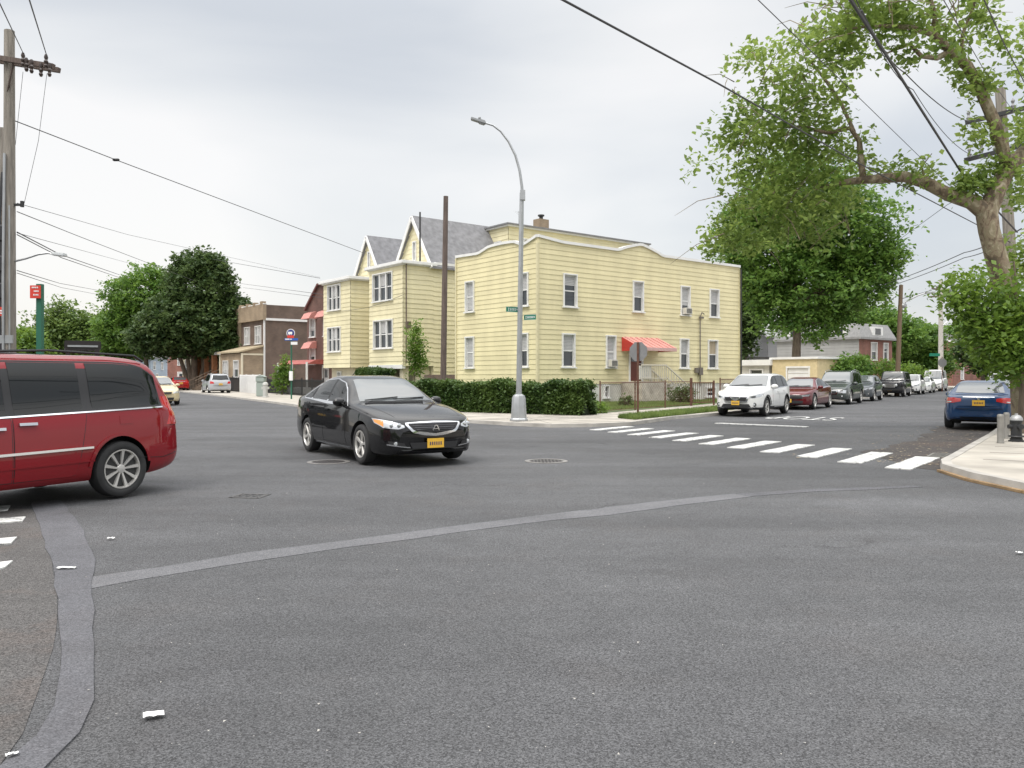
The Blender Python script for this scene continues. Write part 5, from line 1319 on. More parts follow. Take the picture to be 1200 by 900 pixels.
        for sg in (-1, 1):
            A_ = [(sg*.50, .67), (sg*.68, .685), (sg*.86, .74)]; B_ = [(sg*.50, .745), (sg*.68, .80), (sg*.865, .86)]
            if boxy: A_, B_ = [(sg*.46, .60), (sg*.84, .60)], [(sg*.46, .76), (sg*.84, .76)]
            hl = ff(A_, B_, 'headlight', M_LAMP, .010, 12, 4)
            q = MB(); patch(q, [(sg*.56, .69), (sg*.70, .70)], [(sg*.56, .735), (sg*.70, .765)], f, .015, 6, 2, 0); q.build('headlight_lens', M_RIMD, hl)
            p_ = f(np.array([sg*.66]), np.array([.44]), .004)[0]; q = MB(); q.lathe([(.075, -.03), (.075, .008), (.05, .01)], tuple(p_), 'X', 16, 0); q.lathe([(.045, -.02), (.045, .014), (.02, .02)], tuple(p_), 'X', 14, 1); q.build('fog_lamp', [M_BLK, M_LAMP], root)
        ff([(-.56, .34), (.56, .34)], [(-.48, .46), (.48, .46)], 'lower_intake', M_BLK, .008, 14, 3)
        ff([(-.62, .30), (.62, .30)], [(-.62, .325), (.62, .325)], 'skid_trim', chrome if kind == 'suv' else M_BLK, .02, 14, 1)
    plate(c, root, False, .50)
    # rear
    zr0 = 1.02 if kind != 'boxvan' else 1.25
    if kind in ('jeep', 'boxvan'):
        re([(-.60, 1.18), (.60, 1.18)], [(-.55, H-.22), (.55, H-.22)], 'rear_window', glass)
    else:
        one(c, root, 'rear_window', [(X(4.27), -.56), (X(4.29), 0), (X(4.27), .56)], [(X(4.47), -.66), (X(4.49), 0), (X(4.47), .66)], tz, glass, .012, 12, 6) if not boxy else re([(-.66, 1.12), (.66, 1.12)], [(-.60, H-.24), (.60, H-.24)], 'rear_window', glass)
    for sg in (-1, 1):
        if kind == 'van':
            re([(sg*.70, .86), (sg*.90, .86)], [(sg*.64, 1.22), (sg*.80, 1.22)], 'taillight', M_TAIL, .012, 8, 8)
        else: re([(sg*.52, .88), (sg*.82, .86)], [(sg*.58, 1.04), (sg*.82, 1.08)], 'taillight', M_TAIL, .012, 8, 6)
    re([(-.84, .70), (.84, .70)], [(-.84, .712), (.84, .712)], 'bumper_seam', M_BLK, .004, 20, 1)
    plate(c, root, True, .82)
    if kind == 'van':
        for sg in (-1, 1):
            q = MB(); patch(q, [(L - .20, .86), (L - .035, .84)], [(L - .22, 1.15), (L - .09, 1.22)], c.side(sg), .009, 8, 6, 0); q.build('side_taillight', M_TAIL, root)
            q = MB(); patch(q, [(L - .74, .47), (L - .35, .44), (L - .02, .50)], [(L - .74, .476), (L - .35, .446), (L - .02, .506)], c.side(sg), .004, 8, 1, 0); q.build('bumper_line', M_BLK, root)
    if rails:
        for sg in (-1, 1):
            q = MB(); y = sg * float(c.Y(X(2.9), H - .12)) * .93
            q.tube([(L/2 - X(2.15), y*.98, zt(2.15, 0) - .02), (L/2 - X(2.3), y, zt(2.3, -.03)), (L/2 - X(3.0), y, zt(3, -.045)), (L/2 - X(4.0), y, zt(4.0, -.03)), (L/2 - X(4.12), y*.98, zt(4.1, .02))], .016, 6)
            q.build('roof_rail', M_BLK if kind != 'suv' else chrome, root)
    for sg in (-1, 1): one(c, root, 'hood_seam', [(X(.25), sg*.62), (X(1.1), sg*.76)], [(X(.25), sg*.63), (X(1.1), sg*.77)], tz, M_BLK, .002, 14, 1, .01)
    q = MB()
    for y0, y1 in ((-.60, .05), (-.08, .56)):
        a = tz(np.array([X(sd[0])]), np.array([y0]), .03)[0]; b = tz(np.array([X(sd[0] + .12)]), np.array([y1]), .03)[0]; q.bar(a, b, .018)
    q.build('wiper', M_BLK, root)
    mirror(c, root, X(edges[0][0] + .05), beltz(edges[0][0]) + .04, mt if kind != 'jeep' else M_BLK, 1.15)
    for xw in c.wheels:
        for sg in (-1, 1): wheel(c, root, xw, sg, spokes, double, tw=.235, rim=rimm)
    q = MB(); q.box((0, 0, .32), (L*.8, W*.7, .14)); q.build('underbody', M_BLK, root)
    return root, c

# --- black sedan crossing
r_, c_ = sedan('black sedan with chrome shield grille and gold plate in the middle of the intersection', paint('black_paint', (.006, .006, .007), .3, .2), L=4.95, W=1.9, H=1.50, wb=2.78, style='beak', spokes=5, double=False)
r_.name = 'moving_sedan'
place(r_, c_, G(428, 544.5), Vector((.535, -.845, 0)), 0, -1)
# --- red minivan
r_, c_ = wagon('dark red minivan with chrome side strip and tinted windows cut off by the left edge', paint('dark_red_paint', (.24, .008, .014), .35, .3), 'minivan', L=5.02, W=1.98, H=1.74, wb=3.07, fo=.95, rt=.345, kind='van', clad=.0, spokes=9, double=False, rails=True)
place(r_, c_, G(138, 583.5), Vector((-.50, -.866, 0)), 1, 1)
# --- parked row along the left kerb of the right street
H1 = -Vector((.553, .833, 0)).normalized(); Q0 = Vector((9.44, 30.3, 0))
def row(k): return Q0 - H1 * k
grp = 'cars parked along the left kerb of the right street'
r_, c_ = wagon('white compact suv parked nearest the stop line, front towards the intersection', paint('white_paint', (.72, .72, .71), 0, .35), group=grp, L=4.6, W=1.84, H=1.60, clad=.34, rails=False, hood=1.0, spokes=5, double=False)
place(r_, c_, row(0), H1, 0, 1)
r_, c_ = sedan('dark red parked sedan with black grille, second in the row behind the white suv', paint('maroon_paint', (.11, .008, .012), .35), group=grp, L=5.0, W=1.9, H=1.44, wb=3.0, fo=1.0, style='muscle', rt=.35)
place(r_, c_, row(7.4), H1, 0, 1)
r_, c_ = wagon('dark grey green boxy suv parked third in the row behind the dark red sedan', paint('grey_green_paint', (.055, .065, .062), .5), group=grp, L=4.9, W=1.88, H=1.80, wb=2.8, fo=1.0, rt=.37, boxy=1, hood=1.08, clad=.0, rails=True)
place(r_, c_, row(15.3), H1, 0, 1)
r_, c_ = wagon('dark blue grey hatchback parked fourth in the row before the black off roader', paint('blue_grey_paint', (.085, .095, .105), .6), group=grp, name='parked_hatchback', L=4.2, W=1.78, H=1.55, wb=2.55, clad=0, rails=False, detail=False)
place(r_, c_, row(22.2), H1, 0, 1)
r_, c_ = wagon('black off road vehicle with seven slot chrome grille parked in the middle of the row', paint('offroad_black_paint', (.014, .014, .018), .3), group=grp, name='parked_jeep', L=4.5, W=1.88, H=1.86, wb=2.85, fo=.75, rt=.40, kind='jeep', clad=0, rails=False, spokes=5)
place(r_, c_, row(34.5), H1, 0, 1)
whitep = MATS['white_paint']
r_, c_ = wagon('white suv parked directly behind the black off road vehicle', whitep, group=grp, L=4.5, W=1.84, H=1.66, clad=.3, rails=False)
place(r_, c_, row(43.0), H1, 0, 1)
r_, c_ = sedan('small white sedan parked between the white suv and the white van', whitep, group=grp, L=4.5, W=1.78, H=1.45, wb=2.6, style='plain')
place(r_, c_, row(50.5), H1, 0, 1)
r_, c_ = wagon('tall white panel van at the far end of the parked row', whitep, 'parked_van', 'van', group=grp, L=5.6, W=2.0, H=2.15, wb=3.4, fo=.95, rt=.36, kind='boxvan', clad=0, rails=False)
place(r_, c_, row(60), H1, 0, 1)
# --- right kerb
grp2 = 'cars parked along the right kerb of the right street'
r_, c_ = sedan('blue sedan with red tail lamps parked at the right kerb, seen from behind', paint('blue_paint', (.012, .045, .125), .5), group=grp2, L=4.5, W=1.80, H=1.36, wb=2.70, fo=.9, style='plain', trunk=1.02, rt=.32)
H2 = Vector((.545, .838, 0)).normalized()
place(r_, c_, Vector((12.62, 23.4, 0)), H2, 1, 1)
r_, c_ = sedan('dark green sedan parked directly in front of the blue sedan beside the plane tree', paint('dark_green_paint', (.02, .045, .04), .4), group=grp2, L=4.6, W=1.8, H=1.42, wb=2.7, style='plain')
place(r_, c_, Vector((12.62, 23.4, 0)) + H2*7 + Vector((H2.y, -H2.x, 0))*.35, H2, 1, 1)
r_, c_ = wagon('white suv parked farther up the right kerb, beyond the dark green sedan', whitep, group=grp2, L=4.7, W=1.86, H=1.72, clad=.3)
place(r_, c_, Vector((12.62, 23.4, 0)) + H2*15 + Vector((H2.y, -H2.x, 0))*.2, H2, 1, 1)
r_, c_ = wagon('far white suv standing up the right street beside the walking person in blue', whitep, group=grp2, L=4.7, W=1.86, H=1.7, clad=.3)
place(r_, c_, Vector((12.62, 23.4, 0)) + H2*28 + Vector((H2.y, -H2.x, 0))*.2, H2, 1, 1)
# --- left street
r_, c_ = wagon('silver suv seen from behind, driving away along the kerb of the left street', paint('silver_paint', (.42, .43, .45), .6), name='moving_suv', L=4.6, W=1.86, H=1.72, clad=.32)
r_.location = (-25.4, 69.5, .018); r_.rotation_euler = (0, 0, math.atan2(.866, -.5))
r_, c_ = sedan('red car farther down the left street beyond the silver suv', paint('bright_red_paint', (.35, .012, .012), .2), name_='x') if False else sedan('red car farther down the left street beyond the silver suv', paint('bright_red_paint', (.35, .012, .012), .2), L=4.6, W=1.8, H=1.45, wb=2.7, style='plain')
r_.location = (-33.8, 82, .018); r_.rotation_euler = (0, 0, math.atan2(.866, -.5))
r_, c_ = sedan('cream coloured car approaching on the left street, half hidden behind the red minivan', paint('cream_paint', (.62, .52, .33), .1), L=4.7, W=1.82, H=1.5, wb=2.75, style='plain')
r_.name = 'moving_sedan'; r_.location = (-18.9, 43.2, .018); r_.rotation_euler = (0, 0, math.atan2(-.866, .5))
r_, c_ = wagon('black off road vehicle behind the red minivan, only its roof rack showing', paint('offroad_black_paint', (.014, .014, .018), .3), name='parked_jeep', L=4.3, W=1.88, H=1.98, wb=2.6, fo=.75, rt=.40, kind='jeep', clad=0, rails=False)
r_.location = (-12.4, 23.4, .018); r_.rotation_euler = (0, 0, math.atan2(.88, -.475))
m = MB()
for y in (-.42, .42): m.box((-.6, y, 2.34), (1.3, .06, .20))
for x in (-1.25, -.6, .05): m.box((x, 0, 2.25), (.08, .86, .05))
for x in (-1.25, .05): m.box((x, 0, 2.36), (.05, .86, .20)); m.box((x, -.36, 2.1), (.12, .10, .28)); m.box((x, .36, 2.1), (.12, .10, .28))
m.box((-1.30, 0, 2.31), (.03, .74, .05), m=1)
m.build('roof_rack', [mat('rack_black', (.035, .03, .03), .4, .3), M_GALV], r_)
# ================================================================ TREES
M_LEAF_D = leaf_mat('dark_maple_leaves', (.020, .050, .014), (.12, .18, .06), .28)
M_LEAF_M = leaf_mat('maple_leaves', (.042, .112, .020), (.18, .30, .06), .42)
M_LEAF_P = leaf_mat('plane_leaves', (.078, .142, .026), (.27, .37, .095), .48)
M_LEAF_L = leaf_mat('pale_leaves', (.055, .11, .025), (.18, .26, .07), .38)
M_LEAF_S = leaf_mat('bush_leaves', (.055, .125, .018), (.19, .30, .05), .42)
M_LEAF_H = leaf_mat('hedge_leaves', (.024, .062, .014), (.11, .175, .04), .25)

def leaves(name, centers, spread, per, size, m, parent=None, flat=.75, seed=1, droop=0.0):
    """many leaf faces: each twig centre carries `per` folded leaves"""
    r = np.random.default_rng(seed); c = np.repeat(np.array(centers), per, axis=0); n = len(c)
    c = c + r.normal(0, 1, (n, 3)) * spread * np.array([1, 1, flat])
    nrm = r.normal(0, 1, (n, 3)); nrm[:, 2] = np.abs(nrm[:, 2]) + .55; nrm /= np.linalg.norm(nrm, axis=1)[:, None]
    a = r.normal(0, 1, (n, 3)); a -= nrm * (a*nrm).sum(1)[:, None]; a /= np.linalg.norm(a, axis=1)[:, None]; b = np.cross(nrm, a)
    s = size * (.55 + .9*r.random(n))[:, None]
    v = np.stack([c - a*s, c + b*s*.62 + nrm*s*.12, c + a*s*1.1 - nrm*s*.15, c - b*s*.62 + nrm*s*.12], 1).reshape(-1, 3)
    me = bpy.data.meshes.new(name); me.vertices.add(4*n); me.vertices.foreach_set('co', v.ravel())
    me.loops.add(4*n); me.polygons.add(n)
    me.loops.foreach_set('vertex_index', np.arange(4*n)); me.polygons.foreach_set('loop_start', np.arange(n)*4); me.polygons.foreach_set('loop_total', np.full(n, 4))
    me.update(calc_edges=True); me.materials.append(m)
    o = bpy.data.objects.new(name, me); C.objects.link(o)
    if parent: o.parent = parent
    return o
def blob_pts(blobs, n, seed, shell=.55, jit=.12):
    r = np.random.default_rng(seed); out = []
    vol = np.array([b[1][0]*b[1][1]*b[1][2] for b in blobs]) ** .75; cnt = (n * vol / vol.sum()).astype(int)
    for (c, rad), k in zip(blobs, cnt):
        d = r.normal(0, 1, (k, 3)); d /= np.linalg.norm(d, axis=1)[:, None]
        rr = (shell + (1-shell) * r.random(k)) ** .7 * (1 + r.normal(0, jit, k)); out.append(np.array(c) + d * rr[:, None] * np.array(rad))
    return np.concatenate(out)
def tree(name, loc, label, trunk, blobs, ntw, per, size, lm, spread, cat='tree', group=None, bark=M_BARK, seed=1, limbs=10, tr=.3, shell=.5, jit=.12, flat=.7, stems=()):
    root = empty(name, loc, label=label, cat=cat, group=group); r = random.Random(seed)
    m = MB(); H_ = trunk
    for dx, dy, hh_ in stems: m.tube([(dx*.15, dy*.15, -.1), (dx*.3, dy*.3, .6), (dx*.6, dy*.6, hh_*.5), (dx, dy, hh_)], [tr*.9, tr*.7, tr*.55, tr*.35], 9)
    pts = [(0, 0, -.1), (0, 0, .25), (r.uniform(-.08, .08), r.uniform(-.08, .08), H_*.35), (r.uniform(-.15, .15), r.uniform(-.15, .15), H_*.7), (r.uniform(-.2, .2), r.uniform(-.2, .2), H_)]
    m.tube(pts, [tr*1.5, tr*1.1, tr*.95, tr*.8, tr*.6], 12)
    tp = Vector(pts[-1])
    for i in range(limbs):
        b = blobs[i % len(blobs)]; tgt = Vector(b[0]) + Vector((r.uniform(-.6, .6)*b[1][0], r.uniform(-.6, .6)*b[1][1], r.uniform(-.3, .5)*b[1][2]))
        st = Vector(pts[3]).lerp(tp, r.random()); mid = st.lerp(tgt, .5) + Vector((r.uniform(-.3, .3), r.uniform(-.3, .3), r.uniform(-.1, .5)))
        q1 = st.lerp(mid, .5) + Vector((0, 0, .15))
        m.tube([st, q1, mid, mid.lerp(tgt, .5) + Vector((r.uniform(-.3, .3), 0, .2)), tgt], [tr*.5, tr*.38, tr*.25, tr*.14, tr*.05], 7)
    m.build('trunk', bark, root)
    ct = blob_pts(blobs, ntw, seed, shell, jit)
    leaves('crown', ct, spread, per, size, lm, root, flat, seed)
    return root

# big dark tree on the left street
def T(px, Y): p = P(px, 441, Y); return (p.x, p.y, .1)
tree('linden_tree', T(228, 86), 'big dark green rounded tree with several trunks over the silver suv', 4.5,
     [((.6, 0, 10.5), (3.7, 3.6, 4.2)), ((0, 0, 7.0), (5.4, 4.6, 3.4)), ((-4.2, -.5, 5.6), (2.6, 2.6, 1.9)), ((4.8, 0, 7.4), (1.8, 2.4, 2.4)), ((2.6, 0, 5.8), (3.6, 3.8, 2.6)), ((-2.6, 0, 6.0), (3.2, 3.4, 2.6)), ((4.0, -.3, 4.7), (2.4, 2.6, 1.5)), ((1.2, 0, 12.6), (2.0, 2.2, 1.9))],
     3900, 15, .20, M_LEAF_D, .30, seed=3, stems=((-2.2, 0, 5.4), (1.6, .5, 5.6), (-1.0, -.4, 6.0)), tr=.38, shell=.58, jit=.085)
tree('linden_tree', T(248, 90), 'second trunk of the tree group, slimmer and right of the big dark tree', 4.0,
     [((0, 0, 6.8), (3.8, 3.4, 2.6)), ((1.8, 0, 5.5), (2.8, 3, 1.8))], 900, 14, .20, M_LEAF_D, .30, seed=5, tr=.34, shell=.6, jit=.05)
tree('maple_tree', T(172, 94), 'mid green tree with lighter leaves leaning against the left of the big dark tree', 5,
     [((0, 0, 10.2), (4.6, 3.8, 3.7)), ((-1.6, 0, 6.8), (4.2, 3.6, 3.2)), ((2.2, 0, 8.5), (3.4, 3.2, 3.6)), ((-3.6, 0, 4.6), (1.9, 2, 2.2))], 2200, 14, .20, M_LEAF_M, .34, seed=8, tr=.3, shell=.5, jit=.1)
gl = 'pale trees beyond the red minivan'
tree('birch_tree', T(70, 105), 'pale olive loose crowned tree right behind the red sign on the green pole', 5,
     [((0, 0, 7.6), (3.2, 3, 3.6)), ((2.4, 0, 6.2), (3, 3, 3.0)), ((-2, 0, 5.8), (2.6, 3, 2.6)), ((4.2, 0, 7.4), (1.6, 2, 2.4))], 1200, 12, .22, M_LEAF_L, .40, group=gl, seed=12, shell=.25, jit=.2)
tree('birch_tree', T(112, 112), 'pale olive tree between the pole with the red sign and the mid green tree', 5,
     [((0, 0, 6.8), (3.4, 3, 3.2)), ((-2, 0, 4.6), (3, 3, 2.4)), ((2.2, 0, 4.4), (2.4, 3, 2.4))], 1000, 12, .22, M_LEAF_L, .40, group=gl, seed=13, shell=.25, jit=.2)
tree('birch_tree', T(28, 96), 'low green tree just right of the grey utility pole at the left edge', 3,
     [((0, 0, 4.6), (2.6, 3, 2.6)), ((-2, 0, 3.8), (2.6, 3, 2.2))], 800, 12, .22, M_LEAF_S, .35, group=gl, seed=14, shell=.3, jit=.15)
tree('birch_tree', T(-12, 90), 'green tree behind the grey utility pole at the left edge', 3,
     [((0, 0, 4.2), (2.8, 3, 2.6))], 500, 12, .22, M_LEAF_S, .35, group=gl, seed=15, shell=.3, jit=.15)
# maple behind the garages
tree('maple_tree', T(934, 64), 'large bright green maple behind the garages, its trunk above the cream garage roof', 8.5,
     [((.2, 0, 15.2), (4.4, 4.2, 4.0)), ((3.4, 0, 12.8), (4.4, 4.2, 4.2)), ((6.2, 0, 11.0), (2.2, 2.6, 2.6)), ((-3.8, 0, 13.0), (2.4, 2.6, 2.6)), ((-2.8, 0, 11.0), (3.6, 4, 4.2)), ((.9, 0, 8.6), (4.6, 4.4, 3.2)), ((4.6, 0, 9.0), (3.0, 3.4, 3.0)), ((-1.6, -.5, 6.2), (2.0, 2.4, 1.6)), ((1.6, -.5, 5.2), (1.9, 2.4, 1.0))],
     3400, 15, .17, M_LEAF_M, .30, seed=21, tr=.36, limbs=18, shell=.45, jit=.19)
tree('dark_tree', T(874, 88), 'dark tree filling the gap right beside the end wall of the yellow corner house', 5,
     [((0, 0, 9.5), (1.7, 2.2, 5.2)), ((-1.2, 0, 7), (1.2, 1.6, 5.0))], 1300, 12, .22, M_LEAF_D, .34, seed=22, shell=.4)
tree('dark_tree', T(1015, 100), 'broad dark green tree above the mansard roof house', 5,
     [((0, 0, 7.4), (6.4, 4, 2.8)), ((3.2, 0, 6.0), (4.0, 4, 2.2)), ((-5, 0, 7.2), (4, 4, 3.2))], 1800, 13, .22, M_LEAF_M, .36, seed=23, shell=.4)
gr_ = 'trees lining the far end of the right street'
tree('street_tree', T(1078, 104), 'leafy tree between the leaning brown pole and the pale pole', 3.5,
     [((-.6, 0, 6.0), (3.4, 3.4, 2.6)), ((.4, 0, 3.2), (4.0, 3.6, 2.2))], 1300, 13, .20, M_LEAF_M, .32, group=gr_, seed=24, shell=.4)
tree('street_tree', T(1128, 130), 'tree beyond the pale pole above the white van at the street end', 4,
     [((0, 0, 7.0), (4.4, 4, 3.0)), ((1, 0, 3.6), (4.4, 4, 2.6))], 1300, 12, .24, M_LEAF_M, .36, group=gr_, seed=25, shell=.4)
tree('street_tree', T(1152, 95), 'dark tree at the right kerb beyond the white suv, above the person in blue', 4,
     [((0, 0, 4.6), (3.2, 3, 2.4)), ((1.5, 0, 3.2), (2.6, 3, 2.0))], 900, 12, .20, M_LEAF_D, .32, group=gr_, seed=26, shell=.4)
tree('street_tree', T(1215, 70), 'dark leafy tree behind the plane tree trunk at the right edge', 4,
     [((0, 0, 4.6), (3.6, 3, 3.2)), ((-1.0, 0, 3.0), (3.0, 3, 2.0))], 1000, 12, .18, M_LEAF_M, .30, group=gr_, seed=27, shell=.4)
# far wood closing both street ends: uncountable mass
def wood(name, x0, y0, x1, y1, h, label, seed):
    r = np.random.default_rng(seed); t = r.random(900); c = np.stack([x0 + (x1-x0)*t + r.normal(0, 3, 900), y0 + (y1-y0)*t + r.normal(0, 4, 900), h*(.15 + .8*r.random(900)) * (.75 + .25*np.sin(t*23))], 1)
    o = leaves(name, c, 1.0, 14, .5, M_LEAF_M, None, .7, seed); tag(o, label, 'woodland', kind='stuff')
wood('tree_belt', 60, 210, 150, 175, 6.5, 'far tree belt closing the end of the right street', 31)
wood('tree_belt', -40, 210, -190, 160, 7, 'far tree belt closing the end of the left street', 32)

wood('tree_belt', -45, -24, 45, -20, 7.5, 'unseen tree belt added behind the viewpoint for dark reflections in the cars', 33)  # added out of view so car paint and glass mirror dark foliage
wood('tree_belt', -70, -10, -45, -22, 7.5, 'unseen tree belt added on the near left side for car reflections', 34)  # second added belt, unseen, only mirrored by the cars
# shrubs and small plants
tree('garden_shrub', tuple(P(487, 466, 36)), 'slender young tree in front of the tall gabled house, left of the brown pole', 1.6,
     [((0, 0, 2.3), (.52, .5, .95)), ((.1, 0, 1.5), (.42, .4, .6)), ((.0, 0, 3.1), (.2, .2, .4))], 230, 11, .055, M_LEAF_S, .10, cat='shrub', seed=41, tr=.03, limbs=6, shell=.2)
tree('garden_shrub', tuple(P(331, 463, 62)), 'light green shrub behind the black iron fence beside the bus stop sign', 1.2,
     [((0, 0, 1.3), (.75, .7, 1.1)), ((.2, 0, 2.3), (.35, .35, .9))], 200, 10, .08, M_LEAF_S, .14, cat='shrub', seed=42, tr=.05, limbs=5, shell=.3)
tree('garden_shrub', tuple(P(797, 474, 40.5)), 'low round bush in the yard by the stoop of the corner house', .3,
     [((0, 0, .45), (.75, .5, .45)), ((.4, 0, .6), (.4, .4, .4))], 150, 10, .05, M_LEAF_H, .09, cat='shrub', seed=43, tr=.03, limbs=4, shell=.3)
tree('garden_shrub', tuple(P(734, 478, 36.5)), 'small blue green plant by the foundation wall under the red awning', .2,
     [((0, 0, .3), (.32, .3, .28))], 50, 9, .05, M_LEAF_H, .07, cat='plant', seed=44, tr=.02, limbs=3, shell=.3)
tree('garden_shrub', tuple(P(700, 486, 30.8)), 'small weedy bush at the foot of the hedge end', .2,
     [((0, 0, .25), (.45, .35, .3)), ((-.4, 0, .4), (.3, .3, .35))], 110, 9, .045, M_LEAF_S, .08, cat='plant', seed=45, tr=.02, limbs=3, shell=.3)
tree('garden_shrub', (23.6, 57, .1), 'bushy climber at the right end of the cream garage', 1,
     [((0, 0, 1.5), (1.3, 1.3, 1.3)), ((.8, .5, 2.2), (1.0, 1, .9))], 350, 11, .10, M_LEAF_M, .18, cat='shrub', seed=46, tr=.06, limbs=4, shell=.3)
tree('garden_shrub', tuple(P(1035, 441, 72)), 'light green bushes behind the fourth and fifth parked cars', 1,
     [((0, 0, .6), (2.6, 1.3, .9)), ((-2.6, 0, .7), (1.8, 1.3, .9)), ((2, 0, .3), (2, 1.2, .8))], 500, 11, .10, M_LEAF_S, .2, cat='shrub', seed=47, tr=.06, limbs=4, shell=.3)
def box_hedge(name, a, b, w, h, label, seed, n, lm=M_LEAF_H, z=.1, size=.05):
    a = Vector(a); b = Vector(b); d = (b - a); L = d.length; root = empty(name, (a.x, a.y, z), math.atan2(d.y, d.x), label, 'hedge')
    r = np.random.default_rng(seed); u = r.random(n); f = r.integers(0, 5, n); v = r.random(n)
    x = u * L; y = np.where(f < 2, 0.0, np.where(f == 2, w, v * w)); zz = np.where(f < 3, v * h, h)
    e = (f == 4) & (r.random(n) < .3); x = np.where(e, np.where(r.random(n) < .5, 0, L), x); zz = np.where(e, v*h, zz)
    wave = .07*np.sin(x*2.1) + .06*np.sin(x*5.3 + 1) + r.normal(0, .035, n)
    c = np.stack([x, y + wave*.6, np.maximum(zz + np.where(zz > h*.8, wave, 0), .05)], 1)
    leaves('foliage', c, .055, 7, size, lm, root, 1, seed)
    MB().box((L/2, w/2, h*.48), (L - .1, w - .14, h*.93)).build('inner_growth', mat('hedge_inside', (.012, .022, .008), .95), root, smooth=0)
    return root
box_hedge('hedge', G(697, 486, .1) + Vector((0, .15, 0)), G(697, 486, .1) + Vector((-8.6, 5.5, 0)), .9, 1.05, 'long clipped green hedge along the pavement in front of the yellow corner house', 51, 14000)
for o_ in bpy.data.objects:
    pass
box_hedge('hedge', hpt(-1.2, 16.8), hpt(-1.2, 13.6), 1.0, 1.75, 'tall dark hedge under the projecting bay of the taller gabled house', 52, 3500, size=.06)
# ================================================================ PLANE TREE over the right side
pt = empty('plane_tree', (16.6, 21.6, .1), label='leaning mottled plane tree overhanging the street from the right edge, one long limb reaching left', cat='tree')
O_ = Vector((16.6, 21.6, .1))
def PL(px, py, Y): return P(px, py, Y) - O_
O_ = P(1203, 500, 20.3); O_.z = .1; pt.location = O_
m = MB()
m.tube([PL(1204, 512, 20.3), PL(1203, 490, 20.3), PL(1199, 440, 20.3), PL(1188, 390, 20.3), PL(1178, 345, 20.2), PL(1167, 300, 20.1), PL(1159, 270, 20), PL(1156, 248, 20)], [.42, .33, .30, .28, .26, .25, .24, .25], 16)
m.tube([PL(1156, 252, 20), PL(1168, 222, 20), PL(1182, 196, 20.2), PL(1204, 176, 20.6), PL(1240, 150, 21)], [.24, .21, .20, .19, .15], 12)              # right limb
m.tube([PL(1157, 250, 20), PL(1138, 236, 20), PL(1112, 228, 20), PL(1085, 214, 20), PL(1060, 207, 20.1), PL(1035, 209, 20.3), PL(1010, 211, 20.5), PL(985, 214, 20.8), PL(955, 222, 21)], [.22, .19, .165, .15, .135, .12, .10, .07, .03], 11)
m.tube([PL(1012, 211, 20.5), PL(1009, 190, 20.5), PL(1007, 165, 20.5), PL(996, 150, 20.5), PL(970, 156, 20.6), PL(940, 148, 20.7), PL(905, 150, 21)], [.085, .085, .07, .06, .05, .04, .02], 8)
m.tube([PL(1001, 155, 20.5), PL(985, 120, 20.6), PL(968, 95, 20.8), PL(950, 72, 21), PL(930, 60, 21)], [.05, .045, .04, .03, .015], 7)
m.tube([PL(1181, 200, 20.2), PL(1174, 170, 20.0), PL(1164, 140, 19.8), PL(1150, 108, 19.6), PL(1134, 78, 19.4), PL(1112, 58, 19.2), PL(1094, 40, 19), PL(1066, 32, 18.8), PL(1030, 30, 18.6), PL(990, 34, 18.6)], [.15, .15, .14, .13, .125, .10, .08, .06, .04, .02], 10)
m.tube([PL(1114, 60, 19.2), PL(1098, 68, 19.1), PL(1080, 66, 19), PL(1066, 52, 19), PL(1040, 62, 18.9)], [.08, .065, .055, .04, .02], 8)
m.tube([PL(1092, 40, 19), PL(1096, 18, 18.9), PL(1088, -10, 18.8), PL(1060, -40, 18.6)], [.05, .05, .045, .03], 7)
m.tube([PL(1126, 70, 19.3), PL(1128, 40, 19.2), PL(1140, 10, 19.0), PL(1150, -30, 19)], [.05, .04, .035, .02], 7)
m.tube([PL(1204, 176, 20.6), PL(1215, 120, 20.5), PL(1222, 60, 20.4), PL(1210, 0, 20)], [.12, .10, .08, .05], 8)
m.tube([PL(1085, 214, 20), PL(1080, 195, 20), PL(1092, 180, 20.1)], [.03, .02, .01], 6)
r = random.Random(9)
tw = []
def twigs(px0, py0, px1, py1, n, Y0, Y1, L=1.4):
    for i in range(n):
        a = PL(px0 + (px1-px0)*r.random(), py0 + (py1-py0)*r.random(), r.uniform(Y0, Y1)); b = a + Vector((r.uniform(-1, .6), r.uniform(-.8, .8), r.uniform(-.6, .7))) * L
        m.tube([a, a.lerp(b, .5) + Vector((0, 0, .12)), b], [.014, .009, .004], 5)
twigs(850, 60, 1000, 250, 46, 20, 22); twigs(940, 0, 1130, 45, 34, 18, 20); twigs(840, 200, 1000, 300, 22, 20.5, 22.5)
m.build('trunk', M_PLANE, pt)
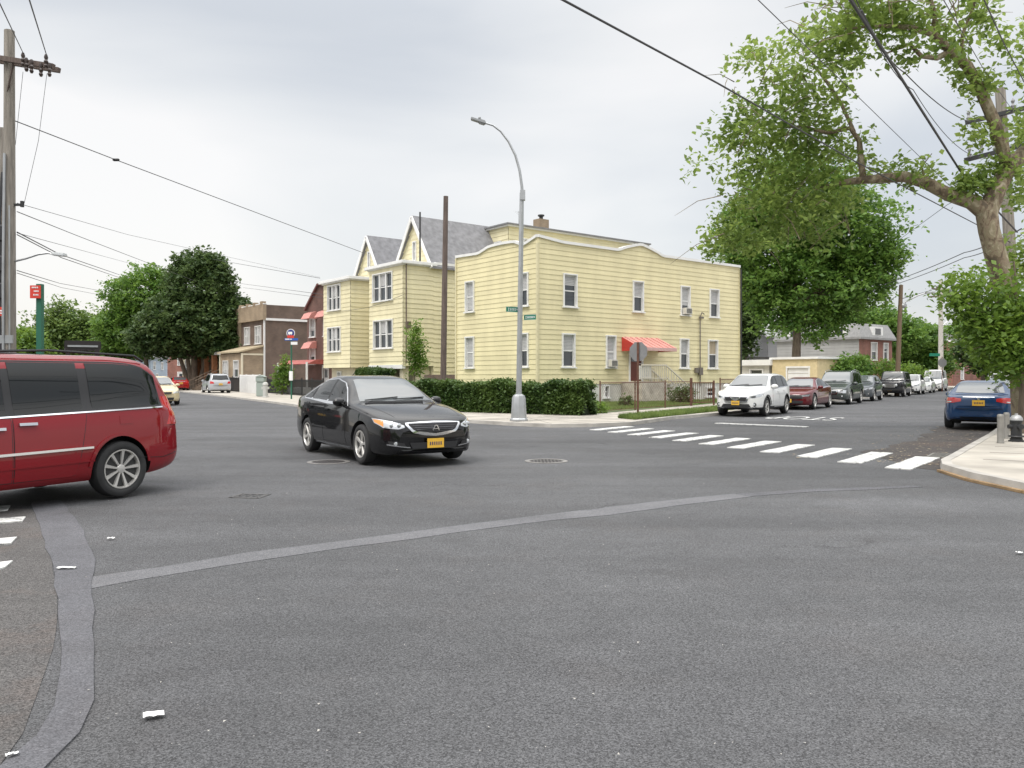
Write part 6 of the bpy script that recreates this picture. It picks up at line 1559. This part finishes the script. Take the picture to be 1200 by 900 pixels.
# crown: twig clusters by region (photo column, row, spread in px, count, depth range)
regs = [(1040, 12, 52, 26, 120, 18.2, 20), (985, 48, 44, 32, 120, 18.5, 20.5), (1090, 30, 30, 22, 50, 18.3, 19.8), (930, 90, 40, 34, 110, 19.5, 22), (880, 60, 22, 12, 24, 20, 21.5), (1140, 20, 22, 26, 50, 18.5, 20), (1120, 75, 14, 14, 16, 18.8, 19.8), (1168, 55, 9, 12, 12, 19.2, 20),
        (905, 150, 46, 34, 150, 20, 22.5), (955, 165, 38, 34, 110, 20, 22), (865, 150, 26, 22, 36, 20.5, 22), (890, 210, 50, 34, 170, 20.2, 23), (960, 225, 42, 30, 110, 20.2, 22.5), (925, 262, 52, 28, 150, 20.5, 23), (860, 275, 36, 18, 74, 21, 23), (985, 100, 16, 26, 24, 20, 21.5), (1010, 150, 12, 30, 12, 20.3, 21), (830, 285, 16, 9, 14, 21, 22.5),
        (1140, 95, 12, 14, 22, 19.2, 20), (1155, 100, 12, 12, 20, 19.2, 20), (1152, 158, 13, 13, 26, 19.4, 20.2), (1172, 196, 13, 12, 30, 19.6, 20.4), (1148, 212, 22, 10, 46, 19.7, 20.4), (1130, 222, 14, 12, 22, 19.6, 20.4), (1076, 202, 13, 12, 22, 19.7, 20.4), (1040, 200, 20, 8, 20, 20, 21), (1198, 150, 10, 26, 36, 19.8, 21), (1196, 215, 10, 22, 30, 20, 21), (1200, 300, 14, 34, 50, 20.4, 21.5), (1210, 60, 20, 40, 60, 19.6, 20.8), (1060, 68, 14, 8, 14, 18.8, 19.6), (1046, -30, 70, 16, 90, 17.8, 19.5)]
ct = []; rr_ = np.random.default_rng(77)
for cx, cy, sx, sy, k, y0, y1 in regs:
    for i in range(int(k * .50)):
        p = PL(cx + rr_.normal() * sx * .62, cy + rr_.normal() * sy * .62, rr_.uniform(y0, y1)); ct.append(tuple(p))
leaves('crown', ct, .17, 17, .078, M_LEAF_P, pt, .8, 78)
# lower growth on the trunk and a young tree beside it
ytl = P(1196, 505, 19.6)
yt = empty('young_maple', (ytl.x, ytl.y, .1), label='dense bright green young tree around the foot of the plane tree at the right edge', cat='tree')
m = MB(); m.tube([(0, 0, 0), (.05, 0, 1.2), (.0, .1, 2.8), (-.1, .1, 4.2)], [.08, .07, .05, .02], 8)
ct = []
for cx, cy, sx, sy, k in ((1165, 400, 26, 24, 150), (1190, 370, 18, 28, 120), (1192, 415, 20, 18, 110), (1135, 352, 24, 16, 50), (1126, 336, 16, 10, 30), (1150, 385, 24, 18, 40), (1140, 345, 30, 8, 24), (1150, 330, 14, 8, 20), (1186, 432, 14, 8, 36), (1145, 375, 16, 14, 40), (1210, 380, 16, 36, 90)):
    for i in range(int(k * .9)):
        p = P(cx + rr_.normal()*sx*.6, cy + rr_.normal()*sy*.6, rr_.uniform(18.7, 20.0)) - Vector((ytl.x, ytl.y, .1)); ct.append(tuple(p))
for q in ct[::24]: m.tube([(0, 0, 1.6 + .6*rr_.random()), tuple((Vector(q) * .5 + Vector((0, 0, 1.2)))), q], [.03, .02, .008], 5)
m.build('trunk', M_BARK, yt)
leaves('crown', ct, .21, 12, .066, M_LEAF_S, yt, .8, 79)

# ================================================================ STREET FURNITURE
# street lamp
lp = empty('street_lamp', G(608, 493.4, .1), label='tall silver street lamp with curved arm on a flared base at the corner pavement', cat='street lamp')
LO = Vector(lp.location); D0 = LO.y
def LPp(px, py, dy=0): p = P(px, py, D0 + dy); return p - LO
ht = LPp(611.5, 226).z
m = MB()
b = []
for (w, z) in ((.27, 0), (.27, .06), (.235, .10), (.20, .72), (.17, .80), (.10, .84), (.10, .86)):
    b.append((w * 1.05, z))
m.lathe(b, n=8); m.build('base', M_GALV, lp, smooth=20)
m = MB(); m.tube([(0, 0, .8), (.04, 0, ht*.5), (LPp(611.5, 226).x, 0, ht)], [.088, .078, .068], 8); m.build('pole', M_GALV, lp)
m = MB(); ap = [LPp(*q) for q in ((612.5, 232), (611.5, 218), (609, 200), (604, 182), (596, 166), (587, 154), (578, 147), (568, 144))]
for q in ap: q.y = 0
m.tube(ap, [.05, .045, .042, .04, .036, .034, .032, .03], 8); m.box(LPp(612.5, 229), (.16, .2, .3)); m.build('arm', M_GALV, lp)
m = MB(); a = LPp(569, 144.5); b2 = LPp(552, 139); m.bar(a, b2, .20, .075); m.bar(a.lerp(b2, .05), a.lerp(b2, .45), .14, .14); m.ball(LPp(562, 138.4), (.05, .05, .06), 8, 5); m.build('lamp_head', mat('lamp_grey', (.30, .31, .32), .45, .3), lp, bevel=.015)
def street_sign(cx, cy, wpx, ang, marks, label=None):
    c = LPp(cx, cy); c.y = 0
    f = MB().box((0, 0, 0), (wpx, .02, .17)).build('street_name_sign', M_SIGNG, lp, bevel=.004)
    f.location = c; f.rotation_euler = (0, 0, ang)
    q = MB()
    for s in (-1, 1): q.box((0, -.0125, s*.078), (wpx, .003, .006)); 
    x = -wpx*.40
    for w_, h_ in marks:
        q.box((x + w_/2, -.0125, -.0 + (.012 if h_ < .05 else 0)), (.014, .003, h_)); q.box((x + w_/2 + .018, -.0125, h_*.28), (.03, .003, .014)); q.box((x + w_/2 + .018, -.0125, -h_*.30), (.028, .003, .014)); x += w_
    q.build('lettering', M_SIGNW, f, smooth=0)
street_sign(600, 362.6, .42, R(30), [(.07, .10), (.062, .075), (.058, .075), (.062, .075), (.052, .08), (.055, .04)])
street_sign(621, 371.8, .42, R(-30), [(.052, .085), (.05, .065), (.05, .065), (.05, .065), (.05, .065), (.045, .065), (.05, .04)])
# wooden pole in front of the hedge
def wood_pole(loc, h, r0, label, m_=M_WOOD, lean=(0, 0), name='utility_pole'):
    t = empty(name, loc, label=label, cat='utility pole')
    q = MB(); q.tube([(0, 0, -.1), (lean[0]*.5, lean[1]*.5, h*.5), (lean[0], lean[1], h)], [r0, r0*.88, r0*.75], 12); q.build('pole', m_, t); return t
bp = G(519, 479.5, .1)
wood_pole(bp, P(0, 230, bp.y).z - .1, .135, 'dark brown bare wooden pole between the hedge and the black sedan', M_WOODD, ((522.5 - 519)/950*bp.y, 0))
# left grey utility pole
lpz = P(11, 441, 22); lpu = wood_pole((lpz.x, lpz.y, .1), P(0, 36, 22).z - .1, .17, 'tall weathered grey utility pole with insulated crossarm at the left edge', M_WOOD)
m = MB(); z1 = P(0, 72, 22).z - .1
a = P(-40, 62, 22) - Vector((lpz.x, lpz.y, .1)); b = P(63, 78, 21.5) - Vector((lpz.x, lpz.y, .1)); m.bar(a, b, .11, .13); m.bar(a + Vector((0, .26, 0)), b + Vector((0, .26, 0)), .11, .13)
m.bar((0, -.1, z1 - .9), b.lerp(a, .45), .04)
m.build('crossarm', M_WOODD, lpu, smooth=0)
for px, py in ((27, 60), (31, 66), (37, 68), (48, 72), (54, 62), (58, 72)):
    m = MB(); p = P(px, py + 8, 21.4) - Vector((lpz.x, lpz.y, .1)); m.lathe([(.03, -.22), (.055, -.16), (.035, -.12), (.06, -.05), (.035, 0), (.055, .06), (.03, .14)], tuple(p), n=8)
    m.build('insulator', mat('insulator_brown', (.05, .035, .03), .35), lpu)
m = MB(); q = [P(x, y, 22) - Vector((lpz.x, lpz.y, .1)) for x, y in ((18, 306), (30, 303), (45, 298), (56, 296.5), (62, 297.5))]; m.tube(q, .028, 7); m.build('lamp_arm', M_GALV, lpu)
m = MB(); m.bar(q[-1], P(77, 299, 22) - Vector((lpz.x, lpz.y, .1)), .2, .09); m.build('lamp_head', mat('lamp_pale', (.6, .62, .63), .4), lpu, bevel=.02)
m = MB(); m.tube([(-.05, -.17, .2), (-.05, -.19, 4.0), (-.02, -.18, 7.4)], .035, 6); m.tube([(.1, -.15, .2), (.1, -.17, 6)], .022, 6); m.box((.02, -.16, 2.4), (.36, .04, .22)); m.build('conduit', M_GALV, lpu)
m = MB(); q = P(26, 240, 22) - Vector((lpz.x, lpz.y, .1)); m.bar((.1, 0, q.z), q, .06); m.tube([q + Vector((0, 0, -.06)), q + Vector((0, 0, .1))], .05, 8); m.build('bracket', M_BLKI, lpu)
# second darker pole with cable bundle behind it
lp2 = P(0, 441, 24); l2 = wood_pole((lp2.x, lp2.y, .1), P(0, 150, 24).z - .1, .12, 'brown cable laden pole standing just behind the grey utility pole at the left edge', M_WOOD, (.08, 0))
m = MB(); m.tube([(.18, -.15, 7.4), (.05, -.2, 5.5), (.16, -.18, 4.5), (.0, -.16, 3.6), (.15, -.18, 2.0)], .05, 7); m.tube([(.1, -.2, 6.6), (.2, -.2, 4.0), (.12, -.2, 3.2), (.2, -.2, 1.0)], .03, 6)
for z in (5.6, 4.7, 3.9): m.lathe([(.02, -.25), (.09, -.2), (.09, .2), (.02, .25)], (.16, -.2, z), n=10)
m.build('cable_bundle', M_WIRE, l2)
m = MB(); p = P(4, 365, 23.5) - Vector((lp2.x, lp2.y, .1)); m.box(p, (.36, .03, .26)); sg = m.build('red_sign', M_SIGNR, l2)
m = MB(); m.box(p + Vector((0, -.02, .02)), (.2, .005, .04)); m.box(p + Vector((0, -.02, -.05)), (.24, .005, .03)); m.build('sign_lettering', M_SIGNW, sg)
# green pole with red sign
gp = P(47, 441, 19); gpo = empty('sign_post', (gp.x, gp.y, .1), label='dark green square post carrying a small red sign with white lettering behind the red minivan', cat='sign')
zt_ = P(0, 333, 19).z - .1
MB().box((0, 0, zt_/2), (.12, .12, zt_)).build('post', M_GREENP, gpo)
m = MB(); c0_ = P(41.5, 342, 18.9) - Vector((gp.x, gp.y, .1)); m.box(c0_, (.24, .03, .30)); sg = m.build('red_sign', M_SIGNR, gpo)
m = MB()
for i, (w_, dx) in enumerate(((.16, 0), (.12, .03), (.13, .02))):
    z = .10 - i*.085
    for k in range(4): m.box(c0_ + Vector((dx - w_/2 + (k + .5)*w_/4, -.02, z)), (w_/4*.62, .006, .035))
m.build('sign_lettering', M_SIGNW, sg)
# right utility pole behind the plane tree
rp = P(1196, 441, 25); rpo = wood_pole((rp.x, rp.y, .1), P(0, 104, 25).z - .1, .19, 'weathered utility pole with two dark crossarms behind the plane tree', M_WOOD, ((1172-1196)/950*25, 0))
OR = Vector((rp.x, rp.y, .1)); m = MB()
m.bar(P(1131, 144, 25.3) - OR, P(1240, 117, 24) - OR, .12, .12); m.bar(P(1130, 188, 25.3) - OR, P(1240, 160, 24) - OR, .12, .12); m.build('crossarm', M_BLKI, rpo, smooth=0)
for px, py in ((1135, 140), (1187, 126), (1136, 183), (1150, 178), (1166, 176)): MB().lathe([(.05, -.03), (.07, .05), (.03, .12), (.06, .2), (.02, .28)], tuple(P(px, py, 25) - OR), n=8).build('insulator', mat('insulator_grey', (.25, .25, .26), .35), rpo)
# brown leaning pole and pale pole up the right street
p = P(1051, 441, 62); wp = wood_pole((p.x, p.y, .1), P(0, 334, 62).z - .1, .19, 'brown leaning wooden pole beside the parked cars up the right street', mat('brown_pole', (.17, .12, .08), .85, noise=.25, stretch=(6, 6, .5)), ((1055-1050)/950*62, 0))
OR = Vector((p.x, p.y, .1)); m = MB(); m.tube([P(1057, 356, 62) - OR, P(1064, 352, 62) - OR, P(1076, 346, 62) - OR, P(1084, 343.5, 62) - OR], .07, 6); m.build('lamp_arm', M_GALV, wp)
m = MB(); m.bar(P(1084, 343.5, 62) - OR, P(1095, 343, 62) - OR, .3, .14); m.ball(P(1059, 358, 62) - OR, (.25, .2, .22)); m.build('lamp_head', M_GALV, wp, bevel=.02)
p = P(1102.5, 441, 84); pp = wood_pole((p.x, p.y, .1), P(0, 328, 84).z - .1, .26, 'pale whitish utility pole with two crossarms beyond the white van', mat('pale_pole', (.50, .47, .43), .8, noise=.1), (0, 0))
OR = Vector((p.x, p.y, .1)); m = MB(); m.bar(P(1092, 338, 84) - OR, P(1113, 342, 84) - OR, .16); m.bar(P(1088, 348, 84) - OR, P(1117, 346, 84) - OR, .16)
for px in (1093, 1098, 1107, 1112): m.lathe([(.08, 0), (.1, .2), (.05, .35)], tuple(P(px, 338 + (px-1092)*.19, 84) - OR), n=6)
m.build('crossarm', M_WOODD, pp, smooth=0)
m = MB(); m.tube([P(1103, 383, 84) - OR, P(1111, 376, 84) - OR], .05, 5); m.build('bracket', M_GALV, pp)
# far stop sign back with street name sign
p = P(1104, 441, 74); fs = empty('stop_sign', (p.x, p.y, .1), label='small distant stop sign back under a green street name sign by the pale pole', cat='sign')
m = MB(); m.tube([(0, 0, 0), (0, 0, 3.2)], .04, 6); m.build('post', M_RUST, fs)
m = MB(); z = P(0, 425, 74).z - .1; m.prism3([(.42*math.cos(R(22.5+45*i)), -.05, z + .42*math.sin(R(22.5+45*i))) for i in range(8)], (0, .02, 0)); m.build('octagon_panel', M_ALUM, fs, smooth=0)
m = MB(); m.box((P(1095, 0, 74).x - p.x, -.05, P(0, 417, 74).z), (.95, .03, .26)); m.build('street_name_sign', M_SIGNG, fs)
# near stop sign (seen from behind)
p = G(747.5, 487.8, .1); ss = empty('stop_sign', p, label='stop sign seen from its grey back on a rusty post in the grass verge', cat='sign')
zc = P(0, 412, p.y).z - .1; zt_ = P(0, 401, p.y).z - .1
m = MB(); m.box((0, 0, zt_/2), (.07, .045, zt_)); m.build('post', M_RUST, ss)
m = MB(); rr8 = .36; oc = [(rr8*math.cos(R(22.5+45*i)), .04, zc + rr8*math.sin(R(22.5+45*i))) for i in range(8)]
m.prism3(oc, (0, .006, 0)); pn = m.build('octagon_panel', M_ALUM, ss, smooth=0); pn.rotation_euler = (0, 0, R(-33))
m = MB(); m.prism3([(q[0]*.985, .047, zc + (q[2]-zc)*.985) for q in oc], (0, .002, 0)); sf = m.build('red_face', M_SIGNR, pn, smooth=0)
sme = text_mesh('STOP', .26, M_SIGNW, 'stop_lettering'); so = bpy.data.objects.new('stop_lettering', sme); C.objects.link(so); so.parent = pn; so.location = (0, .053, zc); so.rotation_euler = (R(90), 0, R(180))
# bus stop sign
p = G(341.5, 467.6, .1); bs = empty('bus_stop_sign', p, label='bus stop sign with round blue and red plate and blue flag on a green post', cat='sign')
OR = Vector(p); m = MB(); z = lambda py: P(0, py, OR.y).z - .1
m.tube([(0, 0, 0), (0, 0, z(387))], .05, 8); m.build('post', M_GREENP, bs)
m = MB(); cz = z(390.5); m.lathe([(.26, 0), (.26, .03)], (-.02, -.09, cz), 'Y', 24); q = m.build('round_plate', M_SIGNW, bs)
m = MB(); m.lathe([(.225, 0), (.225, .01)], (-.02, -.10, cz), 'Y', 24); m.build('blue_disc', mat('navy_face', (.02, .035, .20), .45), q)
m = MB(); m.box((-.05, -.11, cz + .01), (.26, .01, .15)); m.box((-.10, -.11, cz - .085), (.05, .01, .05)); m.box((.02, -.11, cz - .085), (.05, .01, .05)); m.build('bus_symbol', M_SIGNW, q)
m = MB(); m.box((-.02, -.10, z(394.6)), (.40, .03, .16)); m.build('red_plate', M_SIGNR, bs)
m = MB(); m.box((.02, -.10, z(397.8)), (.82, .03, .13)); fl = m.build('blue_flag', M_SIGNB, bs)
m = MB(); m.box((-.22, -.12, z(397.6)), (.26, .01, .06)); m.box((.0, -.12, z(397.6)), (.12, .01, .05)); m.build('flag_lettering', M_SIGNW, fl)
m = MB(); m.box((.19, -.08, z(402.3)), (.40, .03, .18)); m.build('white_plate', M_SIGNW, bs)
m = MB(); m.box((.0, -.09, z(440.5)), (.22, .12, .58)); m.build('timetable_box', M_SIGNW, bs, bevel=.02)
# bollards and hydrant at the right corner
def bollard(px, py, h, r0, label):
    t = empty('steel_bollard', G(px, py, .12), label=label, cat='bollard', group='steel bollards guarding the hydrant')
    m = MB(); m.lathe([(r0*1.12, 0), (r0*1.12, .03), (r0, .05), (r0, h - .07), (r0*1.04, h-.07), (r0*1.04, h - .03), (r0*.8, h)], n=20); m.build('post', mat('bollard_steel', (.27, .26, .24), .5, .5, noise=.15, nscale=5), t)
bollard(1172.5, 519.5, .60, .062, 'steel bollard standing nearest the kerb, left of the black hydrant')
bollard(1179.5, 514, .58, .058, 'steel bollard half hidden between the nearer bollard and the black hydrant')
hy = empty('fire_hydrant', G(1191, 517.5, .12), label='black fire hydrant with silver cap beside the two bollards at the right corner', cat='fire hydrant')
m = MB(); m.lathe([(.15, 0), (.15, .03), (.12, .035), (.12, .07), (.105, .08), (.105, .40), (.115, .41), (.115, .45)], n=20); m.lathe([(.15, .10), (.16, .11), (.15, .13)], n=20); m.build('barrel', M_BLKI, hy)
m = MB(); m.lathe([(.125, .45), (.12, .50), (.08, .55), (.03, .57), (.03, .60)], n=18); m.build('cap', mat('silver_paint_cap', (.36, .36, .36), .45, .5), hy)
m = MB(); m.lathe([(.055, -.17), (.055, -.09)], (0, 0, .32), 'Y', 12); m.lathe([(.045, -.17), (.045, -.08)], (0, 0, .32), 'X', 12); m.lathe([(.045, .08), (.045, .17)], (0, 0, .32), 'X', 12); m.build('outlet', M_BLKI, hy)
# grey posts on the left pavement
hp = empty('fire_hydrant', G(311, 465.5, .1), label='pale grey hydrant shaped post on the left pavement in front of the green box', cat='fire hydrant')
m = MB(); m.lathe([(.22, 0), (.22, .06), (.16, .08), (.16, .8), (.2, .84), (.14, .98), (.05, 1.02)], n=16); m.box((0, 0, .62), (.5, .18, .16)); m.build('barrel', mat('grey_post_paint', (.46, .46, .44), .6), hp)
gb_ = empty('relay_box', G(306, 464.5, .1), label='tall grey green relay box on the left pavement beside the white picket fence', cat='box')
m = MB(); m.box((0, 0, .5), (.55, .5, 1.0)); m.box((0, 0, 1.18), (.62, .56, .36)); m.build('cabinet', mat('grey_green_paint_box', (.30, .35, .32), .6), gb_, bevel=.04)
m = MB(); m.prism3([(-.35, -.3, 1.36), (.35, -.3, 1.36), (.0, -.3, 1.50)], (0, .6, 0)); m.build('hood', mat('grey_green_paint_box', (.30, .35, .32), .6), gb_)

# fences
def picket(name, a, b, h, label, m_, step=.13, w=.07, t=.025, rails=(.25, .8), cat='fence', pointed=True, post=2.4):
    a = Vector(a); b = Vector(b); L = (b-a).length; root = empty(name, a, math.atan2((b-a).y, (b-a).x), label, cat)
    m = MB(); k = int(L/step)
    for i in range(k+1):
        x = L*i/k; m.box((x, 0, h/2), (w, t, h))
        if pointed: m.add([(x-w/2, -t/2, h), (x+w/2, -t/2, h), (x+w/2, t/2, h), (x-w/2, t/2, h), (x, 0, h+w)], [(0, 1, 4), (1, 2, 4), (2, 3, 4), (3, 0, 4)])
    pk = m.build('pickets', m_, root, smooth=0)
    m = MB()
    for r__ in rails: m.box((L/2, .03, h*r__), (L, .035, .06))
    m.build('rail', m_, root, smooth=0)
    k = max(1, int(L/post))
    for i in range(k+1): q = MB(); q.box((L*i/k, .04, (h+.12)/2), (.09, .09, h+.12)); q.build('post', m_, root, smooth=0)
    return root
picket('picket_fence', G(281, 459.4, .1), G(304.0, 461.6, .1), 1.45, 'white picket fence on the left pavement in front of the tan brick porch', M_WHITE, step=.16, w=.11)
picket('iron_fence', G(313, 460.5, .1), G(378, 465.5, .1), 1.15, 'black iron bar fence in front of the dark red awning house and brick building', M_BLKI, step=.14, w=.03, rails=(.1, .92))
picket('iron_fence', G(257, 457.6, .1), G(280.4, 459.3, .1), 1.3, 'black iron fence in front of the steps left of the white picket fence', M_BLKI, step=.16, w=.035, rails=(.1, .92))
def wire_fence(a, b, h, n, label, sag=0, dens=.18):
    a = Vector(a); b = Vector(b); L = (b-a).length; root = empty('wire_fence', a, math.atan2((b-a).y, (b-a).x), label, 'fence')
    for i in range(n+1): q = MB(); q.tube([(L*i/n, 0, 0), (L*i/n, 0, h + .08)], .03, 6); q.build('post', M_RUST, root)
    q = MB(); q.tube([(0, 0, h), (L, 0, h)], .02, 6); q.tube([(0, 0, .08), (L, 0, .08)], .012, 5); q.build('rail', M_RUST, root)
    q = MB(); k = int((L + h)/dens)
    for i in range(k+1):
        for s in (1, -1):
            x0 = i*dens - (h if s > 0 else 0); p0 = [x0, .08]; x1 = x0 + h; pts = []
            xa, za, xb, zb = (x0, .08, x1, h) if s > 0 else (x0, h, x1, .08)
            if xb < 0 or xa > L: continue
            if xa < 0: t_ = -xa/(xb-xa); za += (zb-za)*t_; xa = 0
            if xb > L: t_ = (L-xa)/(xb-xa); zb = za + (zb-za)*t_; xb = L
            q.bar((xa, 0, za), (xb, 0, zb), .004)
    q.build('mesh', M_RUST, root, smooth=0)
fa = G(699, 485.0, .1) + Vector((.2, .6, 0)); fb_ = G(810, 475.6, .1)
wire_fence(fa, fb_, 1.15, 3, 'rusty wire mesh fence with thin posts around the yard of the yellow corner house')
fc = hpt(15.0, -1.2); wire_fence(fb_ + Vector((1.6, .9, 0)), Vector((fc.x, fc.y, .1)), 1.25, 1, 'short rusty fence piece between the steps and the white suv')
t = empty('iron_gate', fb_, math.atan2(.62, .785), 'rusty iron gate frame at the end of the yard fence beside the steps', 'gate')
m = MB(); m.box((0, 0, .65), (.09, .09, 1.35)); m.box((1.7, 0, .6), (.07, .07, 1.2)); m.build('post', M_RUST, t)
m = MB(); m.box((.85, 0, 1.1), (1.6, .03, .04)); m.box((.85, 0, .15), (1.6, .03, .04))
for i in range(10): m.box((.15 + i*.16, 0, .62), (.02, .02, .95))
m.build('bars', M_RUST, t)

# person in blue up the right street
def person(loc, rz, label, top, legs):
    joints = {'pelvis': (0, 0, .95, .13), 'chest': (0, 0, 1.30, .15), 'neck': (0, 0, 1.48, .06), 'head': (0, -.02, 1.62, .095), 'crown': (0, -.02, 1.70, .08),
              'shl': (.18, 0, 1.42, .065), 'ell': (.25, .03, 1.14, .05), 'hl': (.24, -.12, .92, .035), 'shr': (-.18, 0, 1.42, .065), 'elr': (-.25, .0, 1.14, .05), 'hr': (-.23, -.10, .92, .035),
              'kl': (.10, -.10, .52, .07), 'al': (.10, .02, .09, .045), 'tl': (.10, -.14, .04, .04), 'kr': (-.10, .04, .52, .07), 'ar': (-.10, .22, .11, .045), 'tr': (-.10, .08, .05, .04)}
    ed = [('pelvis', 'chest'), ('chest', 'neck'), ('neck', 'head'), ('head', 'crown'), ('chest', 'shl'), ('shl', 'ell'), ('ell', 'hl'), ('chest', 'shr'), ('shr', 'elr'), ('elr', 'hr'), ('pelvis', 'kl'), ('kl', 'al'), ('al', 'tl'), ('pelvis', 'kr'), ('kr', 'ar'), ('ar', 'tr')]
    names = list(joints); me = bpy.data.meshes.new('person'); me.from_pydata([joints[k][:3] for k in names], [(names.index(a), names.index(b)) for a, b in ed], [])
    o = bpy.data.objects.new('person', me); C.objects.link(o)
    md = o.modifiers.new('s', 'SKIN'); 
    for i, k in enumerate(names): v = me.skin_vertices[0].data[i]; v.radius = (joints[k][3],)*2; v.use_root = (k == 'pelvis')
    o.modifiers.new('u', 'SUBSURF').levels = 2
    bpy.context.view_layer.update(); me2 = bpy.data.meshes.new_from_object(o.evaluated_get(bpy.context.evaluated_depsgraph_get())); o.modifiers.clear(); o.data = me2
    me2.materials.clear()
    for x in (mat('skin', (.42, .26, .19), .6), top, legs, mat('shoe', (.05, .05, .05), .6)): me2.materials.append(x)
    for pl in me2.polygons:
        c = pl.center; pl.material_index = 3 if c.z < .12 else 2 if c.z < .98 and abs(c.x) < .2 else 0 if c.z > 1.47 or (abs(c.x) > .19 and c.z < 1.1) else 1
        pl.use_smooth = True
    h = MB(); h.ball((0, .005, 1.68), (.098, .108, .10), 14, 8); h.build('hair', mat('dark_hair', (.02, .015, .012), .7), o)
    o.location = loc; o.rotation_euler = (0, 0, rz); tag(o, label, 'person'); return o
pq = P(1161, 441, 40); person((pq.x, pq.y, 0), R(30), 'person in a blue top walking beside the cars far up the right street', mat('blue_shirt', (.03, .11, .35), .8), mat('jeans', (.03, .04, .09), .8))

# ================================================================ OVERHEAD WIRES
def wire(pts, r0, label, sag=0.0, group='overhead wires', m_=M_WIRE):
    P3 = [P(*p) for p in pts]; out = []
    for a, b in zip(P3, P3[1:]):
        for i in range(14): t_ = i/14; out.append(a.lerp(b, t_) - Vector((0, 0, sag*4*t_*(1-t_))))
    out.append(P3[-1])
    o0 = Vector(out[0]); q = MB(); q.tube([p - o0 for p in out], r0, 6)
    o = q.build('overhead_wire', m_); o.location = o0; return tag(o, label, 'wire', group)
wire([(560, -52, 7), (660, 0, 8.2), (840, 97, 11.5), (1000, 188, 17), (1152, 267, 24.5)], .013, 'thick black cable running from the top centre down to the right utility pole', 0)
wire([(940, -85, 8), (997, 0, 10), (1055, 90, 14), (1125, 200, 20), (1192, 272, 24.8)], .026, 'thickest black twisted cable crossing the plane tree crown diagonally', 0)
wire([(985, -30, 11), (1010, 12, 12.5), (1060, 85, 17), (1137, 143, 25)], .012, 'thin black wire curving from above to the upper crossarm of the right pole', .15)
wire([(1002, -4, 12), (1070, 105, 18), (1140, 182, 25)], .009, 'thinner wire curving to the lower crossarm of the right pole', .25)
wire([(870, -18, 9), (1000, 108, 13), (1110, 215, 20), (1190, 300, 26)], .006, 'thin faint wire from the top edge crossing between the two crowns to the right', 0)
wire([(1100, -10, 12), (1152, 80, 18), (1187, 130, 25)], .008, 'thin wire from the top edge to the middle insulator of the right pole', 0)
wire([(1148, -12, 10), (1176, 50, 13), (1210, 115, 17)], .010, 'steep wire cutting the top right corner of the sky', 0)
wire([(-6, -8, 12), (27, 62, 21.4)], .011, 'steep wire rising from the left crossarm to the top left corner', 0)
wire([(32, -8, 12), (55, 66, 21.4)], .012, 'steep wire rising from the outer end of the left crossarm', 0)
wire([(27, 84, 21.5), (18, 170, 21.8)], .006, 'drop wire from the inner insulator down beside the grey pole', 0)
wire([(55, 86, 21.5), (45, 165, 21.6), (28, 240, 22)], .006, 'drop wire from the outer insulator down to the pole bracket', 0)
wire([(16, 141, 22), (135, 187, 28), (425, 296, 50)], .014, 'long wire from the grey pole to the gable house across the sky', .0)
m = MB(); o = m.lathe([(.02, -.12), (.05, -.08), (.05, .08), (.02, .12)], axis='X', n=10).build('cable_splice', M_BLK); o.location = P(136, 187.3, 28); tag(o, 'small black splice sleeve on the long wire left of centre', 'cable joint')
wire([(20, 238, 22), (150, 275, 40), (375, 325, 80)], .008, 'faint upper wire from the grey pole towards the dark red house', 0)
wire([(20, 248, 22), (90, 276, 32), (230, 330, 78)], .012, 'second wire from the grey pole sagging to the big dark tree', 0)
wire([(20, 272, 22), (70, 298, 30), (140, 322, 60)], .016, 'doubled lower cable from the grey pole to the mid green tree', 0)
wire([(20, 275, 22), (72, 302, 30), (142, 326, 60)], .014, 'lower twin of the doubled cable from the grey pole', 0)
wire([(20, 273, 22), (150, 308, 60)], .008, 'faint wire between the doubled cable and the lamp arm', 0)
wire([(20, 317, 22), (70, 332, 40), (125, 342, 70)], .012, 'low cable from the grey pole above the red sign', 0)
wire([(20, 320, 22), (72, 337, 40), (125, 347, 70)], .010, 'lowest cable of the pair above the red sign', 0)
wire([(200, 295, 100), (375, 326, 60)], .018, 'faint wire ending at the eave of the left yellow house', 0)
wire([(280, 332, 110), (378, 345, 62)], .018, 'short faint wire above the brown brick building', 0)
wire([(285, 337, 110), (378, 349, 62)], .016, 'short faint wire just above the parapet of the brown brick building', 0)
wire([(1197, 268, 25), (1130, 296, 40), (1030, 335, 60)], .02, 'cable from the right pole towards the leaning brown pole', .1)
wire([(1197, 275, 25), (1130, 302, 40), (1036, 337, 60)], .018, 'second cable from the right pole towards the leaning brown pole', .1)
wire([(1197, 195, 25), (1110, 240, 42), (1055, 280, 62)], .014, 'wire from the right pole across the gap to the maple', 0)
wire([(1102, 340, 84), (1150, 352, 50), (1200, 372, 27)], .016, 'far wire from the pale pole to the right edge', 0)
wire([(1113, 341, 84), (1160, 330, 50), (1200, 322, 27)], .012, 'faint wire from the pale pole crossarm back to the right', 0)
wire([(1057, 350, 62), (1092, 340, 84)], .03, 'wire between the leaning brown pole and the pale pole', 0)
wire([(1150, 268, 24.5), (1197, 290, 25)], .012, 'end piece of the thick cable fixed to the right pole', 0)
wire([(1000, 183, 24), (1046, 189, 24)], .02, 'short stay piece under the long limb of the plane tree', 0) if False else None
# service drop to the yellow house front
wire([(390, 365, 57), (432, 360, 53), (473, 345, 49.6)], .012, 'service cable strung across the fronts of the two gabled houses', .05)
